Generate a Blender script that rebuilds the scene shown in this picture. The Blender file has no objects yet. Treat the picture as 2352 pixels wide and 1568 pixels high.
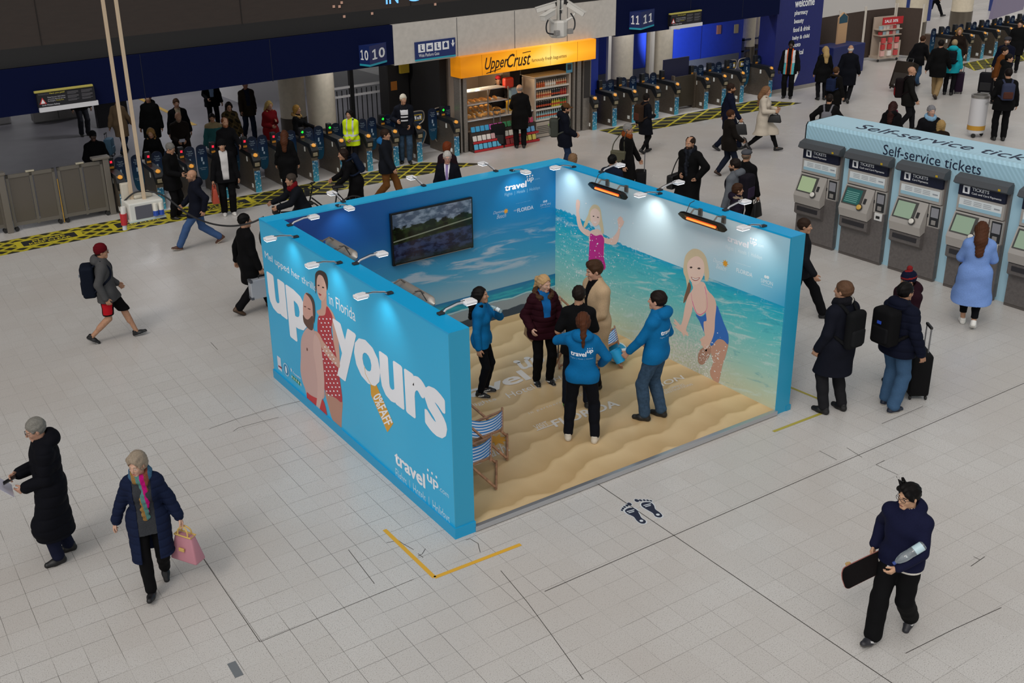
import bpy, bmesh, math, random, time
import numpy as np
from mathutils import Vector, Matrix
from mathutils.bvhtree import BVHTree
from mathutils.geometry import delaunay_2d_cdt
SC = bpy.context.scene
COL = SC.collection
# ---------------------------------------------------------------- camera, sky, light, exposure
IW, IH = 2352, 1568
CF, CP, CY, CR = 2425.5163, 0.376016, 0.519735, -0.045133
CC = np.array([-5.30398, -8.69735, 6.96661])
U0, V0 = -210.8055, -97.6019
def cam_axes():
    cy, sy, cp, sp = math.cos(CY), math.sin(CY), math.cos(CP), math.sin(CP)
    f = np.array([sy*cp, cy*cp, -sp]); rt = np.array([cy, -sy, 0.0]); up = np.cross(rt, f)
    c, s = math.cos(CR), math.sin(CR)
    return np.array([c*rt+s*up, -s*rt+c*up, f])
CA = cam_axes()
cd = bpy.data.cameras.new('camera'); cam = bpy.data.objects.new('camera', cd); COL.objects.link(cam)
cd.sensor_width = 36; cd.sensor_fit = 'HORIZONTAL'; cd.lens = CF/IW*36
cd.shift_x = -U0/IW; cd.shift_y = V0/IW; cd.clip_end = 300
cam.matrix_world = Matrix(((CA[0][0], CA[1][0], -CA[2][0], CC[0]), (CA[0][1], CA[1][1], -CA[2][1], CC[1]), (CA[0][2], CA[1][2], -CA[2][2], CC[2]), (0, 0, 0, 1)))
SC.camera = cam
vs = SC.view_settings; vs.view_transform = 'Standard'; vs.look = 'None'; vs.exposure = 0.0; vs.gamma = 1.0; vs.use_curve_mapping = False
W = bpy.data.worlds.new('station daylight'); SC.world = W; W.use_nodes = True
nt = W.node_tree; bg = nt.nodes['Background']
tc = nt.nodes.new('ShaderNodeTexCoord'); sep = nt.nodes.new('ShaderNodeSeparateXYZ'); cr = nt.nodes.new('ShaderNodeValToRGB')
nt.links.new(tc.outputs['Generated'], sep.inputs[0]); nt.links.new(sep.outputs['Z'], cr.inputs[0])
# the glazed side of the concourse behind the mezzanine is the bright side
dt = nt.nodes.new('ShaderNodeVectorMath'); dt.operation = 'DOT_PRODUCT'; dt.inputs[1].default_value = (-.85, -.5, .15); nt.links.new(tc.outputs['Generated'], dt.inputs[0])
mr = nt.nodes.new('ShaderNodeMapRange'); mr.interpolation_type = 'SMOOTHSTEP'; mr.inputs[1].default_value = -.1; mr.inputs[2].default_value = .9; mr.inputs[3].default_value = .62; mr.inputs[4].default_value = 2.1; nt.links.new(dt.outputs['Value'], mr.inputs[0])
vm = nt.nodes.new('ShaderNodeVectorMath'); vm.operation = 'SCALE'; nt.links.new(cr.outputs[0], vm.inputs[0]); nt.links.new(mr.outputs[0], vm.inputs['Scale']); nt.links.new(vm.outputs[0], bg.inputs[0])
cr.color_ramp.elements[0].position = 0.0; cr.color_ramp.elements[0].color = (.36, .36, .37, 1)
cr.color_ramp.elements[1].position = 0.75; cr.color_ramp.elements[1].color = (1.0, .98, .96, 1)
e = cr.color_ramp.elements.new(0.3); e.color = (.62, .62, .62, 1)
bg.inputs[1].default_value = 0.74
sd = bpy.data.lights.new('low sun through the roof', 'SUN'); sd.energy = 0.6; sd.angle = math.radians(14); sd.color = (1, .9, .8)
so = bpy.data.objects.new('low sun through the roof', sd); COL.objects.link(so)
so.rotation_euler = Vector((.6, .35, -.7)).to_track_quat('-Z', 'Y').to_euler()
# ---------------------------------------------------------------- pixel to place
def ray(p): return CA.T @ np.array([(p[0]-IW/2-U0)/CF, -(p[1]-IH/2-V0)/CF, 1.0])
def FL(x, y, z=0.0): d = ray((x, y)); return CC+(z-CC[2])/d[2]*d
def WX(x, y, X): d = ray((x, y)); return CC+(X-CC[0])/d[0]*d
def WY(x, y, Y): d = ray((x, y)); return CC+(Y-CC[1])/d[1]*d
# ---------------------------------------------------------------- materials
def lin(h):
    h = h.lstrip('#'); c = [int(h[i:i+2], 16)/255 for i in (0, 2, 4)]
    return tuple(v/12.92 if v <= .04045 else ((v+.055)/1.055)**2.4 for v in c)
MC = {}
def M(h, rough=.6, metal=0.0, emit=0.0, tex=None, spec=.5, alpha=1.0, trans=0.0):
    key = (h, rough, metal, emit, tex, spec, alpha, trans)
    if key in MC: return MC[key]
    m = bpy.data.materials.new('m_%s_%d' % (h.lstrip('#'), len(MC))); m.use_nodes = True
    n = m.node_tree; b = n.nodes['Principled BSDF']; c = lin(h)
    b.inputs['Roughness'].default_value = rough; b.inputs['Metallic'].default_value = metal
    if tex in ('cloth', 'knit', 'denim', 'hair') and spec == .5: spec = .12
    b.inputs['Specular IOR Level'].default_value = spec; b.inputs['Alpha'].default_value = alpha
    b.inputs['Transmission Weight'].default_value = trans
    b.inputs['Base Color'].default_value = c+(1,)
    if emit: b.inputs['Emission Color'].default_value = c+(1,); b.inputs['Emission Strength'].default_value = emit
    if tex:                                   # woven / speckled variation in the stuff's own colour and a fine bump
        sc, amt, bump = {'cloth': (90, .10, .2), 'knit': (140, .25, .4), 'hair': (90, .18, .5), 'skin': (35, .12, .08), 'paint': (9, .06, .03), 'metal': (25, .12, .04), 'denim': (22, .22, .2), 'wood': (14, .4, .1)}[tex]
        g = n.nodes.new('ShaderNodeTexCoord'); t = n.nodes.new('ShaderNodeTexNoise'); t.inputs['Scale'].default_value = sc; t.inputs['Detail'].default_value = 3
        n.links.new(g.outputs['Object'], t.inputs['Vector'])
        r = n.nodes.new('ShaderNodeMapRange'); r.inputs[1].default_value = .3; r.inputs[2].default_value = .7; r.inputs[3].default_value = 1-amt; r.inputs[4].default_value = 1+amt
        n.links.new(t.outputs['Fac'], r.inputs[0])
        mx = n.nodes.new('ShaderNodeMix'); mx.data_type = 'RGBA'; mx.blend_type = 'MULTIPLY'; mx.inputs[0].default_value = 1; mx.inputs[6].default_value = c+(1,)
        n.links.new(r.outputs[0], mx.inputs[7]); n.links.new(mx.outputs[2], b.inputs['Base Color'])
        bp = n.nodes.new('ShaderNodeBump'); bp.inputs['Strength'].default_value = bump; bp.inputs['Distance'].default_value = .004
        n.links.new(t.outputs['Fac'], bp.inputs['Height']); n.links.new(bp.outputs[0], b.inputs['Normal'])
    MC[key] = m; return m
# ---------------------------------------------------------------- objects
def tag(o, label=None, cat=None, group=None, kind=None):
    if label: o['label'] = label
    if cat: o['category'] = cat
    if group: o['group'] = group
    if kind: o['kind'] = kind
    return o
def empty(name, loc=(0, 0, 0), rz=0.0, label=None, cat=None, group=None):
    o = bpy.data.objects.new(name, None); COL.objects.link(o); o.location = loc; o.rotation_euler = (0, 0, rz); o.empty_display_size = .1
    return tag(o, label, cat, group)
def link(name, me, mats, parent=None, smooth=False):
    for m in (mats if isinstance(mats, (list, tuple)) else [mats]): me.materials.append(m)
    if smooth: me.polygons.foreach_set('use_smooth', [True]*len(me.polygons))
    o = bpy.data.objects.new(name, me); COL.objects.link(o)
    if parent is not None: o.parent = parent
    return o
class B:
    "collects boxes, tubes, prisms and lathes into one mesh"
    def __init__(s): s.v = []; s.f = []; s.m = []; s.mi = 0
    def add(s, vs_, fs):
        n = len(s.v); s.v += [tuple(v) for v in vs_]; s.f += [tuple(i+n for i in f) for f in fs]; s.m += [s.mi]*len(fs); return s
    def mat(s, i): s.mi = i; return s
    def box(s, x0, x1, y0, y1, z0, z1, bev=0.0):
        if x0 > x1: x0, x1 = x1, x0
        if y0 > y1: y0, y1 = y1, y0
        if z0 > z1: z0, z1 = z1, z0
        if bev <= 0:
            return s.add([(x0, y0, z0), (x1, y0, z0), (x1, y1, z0), (x0, y1, z0), (x0, y0, z1), (x1, y0, z1), (x1, y1, z1), (x0, y1, z1)],
                         [(0, 3, 2, 1), (4, 5, 6, 7), (0, 1, 5, 4), (1, 2, 6, 5), (2, 3, 7, 6), (3, 0, 4, 7)])
        b = bmesh.new(); bmesh.ops.create_cube(b, size=1)
        for v in b.verts: v.co = Vector(((x0+x1)/2+v.co.x*(x1-x0), (y0+y1)/2+v.co.y*(y1-y0), (z0+z1)/2+v.co.z*(z1-z0)))
        bmesh.ops.bevel(b, geom=list(b.edges), offset=min(bev, .49*min(x1-x0, y1-y0, z1-z0)), segments=2, profile=.5, affect='EDGES')
        b.verts.index_update(); s.add([v.co[:] for v in b.verts], [[v.index for v in f.verts] for f in b.faces]); b.free(); return s
    def tube(s, pts, r, n=8, caps=True):
        P = [Vector(p) for p in pts]; R = r if isinstance(r, (list, tuple)) else [r]*len(P); vs_ = []; fs = []
        prev = None
        for i, p in enumerate(P):
            d = (P[min(i+1, len(P)-1)]-P[max(i-1, 0)]).normalized()
            if prev is None: a = d.orthogonal().normalized()
            else:
                a = prev-d*prev.dot(d); a = a.normalized() if a.length > 1e-6 else d.orthogonal().normalized()
            prev = a; b = d.cross(a)
            for k in range(n): t = 2*math.pi*k/n; vs_.append(p+(a*math.cos(t)+b*math.sin(t))*R[i])
        for i in range(len(P)-1):
            for k in range(n): fs.append((i*n+k, i*n+(k+1) % n, (i+1)*n+(k+1) % n, (i+1)*n+k))
        if caps: fs += [tuple(range(n))[::-1], tuple((len(P)-1)*n+k for k in range(n))]
        return s.add(vs_, fs)
    def lathe(s, prof, c=(0, 0, 0), n=24):
        vs_ = []; fs = []
        for r, z in prof:
            for k in range(n): t = 2*math.pi*k/n; vs_.append((c[0]+r*math.cos(t), c[1]+r*math.sin(t), c[2]+z))
        for i in range(len(prof)-1):
            for k in range(n): fs.append((i*n+k, i*n+(k+1) % n, (i+1)*n+(k+1) % n, (i+1)*n+k))
        fs += [tuple(range(n))[::-1], tuple((len(prof)-1)*n+k for k in range(n))]
        return s.add(vs_, fs)
    def prism(s, poly, d):
        "closed polygon of 3D points extruded by vector d"
        n = len(poly); P = [Vector(p) for p in poly]; d = Vector(d)
        return s.add(P+[p+d for p in P], [tuple(range(n))[::-1], tuple(range(n, 2*n))]+[(i, (i+1) % n, n+(i+1) % n, n+i) for i in range(n)])
    def xf(s, mx):
        s.v = [tuple(mx @ Vector(v)) for v in s.v]; return s
    def build(s, name, mats, parent=None, smooth=False, rec=True):
        me = bpy.data.meshes.new(name); me.from_pydata(s.v, [], s.f); me.polygons.foreach_set('material_index', s.m)
        if rec:
            b = bmesh.new(); b.from_mesh(me); bmesh.ops.recalc_face_normals(b, faces=b.faces); b.to_mesh(me); b.free()
        o = link(name, me, mats, parent)
        if smooth:
            me.polygons.foreach_set('use_smooth', [True]*len(me.polygons))
            try: me.set_sharp_from_angle(angle=math.radians(35))
            except Exception: pass
        return o
def copy_tree(o, parent=None):
    c = o.copy(); COL.objects.link(c); c.parent = parent
    for ch in list(o.children): copy_tree(ch, c)
    return c
def text_mesh(body, bold=0.0, slant=0.0, spacing=1.0, fat=0.0):
    if bold >= .03: fat, bold = bold*.8, .004
    cu = bpy.data.curves.new('t', 'FONT'); cu.body = body; cu.offset = bold; cu.shear = slant; cu.space_character = spacing; cu.resolution_u = 3
    o = bpy.data.objects.new('t', cu); COL.objects.link(o)
    dg = bpy.context.evaluated_depsgraph_get(); me = bpy.data.meshes.new_from_object(o.evaluated_get(dg))
    bpy.data.objects.remove(o); bpy.data.curves.remove(cu); me.materials.clear()
    if fat:                                   # heavy poster lettering: the outline widened sideways
        b = bmesh.new(); b.from_mesh(me); n0 = list(b.verts); lay = .0004
        for dx, dy in [(fat*math.cos(q), fat*.7*math.sin(q)) for q in np.linspace(0, 6.283, 14)[:-1]]:
            r = bmesh.ops.duplicate(b, geom=n0+list({f for v in n0 for f in v.link_faces}))
            for v in r['geom']:
                if isinstance(v, bmesh.types.BMVert): v.co.x += dx; v.co.y += dy; v.co.z = lay
            lay += .00012
        b.to_mesh(me); b.free()
    n = len(me.vertices); a = np.empty(n*3, np.float32); me.vertices.foreach_get('co', a)
    return me, a.reshape(-1, 3)
def lay_text(name, body, o, u, v, w, h, m, parent, bold=0.0, slant=0.0, spacing=1.0, fat=0.0):
    "text whose own bounding box fills w by h from corner o along u and v"
    me, a = text_mesh(body, bold, slant, spacing, fat)
    lo, hi = a.min(0), a.max(0); o, u, v = np.array(o, float), np.array(u, float), np.array(v, float)
    s = (a-lo)/np.maximum(hi-lo, 1e-6)
    p = o+np.outer(s[:, 0]*w, u)+np.outer(s[:, 1]*h, v)+np.outer(a[:, 2], np.cross(u, v))
    me.vertices.foreach_set('co', p.astype(np.float32).ravel()); me.update()
    return link(name, me, m, parent)
def px_text(name, body, plane, val, Lp, Rp, Tp, Bp, m, parent, off=.0015, **k):
    "text printed on a wall or floor plane: extreme left, right, top and bottom points as seen in the photograph"
    g = {'x': WX, 'y': WY, 'z': FL}[plane]; P = [g(*p, val) for p in (Lp, Rp, Tp, Bp)]
    if plane == 'x': a, u, v, nrm = 1, (0, -1, 0), (0, 0, 1), (-1, 0, 0); o = (val-off, P[0][1], P[3][2]); w = P[0][1]-P[1][1]; h = P[2][2]-P[3][2]
    elif plane == 'y': u, v = (1, 0, 0), (0, 0, 1); o = (P[0][0], val-off, P[3][2]); w = P[1][0]-P[0][0]; h = P[2][2]-P[3][2]
    else: u, v = (1, 0, 0), (0, 1, 0); o = (P[0][0], P[3][1], val+off); w = P[1][0]-P[0][0]; h = P[2][1]-P[3][1]
    return lay_text(name, body, o, u, v, w, h, m, parent, **k)
def smooth_poly(pts, n=4, closed=True):
    P = [np.array(p, float) for p in pts]; N = len(P); out = []
    for i in range(N if closed else N-1):
        p0, p1, p2, p3 = (P[(i-1) % N], P[i], P[(i+1) % N], P[(i+2) % N]) if closed else (P[max(i-1, 0)], P[i], P[i+1], P[min(i+2, N-1)])
        for j in range(n):
            t = j/n; out.append(.5*((2*p1)+(-p0+p2)*t+(2*p0-5*p1+4*p2-p3)*t*t+(-p0+3*p1-3*p2+p3)*t**3))
    if not closed: out.append(P[-1])
    return out
LAY = [0.0]                               # every printed shape lies a hair above the one before
def px_poly(bld, pts, plane, val, off, n=4):
    g = {'x': WX, 'y': WY, 'z': FL}[plane]; d = {'x': (-1, 0, 0), 'y': (0, -1, 0), 'z': (0, 0, 1)}[plane]
    Q = smooth_poly(pts, n) if n > 1 else pts
    LAY[0] = (LAY[0]+.00002) % .0012
    P = [g(q[0], q[1], val)+np.array(d)*(off*.2+LAY[0]) for q in Q]
    i, j, k = {'x': (1, 2, 0), 'y': (0, 2, 1), 'z': (0, 1, 2)}[plane]
    r = delaunay_2d_cdt([Vector((p[i], p[j])) for p in P], [], [list(range(len(P)))], 1, 1e-6); V = []
    for v in r[0]: w = [0, 0, 0]; w[i] = v.x; w[j] = v.y; w[k] = P[0][k]; V.append(w)
    return bld.add(V, [tuple(f) for f in r[2]])
# ---------------------------------------------------------------- people: bodies and clothes grown from distance fields
def _n(a): a = np.asarray(a, float); return a/max(np.linalg.norm(a), 1e-9)
def rc(a, b, ra, rb, k=.03, ax=None, sq=1.0):
    "round limb from a to b with radii ra, rb; ax, sq flatten it along one direction"
    a = np.asarray(a, np.float32); b = np.asarray(b, np.float32); ba = b-a; L2 = max(float(ba @ ba), 1e-9); A = None if ax is None else _n(ax).astype(np.float32)
    def f(P):
        v = P-a; h = np.clip((v @ ba)/L2, 0, 1); v = v-h[..., None]*ba
        if A is not None: v = v+(v @ A)[..., None]*A*(1/sq-1)
        d = np.sqrt((v*v).sum(-1))-(ra+(rb-ra)*h)
        return d*sq if A is not None and sq < 1 else d
    return (f, (a+b)/2, float(np.linalg.norm(ba))/2+max(ra, rb)*max(1, sq), k)
def el(c, rad, R=None, k=.02):
    c = np.asarray(c, np.float32); r = np.asarray(rad, np.float32); R = None if R is None else np.asarray(R, np.float32)
    def f(P):
        q = P-c
        if R is not None: q = q @ R
        q = q/r; k0 = np.sqrt((q*q).sum(-1)); q = q/r; k1 = np.sqrt((q*q).sum(-1))
        return k0*(k0-1)/np.maximum(k1, 1e-6)
    return (f, c, float(r.max()), k)
def rbox(c, hs, r, R=None, k=.01):
    c = np.asarray(c, np.float32); hs = np.asarray(hs, np.float32)-r; R = None if R is None else np.asarray(R, np.float32)
    def f(P):
        q = P-c
        if R is not None: q = q @ R
        q = np.abs(q)-hs
        return np.sqrt((np.maximum(q, 0)**2).sum(-1))+np.minimum(q.max(-1), 0)-r
    return (f, c, float(np.linalg.norm(hs))+r, k)
def smin(a, b, k):
    h = np.maximum(k-np.abs(a-b), 0)/k; return np.minimum(a, b)-h*h*k*.25
_off = [(i, j, k) for i in (0, 1) for j in (0, 1) for k in (0, 1)]
def sdf_mesh(name, prims, res, post=None, BK=6):
    lo = np.min([c-r for _, c, r, _ in prims], 0)-.03; hi = np.max([c+r for _, c, r, _ in prims], 0)+.03
    nb = np.ceil((hi-lo)/(res*BK)).astype(int)+1
    gi = np.stack(np.meshgrid(*[np.arange(n) for n in nb], indexing='ij'), -1).reshape(-1, 3)
    cen = (lo+(gi*BK+(BK-1)/2)*res).astype(np.float32); rad = res*BK*.87
    D = np.stack([p[0](cen) for p in prims]); dm = D.min(0)
    tot = np.full(len(cen), 9., np.float32)
    for i, p in enumerate(prims): tot = smin(tot, D[i], p[3])
    if post is not None: tot = post(tot, cen)
    keep = np.abs(tot) < rad*1.25+.022
    V = np.where(tot < 0, -1., 1.).astype(np.float32)
    V = np.repeat(V[:, None], BK**3, 1)
    kb = np.nonzero(keep)[0]
    loc = np.stack(np.meshgrid(*[np.arange(BK)]*3, indexing='ij'), -1).reshape(-1, 3)
    P = ((lo+gi[kb][:, None, :]*BK*res)+loc[None]*res).astype(np.float32)
    acc = np.full(P.shape[:2], 9., np.float32)
    for i, p in enumerate(prims):
        s = np.nonzero(D[i][kb] < dm[kb]+2.2*rad+p[3]+.02)[0]
        if len(s): acc[s] = smin(acc[s], p[0](P[s]), p[3])
    if post is not None: acc = post(acc, P)
    V[kb] = acc
    N = nb*BK
    V = V.reshape(nb[0], nb[1], nb[2], BK, BK, BK).transpose(0, 3, 1, 4, 2, 5).reshape(N)
    V[0] = 1; V[-1] = 1; V[:, 0] = 1; V[:, -1] = 1; V[:, :, 0] = 1; V[:, :, -1] = 1
    S = (V < 0).view(np.int8)
    c = sum(S[i:N[0]-1+i, j:N[1]-1+j, k:N[2]-1+k] for i, j, k in _off)
    act = (c > 0) & (c < 8); idx = np.argwhere(act)
    ids = np.full(act.shape, -1, np.int32); ids[act] = np.arange(len(idx))
    cv = np.stack([V[idx[:, 0]+i, idx[:, 1]+j, idx[:, 2]+k] for i, j, k in _off], 1)
    ps = np.zeros((len(idx), 3), np.float32); ct = np.zeros(len(idx), np.float32)
    for a in range(8):
        for ax in range(3):
            if _off[a][ax]: continue
            o2 = list(_off[a]); o2[ax] = 1; b = _off.index(tuple(o2))
            m = (cv[:, a] < 0) != (cv[:, b] < 0); t = cv[m, a]/(cv[m, a]-cv[m, b])
            q = np.tile(np.array(_off[a], np.float32), (len(t), 1)); q[:, ax] += t
            ps[m] += q; ct[m] += 1
    vt = lo+(idx+ps/ct[:, None])*res
    Q = []
    for ax in range(3):
        s0 = [slice(1, -1)]*3; s1 = [slice(1, -1)]*3; s0[ax] = slice(0, -1); s1[ax] = slice(1, None)
        A0 = S[tuple(s0)]; A1 = S[tuple(s1)]; e = np.argwhere(A0 != A1)
        if not len(e): continue
        fl = A0[e[:, 0], e[:, 1], e[:, 2]] == 1
        b = e.copy(); u, w = (ax+1) % 3, (ax+2) % 3
        b[:, u] += 1; b[:, w] += 1
        def g(du, dw):
            z = b.copy(); z[:, u] += du; z[:, w] += dw; return ids[z[:, 0], z[:, 1], z[:, 2]]
        q = np.stack([g(-1, -1), g(0, -1), g(0, 0), g(-1, 0)], 1)
        q[~fl] = q[~fl][:, ::-1]; Q.append(q)
    Q = np.concatenate(Q); Q = Q[(Q >= 0).all(1)]
    return vt.astype(np.float32), Q.astype(np.int32)
def np_mesh(name, vt, Q, mi=None):
    me = bpy.data.meshes.new(name); me.vertices.add(len(vt)); me.vertices.foreach_set('co', vt.ravel())
    me.loops.add(Q.size); me.loops.foreach_set('vertex_index', Q.ravel())
    me.polygons.add(len(Q)); me.polygons.foreach_set('loop_start', np.arange(len(Q), dtype=np.int32)*4)
    try: me.polygons.foreach_set('loop_total', np.full(len(Q), 4, np.int32))
    except Exception: pass
    me.polygons.foreach_set('use_smooth', np.ones(len(Q), bool))
    if mi is not None: me.polygons.foreach_set('material_index', mi.astype(np.int32))
    me.update(calc_edges=True); return me
def grow(name, prims, res, mats, parent=None, post=None, region=None, mx=None):
    vt, Q = sdf_mesh(name, prims, res, post)
    mi = region(vt[Q].mean(1)) if region is not None else None
    if mx is not None: vt = (vt @ np.array(mx)[:3, :3].T+np.array(mx)[:3, 3]).astype(np.float32)
    return link(name, np_mesh(name, vt, Q, mi), mats, parent)
def ik(a, t, l1, l2, pole):
    a = np.asarray(a, float); t = np.asarray(t, float); d = t-a; L = np.linalg.norm(d); Lm = (l1+l2)*.995
    if L > Lm: t = a+d*Lm/L; d = t-a; L = Lm
    u = d/L; x = (l1*l1-l2*l2+L*L)/(2*L); h = math.sqrt(max(l1*l1-x*x, 0)); p = np.asarray(pole, float); p = _n(p-u*(p @ u))
    return a+u*x+p*h, t
def rot(axis, ang): return np.array(Matrix.Rotation(ang, 3, Vector(axis)))
SKIN = '#b08468'
def person(label, x, y, h, face, walk=0.0, lead='L', feet=None, lean=0.0, side=0.0, head=(0, 0), LH=None, RH=None, fem=False, bulk=1.0, fat=0.0, res=.012,
           skin=SKIN, hair=('short', '#2a1d15'), top=None, shirt=None, pants=('#101014', .012), shoes=('#121212', '#222222'), scarf=None, hat=None, glasses=None,
           beard=None, curl=.6, z0=0.0, twist=0.0, socks=None, fur=None, drop=0.0):
    """face: compass angle of the direction faced (degrees from +x).  Local frame: +x forward, +y the person's left, z up, for a 1.75 m figure."""
    s = h/1.75; X = np.array([1., 0, 0])
    J = {}
    # feet
    if feet is None:
        if walk:
            f, r = (walk*.55, .06, 0, -.22), (-walk*.55, .07, 0, .55)
            feet = (f, r) if lead == 'L' else (r, f)
        else: feet = ((.02, .10, 0, 0), (-.01, .10, 0, 0))
    ank = []; fr = []
    for i, (fx, fy, lift, pit) in enumerate(feet):
        sg = 1 if i == 0 else -1; R = rot((0, 1, 0), pit) @ np.eye(3); out = rot((0, 0, 1), sg*.12); R = out @ R
        piv = np.array([fx, sg*fy, lift])+(out @ np.array([.13 if pit > 0 else -.05, 0, 0]))
        a = piv+R @ np.array([(-.13 if pit > 0 else .05), 0, .085]); ank.append(a); fr.append((R, a))
    hz = .93-drop
    hipw = .092 if not fem else .095
    for i in (0, 1):
        while np.linalg.norm(np.array([0, (hipw if i == 0 else -hipw), hz])-ank[i]) > .868 and hz > .3: hz -= .004
    up = rot((0, 1, 0), lean) @ np.array([0, 0, 1.]); up = rot((1, 0, 0), side) @ up
    fw = rot((1, 0, 0), side) @ rot((0, 1, 0), lean) @ X; lf = np.cross(up, fw)
    Tz = rot(up, twist); fwt = Tz @ fw; lft = Tz @ lf
    pel = np.array([0, 0, hz+.02]); N = pel+up*.535; waist = pel+up*.16; chest = pel+up*.37
    sw = (.164 if not fem else .142)*bulk
    knees = []
    for i in (0, 1):
        sg = 1 if i == 0 else -1
        hip = np.array([0, sg*hipw, hz]); kn, _ = ik(hip, ank[i], .44, .43, (1, sg*.12, .05)); knees.append((hip, kn))
    sh = [N-up*.085+lft*sw, N-up*.085-lft*sw]
    arms = []
    for i, T in ((0, LH), (1, RH)):
        sg = 1 if i == 0 else -1
        if T is None:
            sw_ = 0.0
            if walk: sw_ = (-.16 if (lead == 'L') == (i == 0) else .2)*min(1, walk/.5)
            T = (.05+sw_, .27*bulk+.02, .85 if not sw_ else .87)
        t = np.array([T[0], sg*T[1], T[2]]); pole = np.array([-1, sg*.55, -.35]) if len(T) < 4 else np.array([T[3][0], sg*T[3][1], T[3][2]])
        elb, wr = ik(sh[i], t, .285, .25, pole); arms.append((sh[i], elb, wr))
    hy, hp = head
    Rh = rot((0, 0, 1), hy) @ rot((0, 1, 0), hp+lean*.35)
    neck = N+np.array([0, 0, .03])+fw*.015; Hc = N+up*.06+Rh @ np.array([.02, 0, .09])
    tr = lambda p: Hc+Rh @ np.array(p, float)
    k1 = .94 if fem else 1.0
    # ------------------------------------------------ body
    def torso(t, k=.05):
        w = bulk*k1
        return [rc(pel+lf*.045, pel-lf*.045, .115*(1.08 if fem else 1)+t, .115*(1.08 if fem else 1)+t, k, fw, .86),
                rc(pel+up*.02, waist, .135*w+t+fat*.5, .118*w+t+fat, k, fwt, .8), rc(waist, chest, .120*w+t+fat, .143*w+t+fat*.4, k, fwt, .76),
                rc(chest+lft*.04, chest-lft*.04, .115*w+t, .115*w+t, k, fwt, .86), rc(sh[0]-lft*.03, sh[1]+lft*.03, .058+t, .058+t, k), rc(chest+up*.05, N-up*.02, .1*w+t, .06+t, k, fwt, .8)] + \
               ([rc(chest-up*.03+fwt*.085+lft*.06, chest-up*.04+fwt*.085+lft*.06, .055+t, .055+t, .05), rc(chest-up*.03+fwt*.085-lft*.06, chest-up*.04+fwt*.085-lft*.06, .055+t, .055+t, .05)] if fem else []) + \
               ([el(waist+fw*.05*(1+fat*10), (.1+t+fat, .12+t+fat, .14+t), np.stack([fw, lf, up], 1), .06)] if fat > 0 else [])
    body = torso(0.0)
    for i in (0, 1):
        hip, kn = knees[i]; a = ank[i]
        body += [rc(hip, kn, .083, .054, .03), rc(kn, a, .05, .036, .03), rc(kn+(a-kn)*.15-X*.012, kn+(a-kn)*.5-X*.015, .048, .042, .04)]
        R, a = fr[i]; body += [rc(a+R @ (-.035, 0, -.045), a+R @ (.10, 0, -.058), .032, .026, .03)]
        S_, E_, Wr = arms[i]
        body += [rc(S_, E_, .05, .04, .03), rc(E_, Wr, .04, .027, .02)]
    # hands
    for i in (0, 1):
        S_, E_, Wr = arms[i]; d = _n(Wr-E_); sg = 1 if i == 0 else -1
        inn = _n(-sg*lf*1.0+X*.15); inn = _n(inn-d*(inn @ d)); wd = np.cross(d, inn)*(1 if i == 1 else -1)   # wd points to the thumb side
        if (wd @ (X*.8+np.array([0, 0, .6]))) < 0: wd = -wd
        J['hand'+'LR'[i]] = Wr+d*.09+inn*.02; J['hd'+'LR'[i]] = (d, inn, wd)
        kb = .008
        pc = Wr+d*.045
        for o_ in (-.026, -.009, .009, .026): body.append(rc(Wr+d*.012+wd*o_*.6, Wr+d*.085+wd*o_, .015, .0135, .016))
        for q_, (o_, ln) in enumerate(((.030, .062), (.010, .072), (-.010, .067), (-.030, .052))):
            p = Wr+d*.085+wd*o_; c_ = curl*(.55+.12*q_); dd = d
            for seg, fr_ in enumerate((.45, .32, .23)):
                ang = c_*(.9 if seg else .75); dd = _n(dd*math.cos(ang)+inn*math.sin(ang)-(_n(dd) @ inn)*0*dd) if seg == 0 else _n(dd*math.cos(ang)+_n(inn-dd*(inn @ dd))*math.sin(ang))
                e_ = p+dd*ln*fr_+wd*o_*.06; body.append(rc(p, e_, .0092-.0008*seg, .0086-.0008*seg, kb)); p = e_
        tp = Wr+d*.03+wd*.028+inn*.008; t1 = tp+d*.032+wd*.024+inn*.012; t2 = t1+_n(d*.8+wd*.12+inn*.5)*.036
        body += [rc(tp, t1, .0135, .0115, .014), rc(t1, t2, .011, .009, .006)]
    # head
    HR = Rh
    body += [rc(N-up*.02, tr((-.022, 0, -.055)), .058*k1, .052*k1, .03), el(tr((-.014, 0, .034)), (.097, .076, .088), HR, .02), el(tr((.022, 0, -.035)), (.07, .057, .082), HR, .03),
             rc(tr((.068, .012, -.098)), tr((.068, -.012, -.098)), .02, .02, .022), rc(tr((.085, 0, .012)), tr((.108, 0, -.026)), .009, .0125, .012), el(tr((.098, 0, -.03)), (.012, .017, .008), HR, .008),
             rc(tr((.079, .042, .026)), tr((.086, .012, .024)), .009, .009, .014), rc(tr((.079, -.042, .026)), tr((.086, -.012, .024)), .009, .009, .014),
             el(tr((.062, .036, -.022)), (.022, .02, .022), HR, .025), el(tr((.062, -.036, -.022)), (.022, .02, .022), HR, .025),
             rc(tr((.086, .017, -.064)), tr((.086, -.017, -.064)), .0075, .0075, .008), rc(tr((.084, .014, -.073)), tr((.084, -.014, -.073)), .0078, .0078, .006),
             el(tr((-.006, .077, -.004)), (.02, .009, .031), HR @ rot((0, 0, 1), .35), .008), el(tr((-.006, -.077, -.004)), (.02, .009, .031), HR @ rot((0, 0, 1), -.35), .008)]
    eyes = [el(tr((.079, sg*.033, .004)), (.013, .0145, .0105), HR)[0] for sg in (1, -1)]; sock = [el(tr((.097, sg*.034, .004)), (.017, .02, .013), HR)[0] for sg in (1, -1)]
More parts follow.
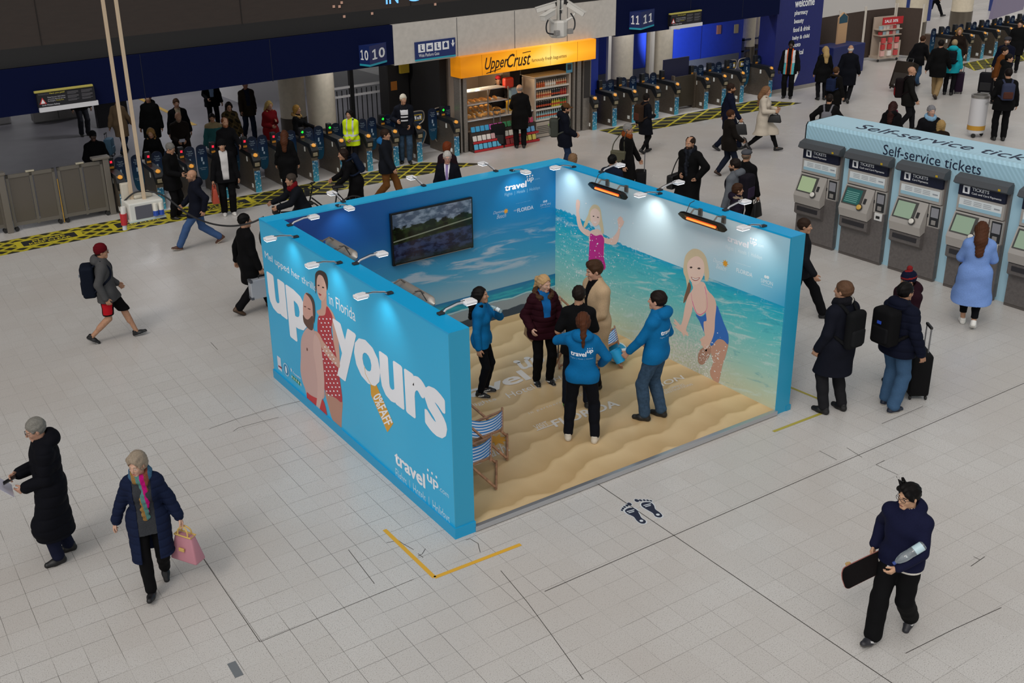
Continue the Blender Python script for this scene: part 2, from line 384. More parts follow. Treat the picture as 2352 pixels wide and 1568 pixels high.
    def bpost(d, P):
        for f in sock: d = np.maximum(d, -f(P)-.001)
        for f in eyes: d = np.minimum(d, f(P))
        return d
    skm = M(skin, .55, tex='skin'); hc = hair[1] if hair else '#4a3a30'
    bm = [skm, M('#e8e2dc', .3), M('#1c130f', .25), M({True: '#a8544e', False: '#955a50'}[fem], .5), M(hc if hc else '#4a3a30', .8)]
    def breg(c):
        q = (c-Hc) @ Rh; mi = np.zeros(len(c), np.int8)
        for sg in (1, -1):
            e = (q-np.array([.088, sg*.033, .004]))/np.array([.02, .0125, .0062]); m = (e*e).sum(1) < 1; mi[m] = 1
            e = (q-np.array([.09, sg*.033, .004]))/np.array([.02, .0062, .0062]); m = (e*e).sum(1) < 1; mi[m] = 2
            e = (q-np.array([.088, sg*.034, .0265]))/np.array([.03, .021, .0045]); m = (e*e).sum(1) < 1; mi[m] = 4
        e = (q-np.array([.092, 0, -.068]))/np.array([.03, .024, .0085]); mi[(e*e).sum(1) < 1] = 3
        return mi
    MX = np.diag([s, s, s, 1.0])
    bo = grow('person', body, res, bm, None, bpost, breg, MX)
    bo.location = (x, y, z0); bo.rotation_euler = (0, 0, math.radians(face)); tag(bo, label, 'person')
    G = lambda name, pr, rs, mats, post=None, region=None: grow(name, pr, rs, mats, bo, post, region, MX)
    rs = res*1.15
    rng = np.array([math.sin(x*7.1), math.cos(y*5.3), math.sin(x+y)])*3
    def wrinkle(a, fq=16):
        def f(P): return a*(np.sin(P[..., 0]*fq*.8+P[..., 2]*fq*1.3+rng[0])*np.sin(P[..., 1]*fq*1.1-P[..., 2]*fq*.6+rng[1])+.5*np.sin(P[..., 2]*fq*2.3+P[..., 1]*fq+rng[2]))
        return f
    # ------------------------------------------------ trousers, shorts or skirt
    if pants:
        pc_, lo_ = pants[0], pants[1]; cut = pants[2] if len(pants) > 2 else 0.0; pr = [rc(pel+lf*.045, pel-lf*.045, .118+lo_+(.008 if fem else 0), .118+lo_+(.008 if fem else 0), .05, fw, .88), rc(pel, waist, .132*bulk*k1+lo_+fat*.5, .12*bulk*k1+lo_+fat, .05, fw, .82)]
        for i in (0, 1):
            hip, kn = knees[i]; a = ank[i]; e_ = a+(kn-a)*.06
            pr += [rc(hip, kn, .086+lo_, .058+lo_, .035), rc(kn, e_, .056+lo_*1.1, .042+lo_*1.7, .025), rc(kn+(a-kn)*.15-X*.012, kn+(a-kn)*.45-X*.012, .05+lo_, .046+lo_, .04)]
        wr = wrinkle(.0028, 20)
        ztop = waist[2]-.02 if lean < .5 else waist[2]+.05
        def ppost(d, P):
            d = np.maximum(d+wr(P), P[..., 2]-ztop)
            if cut: d = np.maximum(d, cut-P[..., 2])
            return d
        stripe = pants[3] if len(pants) > 3 else None; mats = [M(pc_, .85, tex='denim' if lo_ < .02 and pc_ in ('#2b3a52', '#34495f', '#22304a', '#3c4f66', '#4a6076') else 'cloth')]
        reg = None
        if stripe:
            mats.append(M(stripe, .8, tex='cloth'))
            reg = lambda c: ((np.abs(c[:, 1]) > .16) & (c[:, 2] < .86) & (c[:, 2] > cut+.03)).astype(np.int8)
        G('shorts' if cut > .3 else 'trousers', pr, rs, mats, ppost, reg)
    # ------------------------------------------------ shoes
    for i in (0, 1):
        R, a = fr[i]; c_ = shoes[0]
        pr = [rc(a+R @ (-.04, 0, -.05), a+R @ (.055, 0, -.052), .04, .043, .03), rc(a+R @ (.05, 0, -.053), a+R @ (.135, 0, -.06), .043, .034, .03), rc(a+R @ (-.025, 0, .0), a+R @ (-.02, 0, -.03), .043, .043, .02)]
        sole = lambda P, R=R, a=a: ((P-a) @ R)[..., 2]
        def spost(d, P, sole=sole): return np.maximum(np.maximum(d, -.0845-sole(P)), sole(P)-(.02 if len(shoes) < 4 else shoes[3]))
        
        def sreg(c, sole=sole, R=R, a=a):
            m = (sole(c) < -.062).astype(np.int8); q = (c-a) @ R
            if len(shoes) == 3: m[(np.abs(q[:, 2]+.042-.28*(q[:, 0]-.03)) < .008) & (np.abs(q[:, 0]-.03) < .05) & (np.abs(q[:, 1]) > .02)] = 2
            return m
        so_ = G('shoe', pr, min(rs, .010), [M(c_, .5), M(shoes[1], .6)]+([M(shoes[2], .6)] if len(shoes) == 3 else []), spost, sreg)
    # ------------------------------------------------ upper clothes
    def make_top(name, T, inner=False):
        c_ = T['c']; t = T.get('t', .016); hem = T.get('hem', .84); sl = T.get('sl', 1.0); t *= .8; pr = torso(t+.003, .05); fl = T.get('flare', .02)
        hem = hem+(hz-.93)
        if not fem: pr += [rc(pel+up*.03+lf*o_, chest-up*.05+lft*o_, .122*bulk+t, .126*bulk+t, .05, fwt, .86) for o_ in (.034, -.034)]
        else: pr.append(rc(pel+up*.05, chest-up*.08, .114*bulk+t, .118*bulk+t, .06, fwt, .84))
        if hem < .93:
            for i in (0, 1): hip, kn = knees[i]; pr.append(rc(hip, hip+(kn-hip)*.3, .093+t, .09+t, .06))
            pr.append(rc(pel+lf*.045, pel-lf*.045, .122+t, .122+t, .05, fw, .92))
        pr += [rc(N-up*.03+lft*.02, sh[0], .062+t*.6, .052+t, .03), rc(N-up*.03-lft*.02, sh[1], .062+t*.6, .052+t, .03)]
        if hem < .84:
            c2 = np.array([(ank[0][0]+ank[1][0])*.25, 0, hem]); pr.append(rc(pel, c2, .14+t, .15+t+fl, .06, X, .82))
            for i in (0, 1):
                hip, kn = knees[i]; b2 = hip+(kn-hip)*min(1, (hip[2]-hem+.1)/.44); pr.append(rc(hip, b2, .095+t, .085+t+fl*.6, .09))
                if hem < .5: pr.append(rc(kn, kn+(ank[i]-kn)*.5, .085+t+fl*.6, .09+t+fl*.6, .09))
        if sl > 0:
            for S_, E_, Wr in arms:
                if sl < .6: pr.append(rc(S_, S_+(E_-S_)*sl*2, .054+t, .052+t*1.1, .035))
                else: pr += [rc(S_, E_, .051+t, .043+t, .035), rc(E_, E_+(Wr-E_)*(.9+.08*(sl >= 1)), .043+t, .033+t, .02)]
        if T.get('collar', 1): pr.append(rc(N-up*.03, N+up*(.03*T.get('collar', 1))+fw*.01, .07+t*.5, .066+t*.4, .025))
        if T.get('hood'): pr += [el(N-fw*.085+up*.015, (.075+t, .115+t, .07+t), np.stack([fw, lf, up], 1), .03), rc(N+lf*.09-up*.02-fw*.02, N+fw*.06-up*.055+lf*.03, .035+t*.5, .028, .03), rc(N-lf*.09-up*.02-fw*.02, N+fw*.06-up*.055-lf*.03, .035+t*.5, .028, .03)]
        if T.get('hem2'): pass
        nk = rc(N-up*.01+fw*.005, N+up*.2+fw*.03, .064, .075)[0]; wr = wrinkle(T.get('wr', .0035), 15); qu = T.get('quilt', 0); op = T.get('open')
        hdv = el(tr((-.01, 0, .0)), (.108, .09, .13), HR)[0]
        def post(d, P):
            d = d+wr(P)
            if qu: d = d+.006*(1-np.abs(np.sin((P @ up.astype(np.float32))*math.pi/qu)))**2*1.6
            d = np.maximum(d, hem-P[..., 2]); d = np.maximum(d, -nk(P)); d = np.maximum(d, -hdv(P))
            if op:
                q = P-N; z_ = q @ up.astype(np.float32); y_ = np.abs(q @ lft.astype(np.float32)-op[3] if len(op) > 3 else q @ lft.astype(np.float32)); x_ = q @ fwt.astype(np.float32)
                w_ = op[0]+(op[1]-op[0])*np.clip((z_-op[2])/(-.0-op[2]), 0, 1)
                d = np.maximum(d, -np.maximum(np.maximum(y_-w_, -x_+.02), op[2]-z_))
            return d
        mats = [M(c_, T.get('ro', .85), tex=T.get('tex', 'cloth'))]; reg = None
        if T.get('band'):
            mats.append(M(T['band'][0], .6)); bz = T['band'][1:]
            def reg(c):
                q = c @ up; m = np.zeros(len(c), bool); z_ = c[:, 2]
                for b in bz: m |= np.abs(z_-b) < .022
                m |= (np.abs(np.abs((c-N) @ lft)-.085) < .02) & (z_ > 1.1)
                return m.astype(np.int8)
        if T.get('reg'):
            mats += [M(q, .8, tex='cloth') for q in T['reg'][0]]; rf = T['reg'][1]; reg = lambda c: rf((c-N) @ np.stack([fwt, lft, up], 1))
        o = G(name, pr, rs, mats, post, reg); J[name] = o; return o
    if shirt:
        make_top(shirt.get('n', 'shirt'), dict(shirt), True)
    if top: make_top(top.get('n', 'jacket'), top)
    if fur:
        ring = []
        for a_ in np.linspace(-2.5, 2.5, 11): ring.append(N+up*(-.01-.05*math.cos(a_)*(-1)*.3)+(-fw*math.cos(a_)*.115+lf*math.sin(a_)*.12)+up*(.03*math.cos(a_)))
        pr = [rc(ring[i], ring[i+1], .04, .04, .02) for i in range(10)]
        wf = wrinkle(.008, 70); G('fur_trim', pr, rs, M(fur, .95, tex='hair'), lambda d, P: d+wf(P))
    if scarf:
        pr = []
        for a_ in range(10):
            t0, t1 = a_*.2*math.pi, (a_+1)*.2*math.pi; g = lambda t: N+up*(.022-.03*math.cos(t))+fw*(math.cos(t)*.085+.01)+lf*math.sin(t)*.09
            pr.append(rc(g(t0), g(t1), .038, .038, .02, up, 1.35))
        dz = scarf[1]
        if dz:
            p0 = N+fw*.11-up*.06+lf*.03; p1 = N+fw*(.15+fat)-up*(dz*.5)+lf*.015; p2 = N+fw*(.145+fat)-up*dz
            pr += [rc(p0, p1, .04, .045, .03, fw, .45), rc(p1, p2, .045, .045, .02, fw, .45)]
        cols = scarf[0]; wf = wrinkle(.004, 40)
        reg = (lambda c: (np.floor(((c-N) @ lf*1.0+(c-N) @ up*.12)*22+50).astype(int) % len(cols)).astype(np.int8)) if len(cols) > 1 else None
        G('scarf', pr, rs, [M(q, .9, tex='knit') for q in cols], lambda d, P: d+wf(P), reg)
    # ------------------------------------------------ hair and hats
    if hair and hair[0] != 'bald':
        st = hair[0]; v_ = .012
        pr = [el(tr((-.018, 0, .036)), (.104+v_*.4, .083+v_*.5, .096+v_*.8), HR, .02)]; low = -.075
        if st in ('long', 'pony', 'bob', 'bun'): pr.append(el(tr((-.035, 0, .0)), (.085, .083, .1), HR, .03))
        if st == 'long':
            pr += [rc(tr((-.06, 0, .0)), N-fw*.115-up*.0, .085, .08, .04, lf, 1.15), rc(N-fw*.115-up*.0, N-fw*(.16)-up*.2, .08, .06, .04, fw, .6), rc(tr((.02, .075, .03)), N+lf*.09+fw*.03-up*.08, .026, .035, .03), rc(tr((.02, -.075, .03)), N-lf*.09+fw*.03-up*.08, .026, .035, .03)]; low = -.5
        if st == 'bob': pr += [rc(tr((-.03, .045, .02)), tr((-.03, .05, -.11)), .055, .05, .03), rc(tr((-.03, -.045, .02)), tr((-.03, -.05, -.11)), .055, .05, .03)]; low = -.2
        if st == 'pony': pr += [rc(tr((-.1, 0, .055)), tr((-.15, 0, .02)), .03, .04, .02), rc(tr((-.15, 0, .02)), tr((-.165, 0, -.12)), .04, .036, .03), rc(tr((-.165, 0, -.12)), tr((-.15, 0, -.27)), .036, .015, .03)]; low = -.5
        if st == 'bun': pr += [el(tr((-.11, 0, .05)), (.045, .045, .045), HR, .02)]
        if st == 'puffy': pr += [el(tr((-.02, 0, .05)), (.112, .096, .105), HR, .03), el(tr((-.05, 0, -.01)), (.085, .093, .09), HR, .03), rc(tr((.05, .03, .095)), tr((.045, -.05, .085)), .035, .035, .03)]
        if st == 'quiff': pr += [rc(tr((.055, .03, .1)), tr((.05, -.03, .1)), .035, .035, .03), rc(tr((.02, .0, .115)), tr((-.06, 0, .1)), .04, .035, .03)]
        if st == 'swept':
            pr += [rc(tr((.05, -.02, .105)), tr((.065, .055, .07)), .034, .03, .03), rc(tr((.07, .05, .075)), tr((.045, .088, .02)), .026, .018, .02), rc(tr((.06, -.035, .1)), tr((.05, -.085, .06)), .025, .02, .02)]
            for a_ in (0, .5, 1.0): pr += [rc(tr((.01+.02*a_, -.075, .09+.02*a_)), tr((-.03+.06*a_, -.125-.01*a_, .135+.025*a_)), .014, .003, .01), rc(tr((-.02, -.06, .1)), tr((-.01+.03*a_, -.09, .16+.015*a_)), .012, .003, .01)]
        fr_ = np.array([.80, 0, -.60]); hl = {'receding': .012, 'puffy': .042, 'swept': .048, 'quiff': .03, 'long': .034, 'pony': .026}.get(st, .034)
        ears = [el(tr((.012, sg*.088, -.03)), (.034, .03, .05), HR)[0] for sg in (1, -1)] if st not in ('long', 'bob') else []
        facev = el(tr((.075, 0, -.03)), (.075, .064, .108), HR)[0]; scal = hair[2] if len(hair) > 2 else 1
        NSx = np.array(N, np.float32)
        def hpost(d, P):
            q = (P-Hc.astype(np.float32)) @ Rh.astype(np.float32)
            d = d+.0022*np.sin(np.arctan2(q[..., 1], q[..., 2]+.3)*70+q[..., 0]*25)+.002*np.sin(q[..., 2]*110+q[..., 1]*60)
            if st in ('puffy', 'swept', 'quiff'):
                d = np.maximum(d, -facev(P))
            else:
                d = np.maximum(d, np.where(q[..., 2] > -.12, q @ fr_.astype(np.float32)-hl, -1))
            if st == 'receding': d = np.maximum(d, np.where(np.abs(q[..., 1]) < .05, np.minimum(q[..., 2]-.07, q[..., 0]+.06), -1))
            if st == 'rim': d = np.maximum(d, q[..., 2]-.03)
            for f in ears: d = np.maximum(d, -f(P))
            if st in ('long', 'bob', 'pony'): d = np.maximum(d, -facev(P))
            return np.maximum(d, low-q[..., 2])
        hm = [M(hc, .55, tex='hair')]; reg = None
        G('hair', pr, min(rs, .011), hm, hpost, reg)
    if beard:
        pr = [el(tr((.026, 0, -.07)), (.073, .064, .062), HR, .02), rc(tr((.08, .02, -.052)), tr((.08, -.02, -.052)), .013, .013, .01)]; mo = el(tr((.105, 0, -.069)), (.03, .024, .011), HR)[0]; up_ = el(tr((.1, 0, .01)), (.06, .06, .058), HR)[0]
        G('beard', pr, rs, M(beard, .8, tex='hair'), lambda d, P: np.maximum(np.maximum(np.maximum(d, -mo(P)), -up_(P)), ((P-Hc) @ Rh)[..., 2]+.035-((P-Hc) @ Rh)[..., 0]*-.0))
    if hat:
        kind, hcol = hat[0], hat[1]
        if kind == 'beanie':
            pr = [el(tr((-.014, 0, .05)), (.112, .094, .105), HR, .02), rc(tr((-.015, 0, .03)), tr((-.015, 0, .035)), .103, .103, .02, Rh @ np.array([0, 1., 0]), .86)]
            if len(hat) > 3: pr.append(el(tr((-.03, 0, .175)), (.04, .04, .04), HR, .005))
            pl = np.array([.35, 0, -1.]); w2 = wrinkle(.002, 60)
            reg = (lambda c: np.where(((c-Hc) @ Rh)[:, 2] > .142, 1, np.where(np.abs(((c-Hc) @ Rh)[:, 2]-.055) < .012, 1, 0)).astype(np.int8)) if len(hat) > 2 and hat[2] else None
            mats = [M(hcol, .95, tex='knit')]+([M(hat[2], .95, tex='knit')] if len(hat) > 2 and hat[2] else [])
            G('beanie', pr, rs, mats, lambda d, P: np.maximum(d+w2(P), ((P-Hc) @ Rh) @ pl-.004+.02*0), reg)
        elif kind == 'flat_cap':
            pr = [el(tr((-.01, 0, .075)), (.125, .1, .06), HR, .02), el(tr((.09, 0, .06)), (.05, .07, .018), HR, .02)]
            G('flat_cap', pr, rs, M(hcol, .9, tex='cloth'), lambda d, P: np.maximum(d, .035-((P-Hc) @ Rh)[..., 2]))
        else:
            pr = [el(tr((-.012, 0, .06)), (.108, .09, .088), HR, .02), el(tr((.11, 0, .05)), (.075, .065, .012), HR, .01)]
            G('cap', pr, rs, M(hcol, .85, tex='cloth'), lambda d, P: np.maximum(d, .038-((P-Hc) @ Rh)[..., 2]))
    if glasses:
        b = B()
        for sg in (1, -1):
            pts = [tr((.105-.012*abs(math.sin(t))*0-.01*(math.cos(t) if sg > 0 else -math.cos(t))*.6, sg*.034+.024*math.cos(t), .004+.018*math.sin(t)))*s for t in np.linspace(0, 2*math.pi, 15)]
            b.tube(pts, .0024, 5); b.tube([tr((.097, sg*.058, .008))*s, tr((.05, sg*.078, .01))*s, tr((0, sg*.083, .012))*s], .002, 5)
        b.tube([tr((.108, .01, .008))*s, tr((.112, 0, .01))*s, tr((.108, -.01, .008))*s], .002, 5)
        b.build('glasses', M(glasses, .3), bo)
    mw = Matrix.Translation((x, y, z0)) @ Matrix.Rotation(math.radians(face), 4, 'Z')
    J['mw'] = mw; J['s'] = s; J['o'] = bo
    J.update(N=N, fw=fw, lf=lf, up=up, pel=pel, chest=chest, tr=tr, Rh=Rh, sh=sh, arms=arms, waist=waist, G=G, rs=rs)
    J['world'] = lambda p: np.array(mw @ Vector(np.asarray(p, float)*s))
    return J
def frame(J, p, fwd=None):
    "an Empty-like placement: world location of local point p and the person's heading"
    return tuple(J['world'](p)), J['o'].rotation_euler[2]
def backpack(J, label, col, col2=None, hs=(.075, .15, .22), dz=.0, res=.012, name='backpack', pocket=True, t=.05, tex='cloth', mark=None, side=0.0, gap=0.0):
    s = J['s']; R = np.stack([J['fw'], J['lf'], J['up']], 1); c = J['chest']-J['fw']*(.115+t+hs[0]*.7+gap)+J['up']*(-.04+dz)+J['lf']*side
    MX = np.diag([s, s, s, 1.0])
    e = empty(name, J['o'].location, J['o'].rotation_euler[2], label, 'backpack')
    pr = [rbox(c, hs, .05, R, .02), rbox(c+R @ (-.01, 0, hs[2]*.25), (hs[0]*.9, hs[1]*.85, hs[2]*.8), .06, R, .03)]
    grow('bag_body', pr, res, M(col, .8, tex=tex), e, None, None, MX)
    if pocket:
        grow('pocket', [rbox(c+R @ (-hs[0]*.85, 0, -hs[2]*.35), (.035, hs[1]*.78, hs[2]*.45), .03, R)], res, M(col2 or col, .75, tex=tex), e, None, None, MX)
    for sg in (1, -1):
        S_ = J['sh'][0 if sg > 0 else 1]; N_ = J['N']; q = lambda a, b_, c_: (J['chest']+J['fw']*a+J['lf']*b_*sg+J['up']*c_)
        pts = [c+R @ (hs[0]*.6, sg*hs[1]*.5, hs[2]*.8), q(-.06, .10, .155+t*.25), q(.03, .115, .135+t*.25), q(.105+t*.25, .12, .04), q(.10+t*.25, .14, -.08), q(.02, .165+t*.4, -.17), c+R @ (hs[0]*.4, sg*hs[1]*.8, -hs[2]*.75)]
        pts = smooth_poly(pts, 4, False); pr = [rc(pts[i], pts[i+1], .022, .022, .01, J['fw'], .6) for i in range(0, len(pts)-1)]
        grow('strap', pr, res, M(col, .8, tex=tex), e, None, None, MX)
    if mark:
        b = B(); p = c+R @ (-hs[0]-.03, 0, hs[2]*.35)
        b.box(-.005, .005, -.03, .03, -.02, .02); o = b.build('badge', M(mark, .6), e); o.matrix_local = Matrix.Translation(Vector(p*s)) @ Matrix(R.tolist()).to_4x4()
    return e
# ---------------------------------------------------------------- the hall: floor, beam, ceiling
def node_mat(name, build, rough=.5):
    m = bpy.data.materials.new(name); m.use_nodes = True; n = m.node_tree; b = n.nodes['Principled BSDF']; b.inputs['Roughness'].default_value = rough
    build(n, b); return m
class NG:
    "small node-graph writer"
    def __init__(s, n): s.n = n
    def new(s, t, **k):
        q = s.n.nodes.new(t)
        for a, v in k.items(): setattr(q, a, v)
        return q
    def pos(s): return s.new('ShaderNodeNewGeometry').outputs['Position']
    def sep(s, v): q = s.new('ShaderNodeSeparateXYZ'); s.n.links.new(v, q.inputs[0]); return q.outputs
    def m(s, op, a, b=None, c=None):
        q = s.new('ShaderNodeMath', operation=op)
        for i, v in enumerate((a, b, c)):
            if v is None: continue
            if isinstance(v, (int, float)): q.inputs[i].default_value = v
            else: s.n.links.new(v, q.inputs[i])
        return q.outputs[0]
    def noise(s, v, sc, det=2.0, rough=.5, dist=0.0):
        q = s.new('ShaderNodeTexNoise'); q.inputs['Scale'].default_value = sc; q.inputs['Detail'].default_value = det; q.inputs['Roughness'].default_value = rough; q.inputs['Distortion'].default_value = dist
        s.n.links.new(v, q.inputs['Vector']); return q.outputs['Fac']
    def comb(s, x, y, z):
        q = s.new('ShaderNodeCombineXYZ')
        for i, v in enumerate((x, y, z)):
            if isinstance(v, (int, float)): q.inputs[i].default_value = v
            else: s.n.links.new(v, q.inputs[i])
        return q.outputs[0]
    def step(s, v, lo, hi, a=0.0, b=1.0):
        q = s.new('ShaderNodeMapRange', interpolation_type='SMOOTHSTEP'); s.n.links.new(v, q.inputs[0]); q.inputs[1].default_value = lo; q.inputs[2].default_value = hi; q.inputs[3].default_value = a; q.inputs[4].default_value = b; return q.outputs[0]
    def mix(s, f, a, b, mode='MIX'):
        q = s.new('ShaderNodeMix', data_type='RGBA', blend_type=mode)
        if isinstance(f, (int, float)): q.inputs[0].default_value = f
        else: s.n.links.new(f, q.inputs[0])
        for i, v in ((6, a), (7, b)):
            if isinstance(v, str): q.inputs[i].default_value = lin(v)+(1,)
            else: s.n.links.new(v, q.inputs[i])
        return q.outputs[2]
    def ramp(s, v, stops):
        q = s.new('ShaderNodeValToRGB'); s.n.links.new(v, q.inputs[0]); r = q.color_ramp
        while len(r.elements) < len(stops): r.elements.new(.5)
        for e, (p, c) in zip(r.elements, stops): e.position = p; e.color = lin(c)+(1,)
        return q.outputs[0]
    def out(s, b, col): s.n.links.new(col, b.inputs['Base Color'])
def floor_nodes(n, b):
    g = NG(n); P = g.pos(); x, y, z = g.sep(P)
    chips = g.noise(P, 92, 2, .6); fine = g.noise(P, 160, 1); big = g.noise(P, .35, 3); tilev = g.new('ShaderNodeTexWhiteNoise', noise_dimensions='2D')
    ix = g.m('DIVIDE', g.m('ADD', x, .09), .308); iy = g.m('DIVIDE', g.m('ADD', y, .08), .305)
    n.links.new(g.comb(g.m('FLOOR', ix), g.m('FLOOR', iy), 0), tilev.inputs[0])
    col = g.mix(g.m('MULTIPLY', g.step(chips, .57, .67), .8), '#c9c7c4', '#7f7a76')
    col = g.mix(g.step(chips, .26, .36, 1, 0), col, '#e2dfdb')
    col = g.mix(g.m('MULTIPLY', g.step(fine, .62, .70), .5), col, '#8c8178')
    col = g.mix(g.m('MULTIPLY', tilev.outputs[0], .16), col, '#a9a39c')
    col = g.mix(g.step(big, .40, .66, 0, .35), col, '#b3aaa2')
    wob = g.m('MULTIPLY', g.m('SUBTRACT', g.noise(P, 6, 2), .5), .012)
    for i_, sz, o_ in ((ix, .308, 1.7), (iy, .305, 9.2)):
        fr = g.m('ABSOLUTE', g.m('SUBTRACT', g.m('FRACT', g.m('ADD', g.m('ADD', i_, wob), .5)), .5))
        ln = g.step(fr, .0035, .011, 1, 0)
        sg = g.noise(g.comb(g.m('ADD', x, o_), g.m('ADD', y, o_*2), o_), 1.1, 3, .6)
        far = g.m('MULTIPLY', g.step(y, 1.5, 8, 1, .45), g.step(x, -.6, 2.2, 1, .5))
        col = g.mix(g.m('MULTIPLY', g.m('MULTIPLY', ln, g.step(sg, .38, .56, .22, .95)), far), col, '#55504c')
    g.out(b, col); b.inputs['Specular IOR Level'].default_value = .45
    n.links.new(g.step(big, .3, .7, .24, .36), b.inputs['Roughness'])
fl = B(); fl.box(-60, 110, -30, 90, -.2, 0); tag(fl.build('floor', node_mat('terrazzo', floor_nodes, .33)), kind='structure')
def dark_floor_nodes(n, b):
    g = NG(n); P = g.pos(); g.out(b, g.mix(g.noise(P, 1.5, 4), '#77757a', '#8a888c'))
fb = B(); fb.box(-40, 14.3, 16.6, 60, 0, .004); tag(fb.build('floor', node_mat('platform asphalt', dark_floor_nodes, .45)), kind='structure')
# expansion joints and cracks in the terrazzo
jm = M('#3d3936', .8)
def strip(bld, pts, w, z=.0015):
    P = [np.array([p[0], p[1], z]) for p in pts]
    for a, b in zip(P, P[1:]):
        d = (b-a)/max(np.linalg.norm(b-a), 1e-6); nn = np.array([-d[1], d[0], 0])*w/2; bld.add([a-nn, b-nn, b+nn, a+nn], [(0, 1, 2, 3)])
j = B(); strip(j, [(.25, -1.335), (40, -1.335)], .009); strip(j, [(2.06, .02), (2.06, -9)], .009)
strip(j, [FL(443, 1247)[:2], FL(597, 1474)[:2]], .007); strip(j, [FL(597, 1474)[:2], FL(950, 1330)[:2]], .006)
for c in ([(480, 985), (540, 963), (600, 945), (650, 930), (702, 918)], [(536, 990), (548, 982), (600, 968), (640, 958)], [(484, 786), (500, 803)], [(888, 1246), (915, 1241), (925, 1248), (950, 1262)], [(960, 1277), (970, 1272), (977, 1260)], [(960, 1271), (972, 1280)], [(1070, 1240), (1080, 1237), (1098, 1248), (1103, 1268)], [(1150, 1310), (1210, 1381), (1270, 1462), (1340, 1560)], [(800, 1262), (860, 1340)], [(2012, 1067), (2062, 1090)], [(2012, 1067), (2032, 1057)], [(1945, 1028), (1980, 1050)], [(1882, 1035), (1922, 1056)], [(2025, 973), (2085, 948), (2120, 933)], [(2230, 1300), (2262, 1278)], [(2236, 1278), (2250, 1285)], [(2080, 1500), (2190, 1445), (2300, 1395)]):
    strip(j, [FL(*p)[:2] for p in c], .007)
tag(j.build('trim_1', jm), kind='structure')
# upper wall and beam of the platform front
YB = 15.3
def struct(name, boxes, m, bev=0):
    b = B()
    for q in boxes: b.box(*q, bev)
    return tag(b.build(name, m), kind='structure')
navy = M('#071034', .75, spec=.1); grey_w = M('#c6c1b9', .6, tex='paint')
struct('wall_back', [(-16, 7.97, YB, YB+.5, 2.64, 3.62), (15.32, 22.05, YB, YB+.5, 2.56, 3.62)], navy)
struct('wall_back', [(7.98, 15.31, YB, YB+.5, 2.60, 3.62)], grey_w)
struct('trim_2', [(-16, 22.05, YB+.12, YB+.6, 3.63, 4.03)], M('#1c1b1b', .6))
struct('trim_3', [(x, x+.012, YB-.004, YB+.02, 2.62, 3.62) for x in (-8.2, -4.9, -1.75, 1.45, 4.6, 9.9, 11.75, 13.55, 18.2, 20.4)], M('#0d1328', .7))
struct('ceiling', [(-16, 22.05, YB+.5, 33, 3.62, 3.8), (22.05, 24.5, 16.2, 33, 3.62, 3.8)], M('#3a3a3c', .8))
struct('wall_left', [(-16.3, -16, YB, 33, 0, 3.7), (-16.3, -16, 3, YB, 0, 11)], M('#4a4847', .8))  # the tall outer length is added, unseen, to keep side light off the floor
struct('wall_back', [(-25, 22.05, YB+.3, YB+.8, 10.1, 20)], M('#2a2725', .8))  # unseen upper wall, added to shut out sky light from beyond the beam
# added strip lamps, unseen behind the beam, filling the dim platform hall and columns
for k, (x, y) in enumerate(((-4, 19), (2, 19), (7.2, 16.45), (-2, 24), (4, 24), (9, 24), (0, 29), (6, 29), (17.0, 16.3), (19.6, 16.3))):
    t = empty('fill_strip', (x, y, 3.56), 0, 'strip light on the ceiling of the platform hall, hidden by the beam', 'ceiling light', 'strip lights of the hall'); b = B(); b.box(-.7, .7, -.12, .12, 0, .06); b.build('housing', M('#c8c8c8', .5), t); b = B(); b.box(-.66, .66, -.09, .09, -.006, 0); b.build('diffuser', M('#f4f4ff', .4, emit=3.0), t)
    ld = bpy.data.lights.new('strip', 'AREA'); ld.shape = 'RECTANGLE'; ld.size = 1.3; ld.size_y = .2; ld.energy = (6, 18, 34, 6, 45, 40, 14, 55, 34, 34)[k]; ld.color = (.95, .95, 1); o = bpy.data.objects.new('light', ld); COL.objects.link(o); o.parent = t; o.location = (0, 0, -.02)
# departure screen above the beam
t = empty('departure_screen', (4, YB, 4.03), 0, 'huge dark brown departure screen above the navy beam, letters cut by the top edge', 'screen')
b = B(); b.box(-20, 18.05, .12, .5, 0, 6); o = b.build('screen_face', node_mat('led screen', lambda n, q: (lambda g: (g.out(q, g.mix(g.noise(g.comb(g.sep(g.pos())[0], g.m('MULTIPLY', g.sep(g.pos())[2], 6), 0), 3, 2), '#2f2723', '#3a302a')), ))(NG(n)), .7), t)
b = B()
for k in range(-4, 5): b.box(k*4.6, k*4.6+.01, .105, .12, 0, 6)
b.build('panel_joint', M('#171311', .8), t)
cy = M('#6fb8ff', .5, emit=.9)
for s_, x0, w in (('IN', 7.88, .36), ('S', 8.56, .36)):
    lay_text('lettering', s_, (x0-4, .1, .10), (1, 0, 0), (0, 0, 1), w, .34, cy, o, bold=.01)
b = B(); px = [(785, 6), (767, 15), (780, 15), (791, 38), (1000, 10), (855, 31)]
for p in px: q = WY(p[0], p[1], YB+.1); b.box(q[0]-4-.03, q[0]-4+.03, .1, .115, q[2]-4.03-.03, q[2]-4.03+.03)
b.build('pixel_spark', M('#b08a78', .5, emit=.3), o)
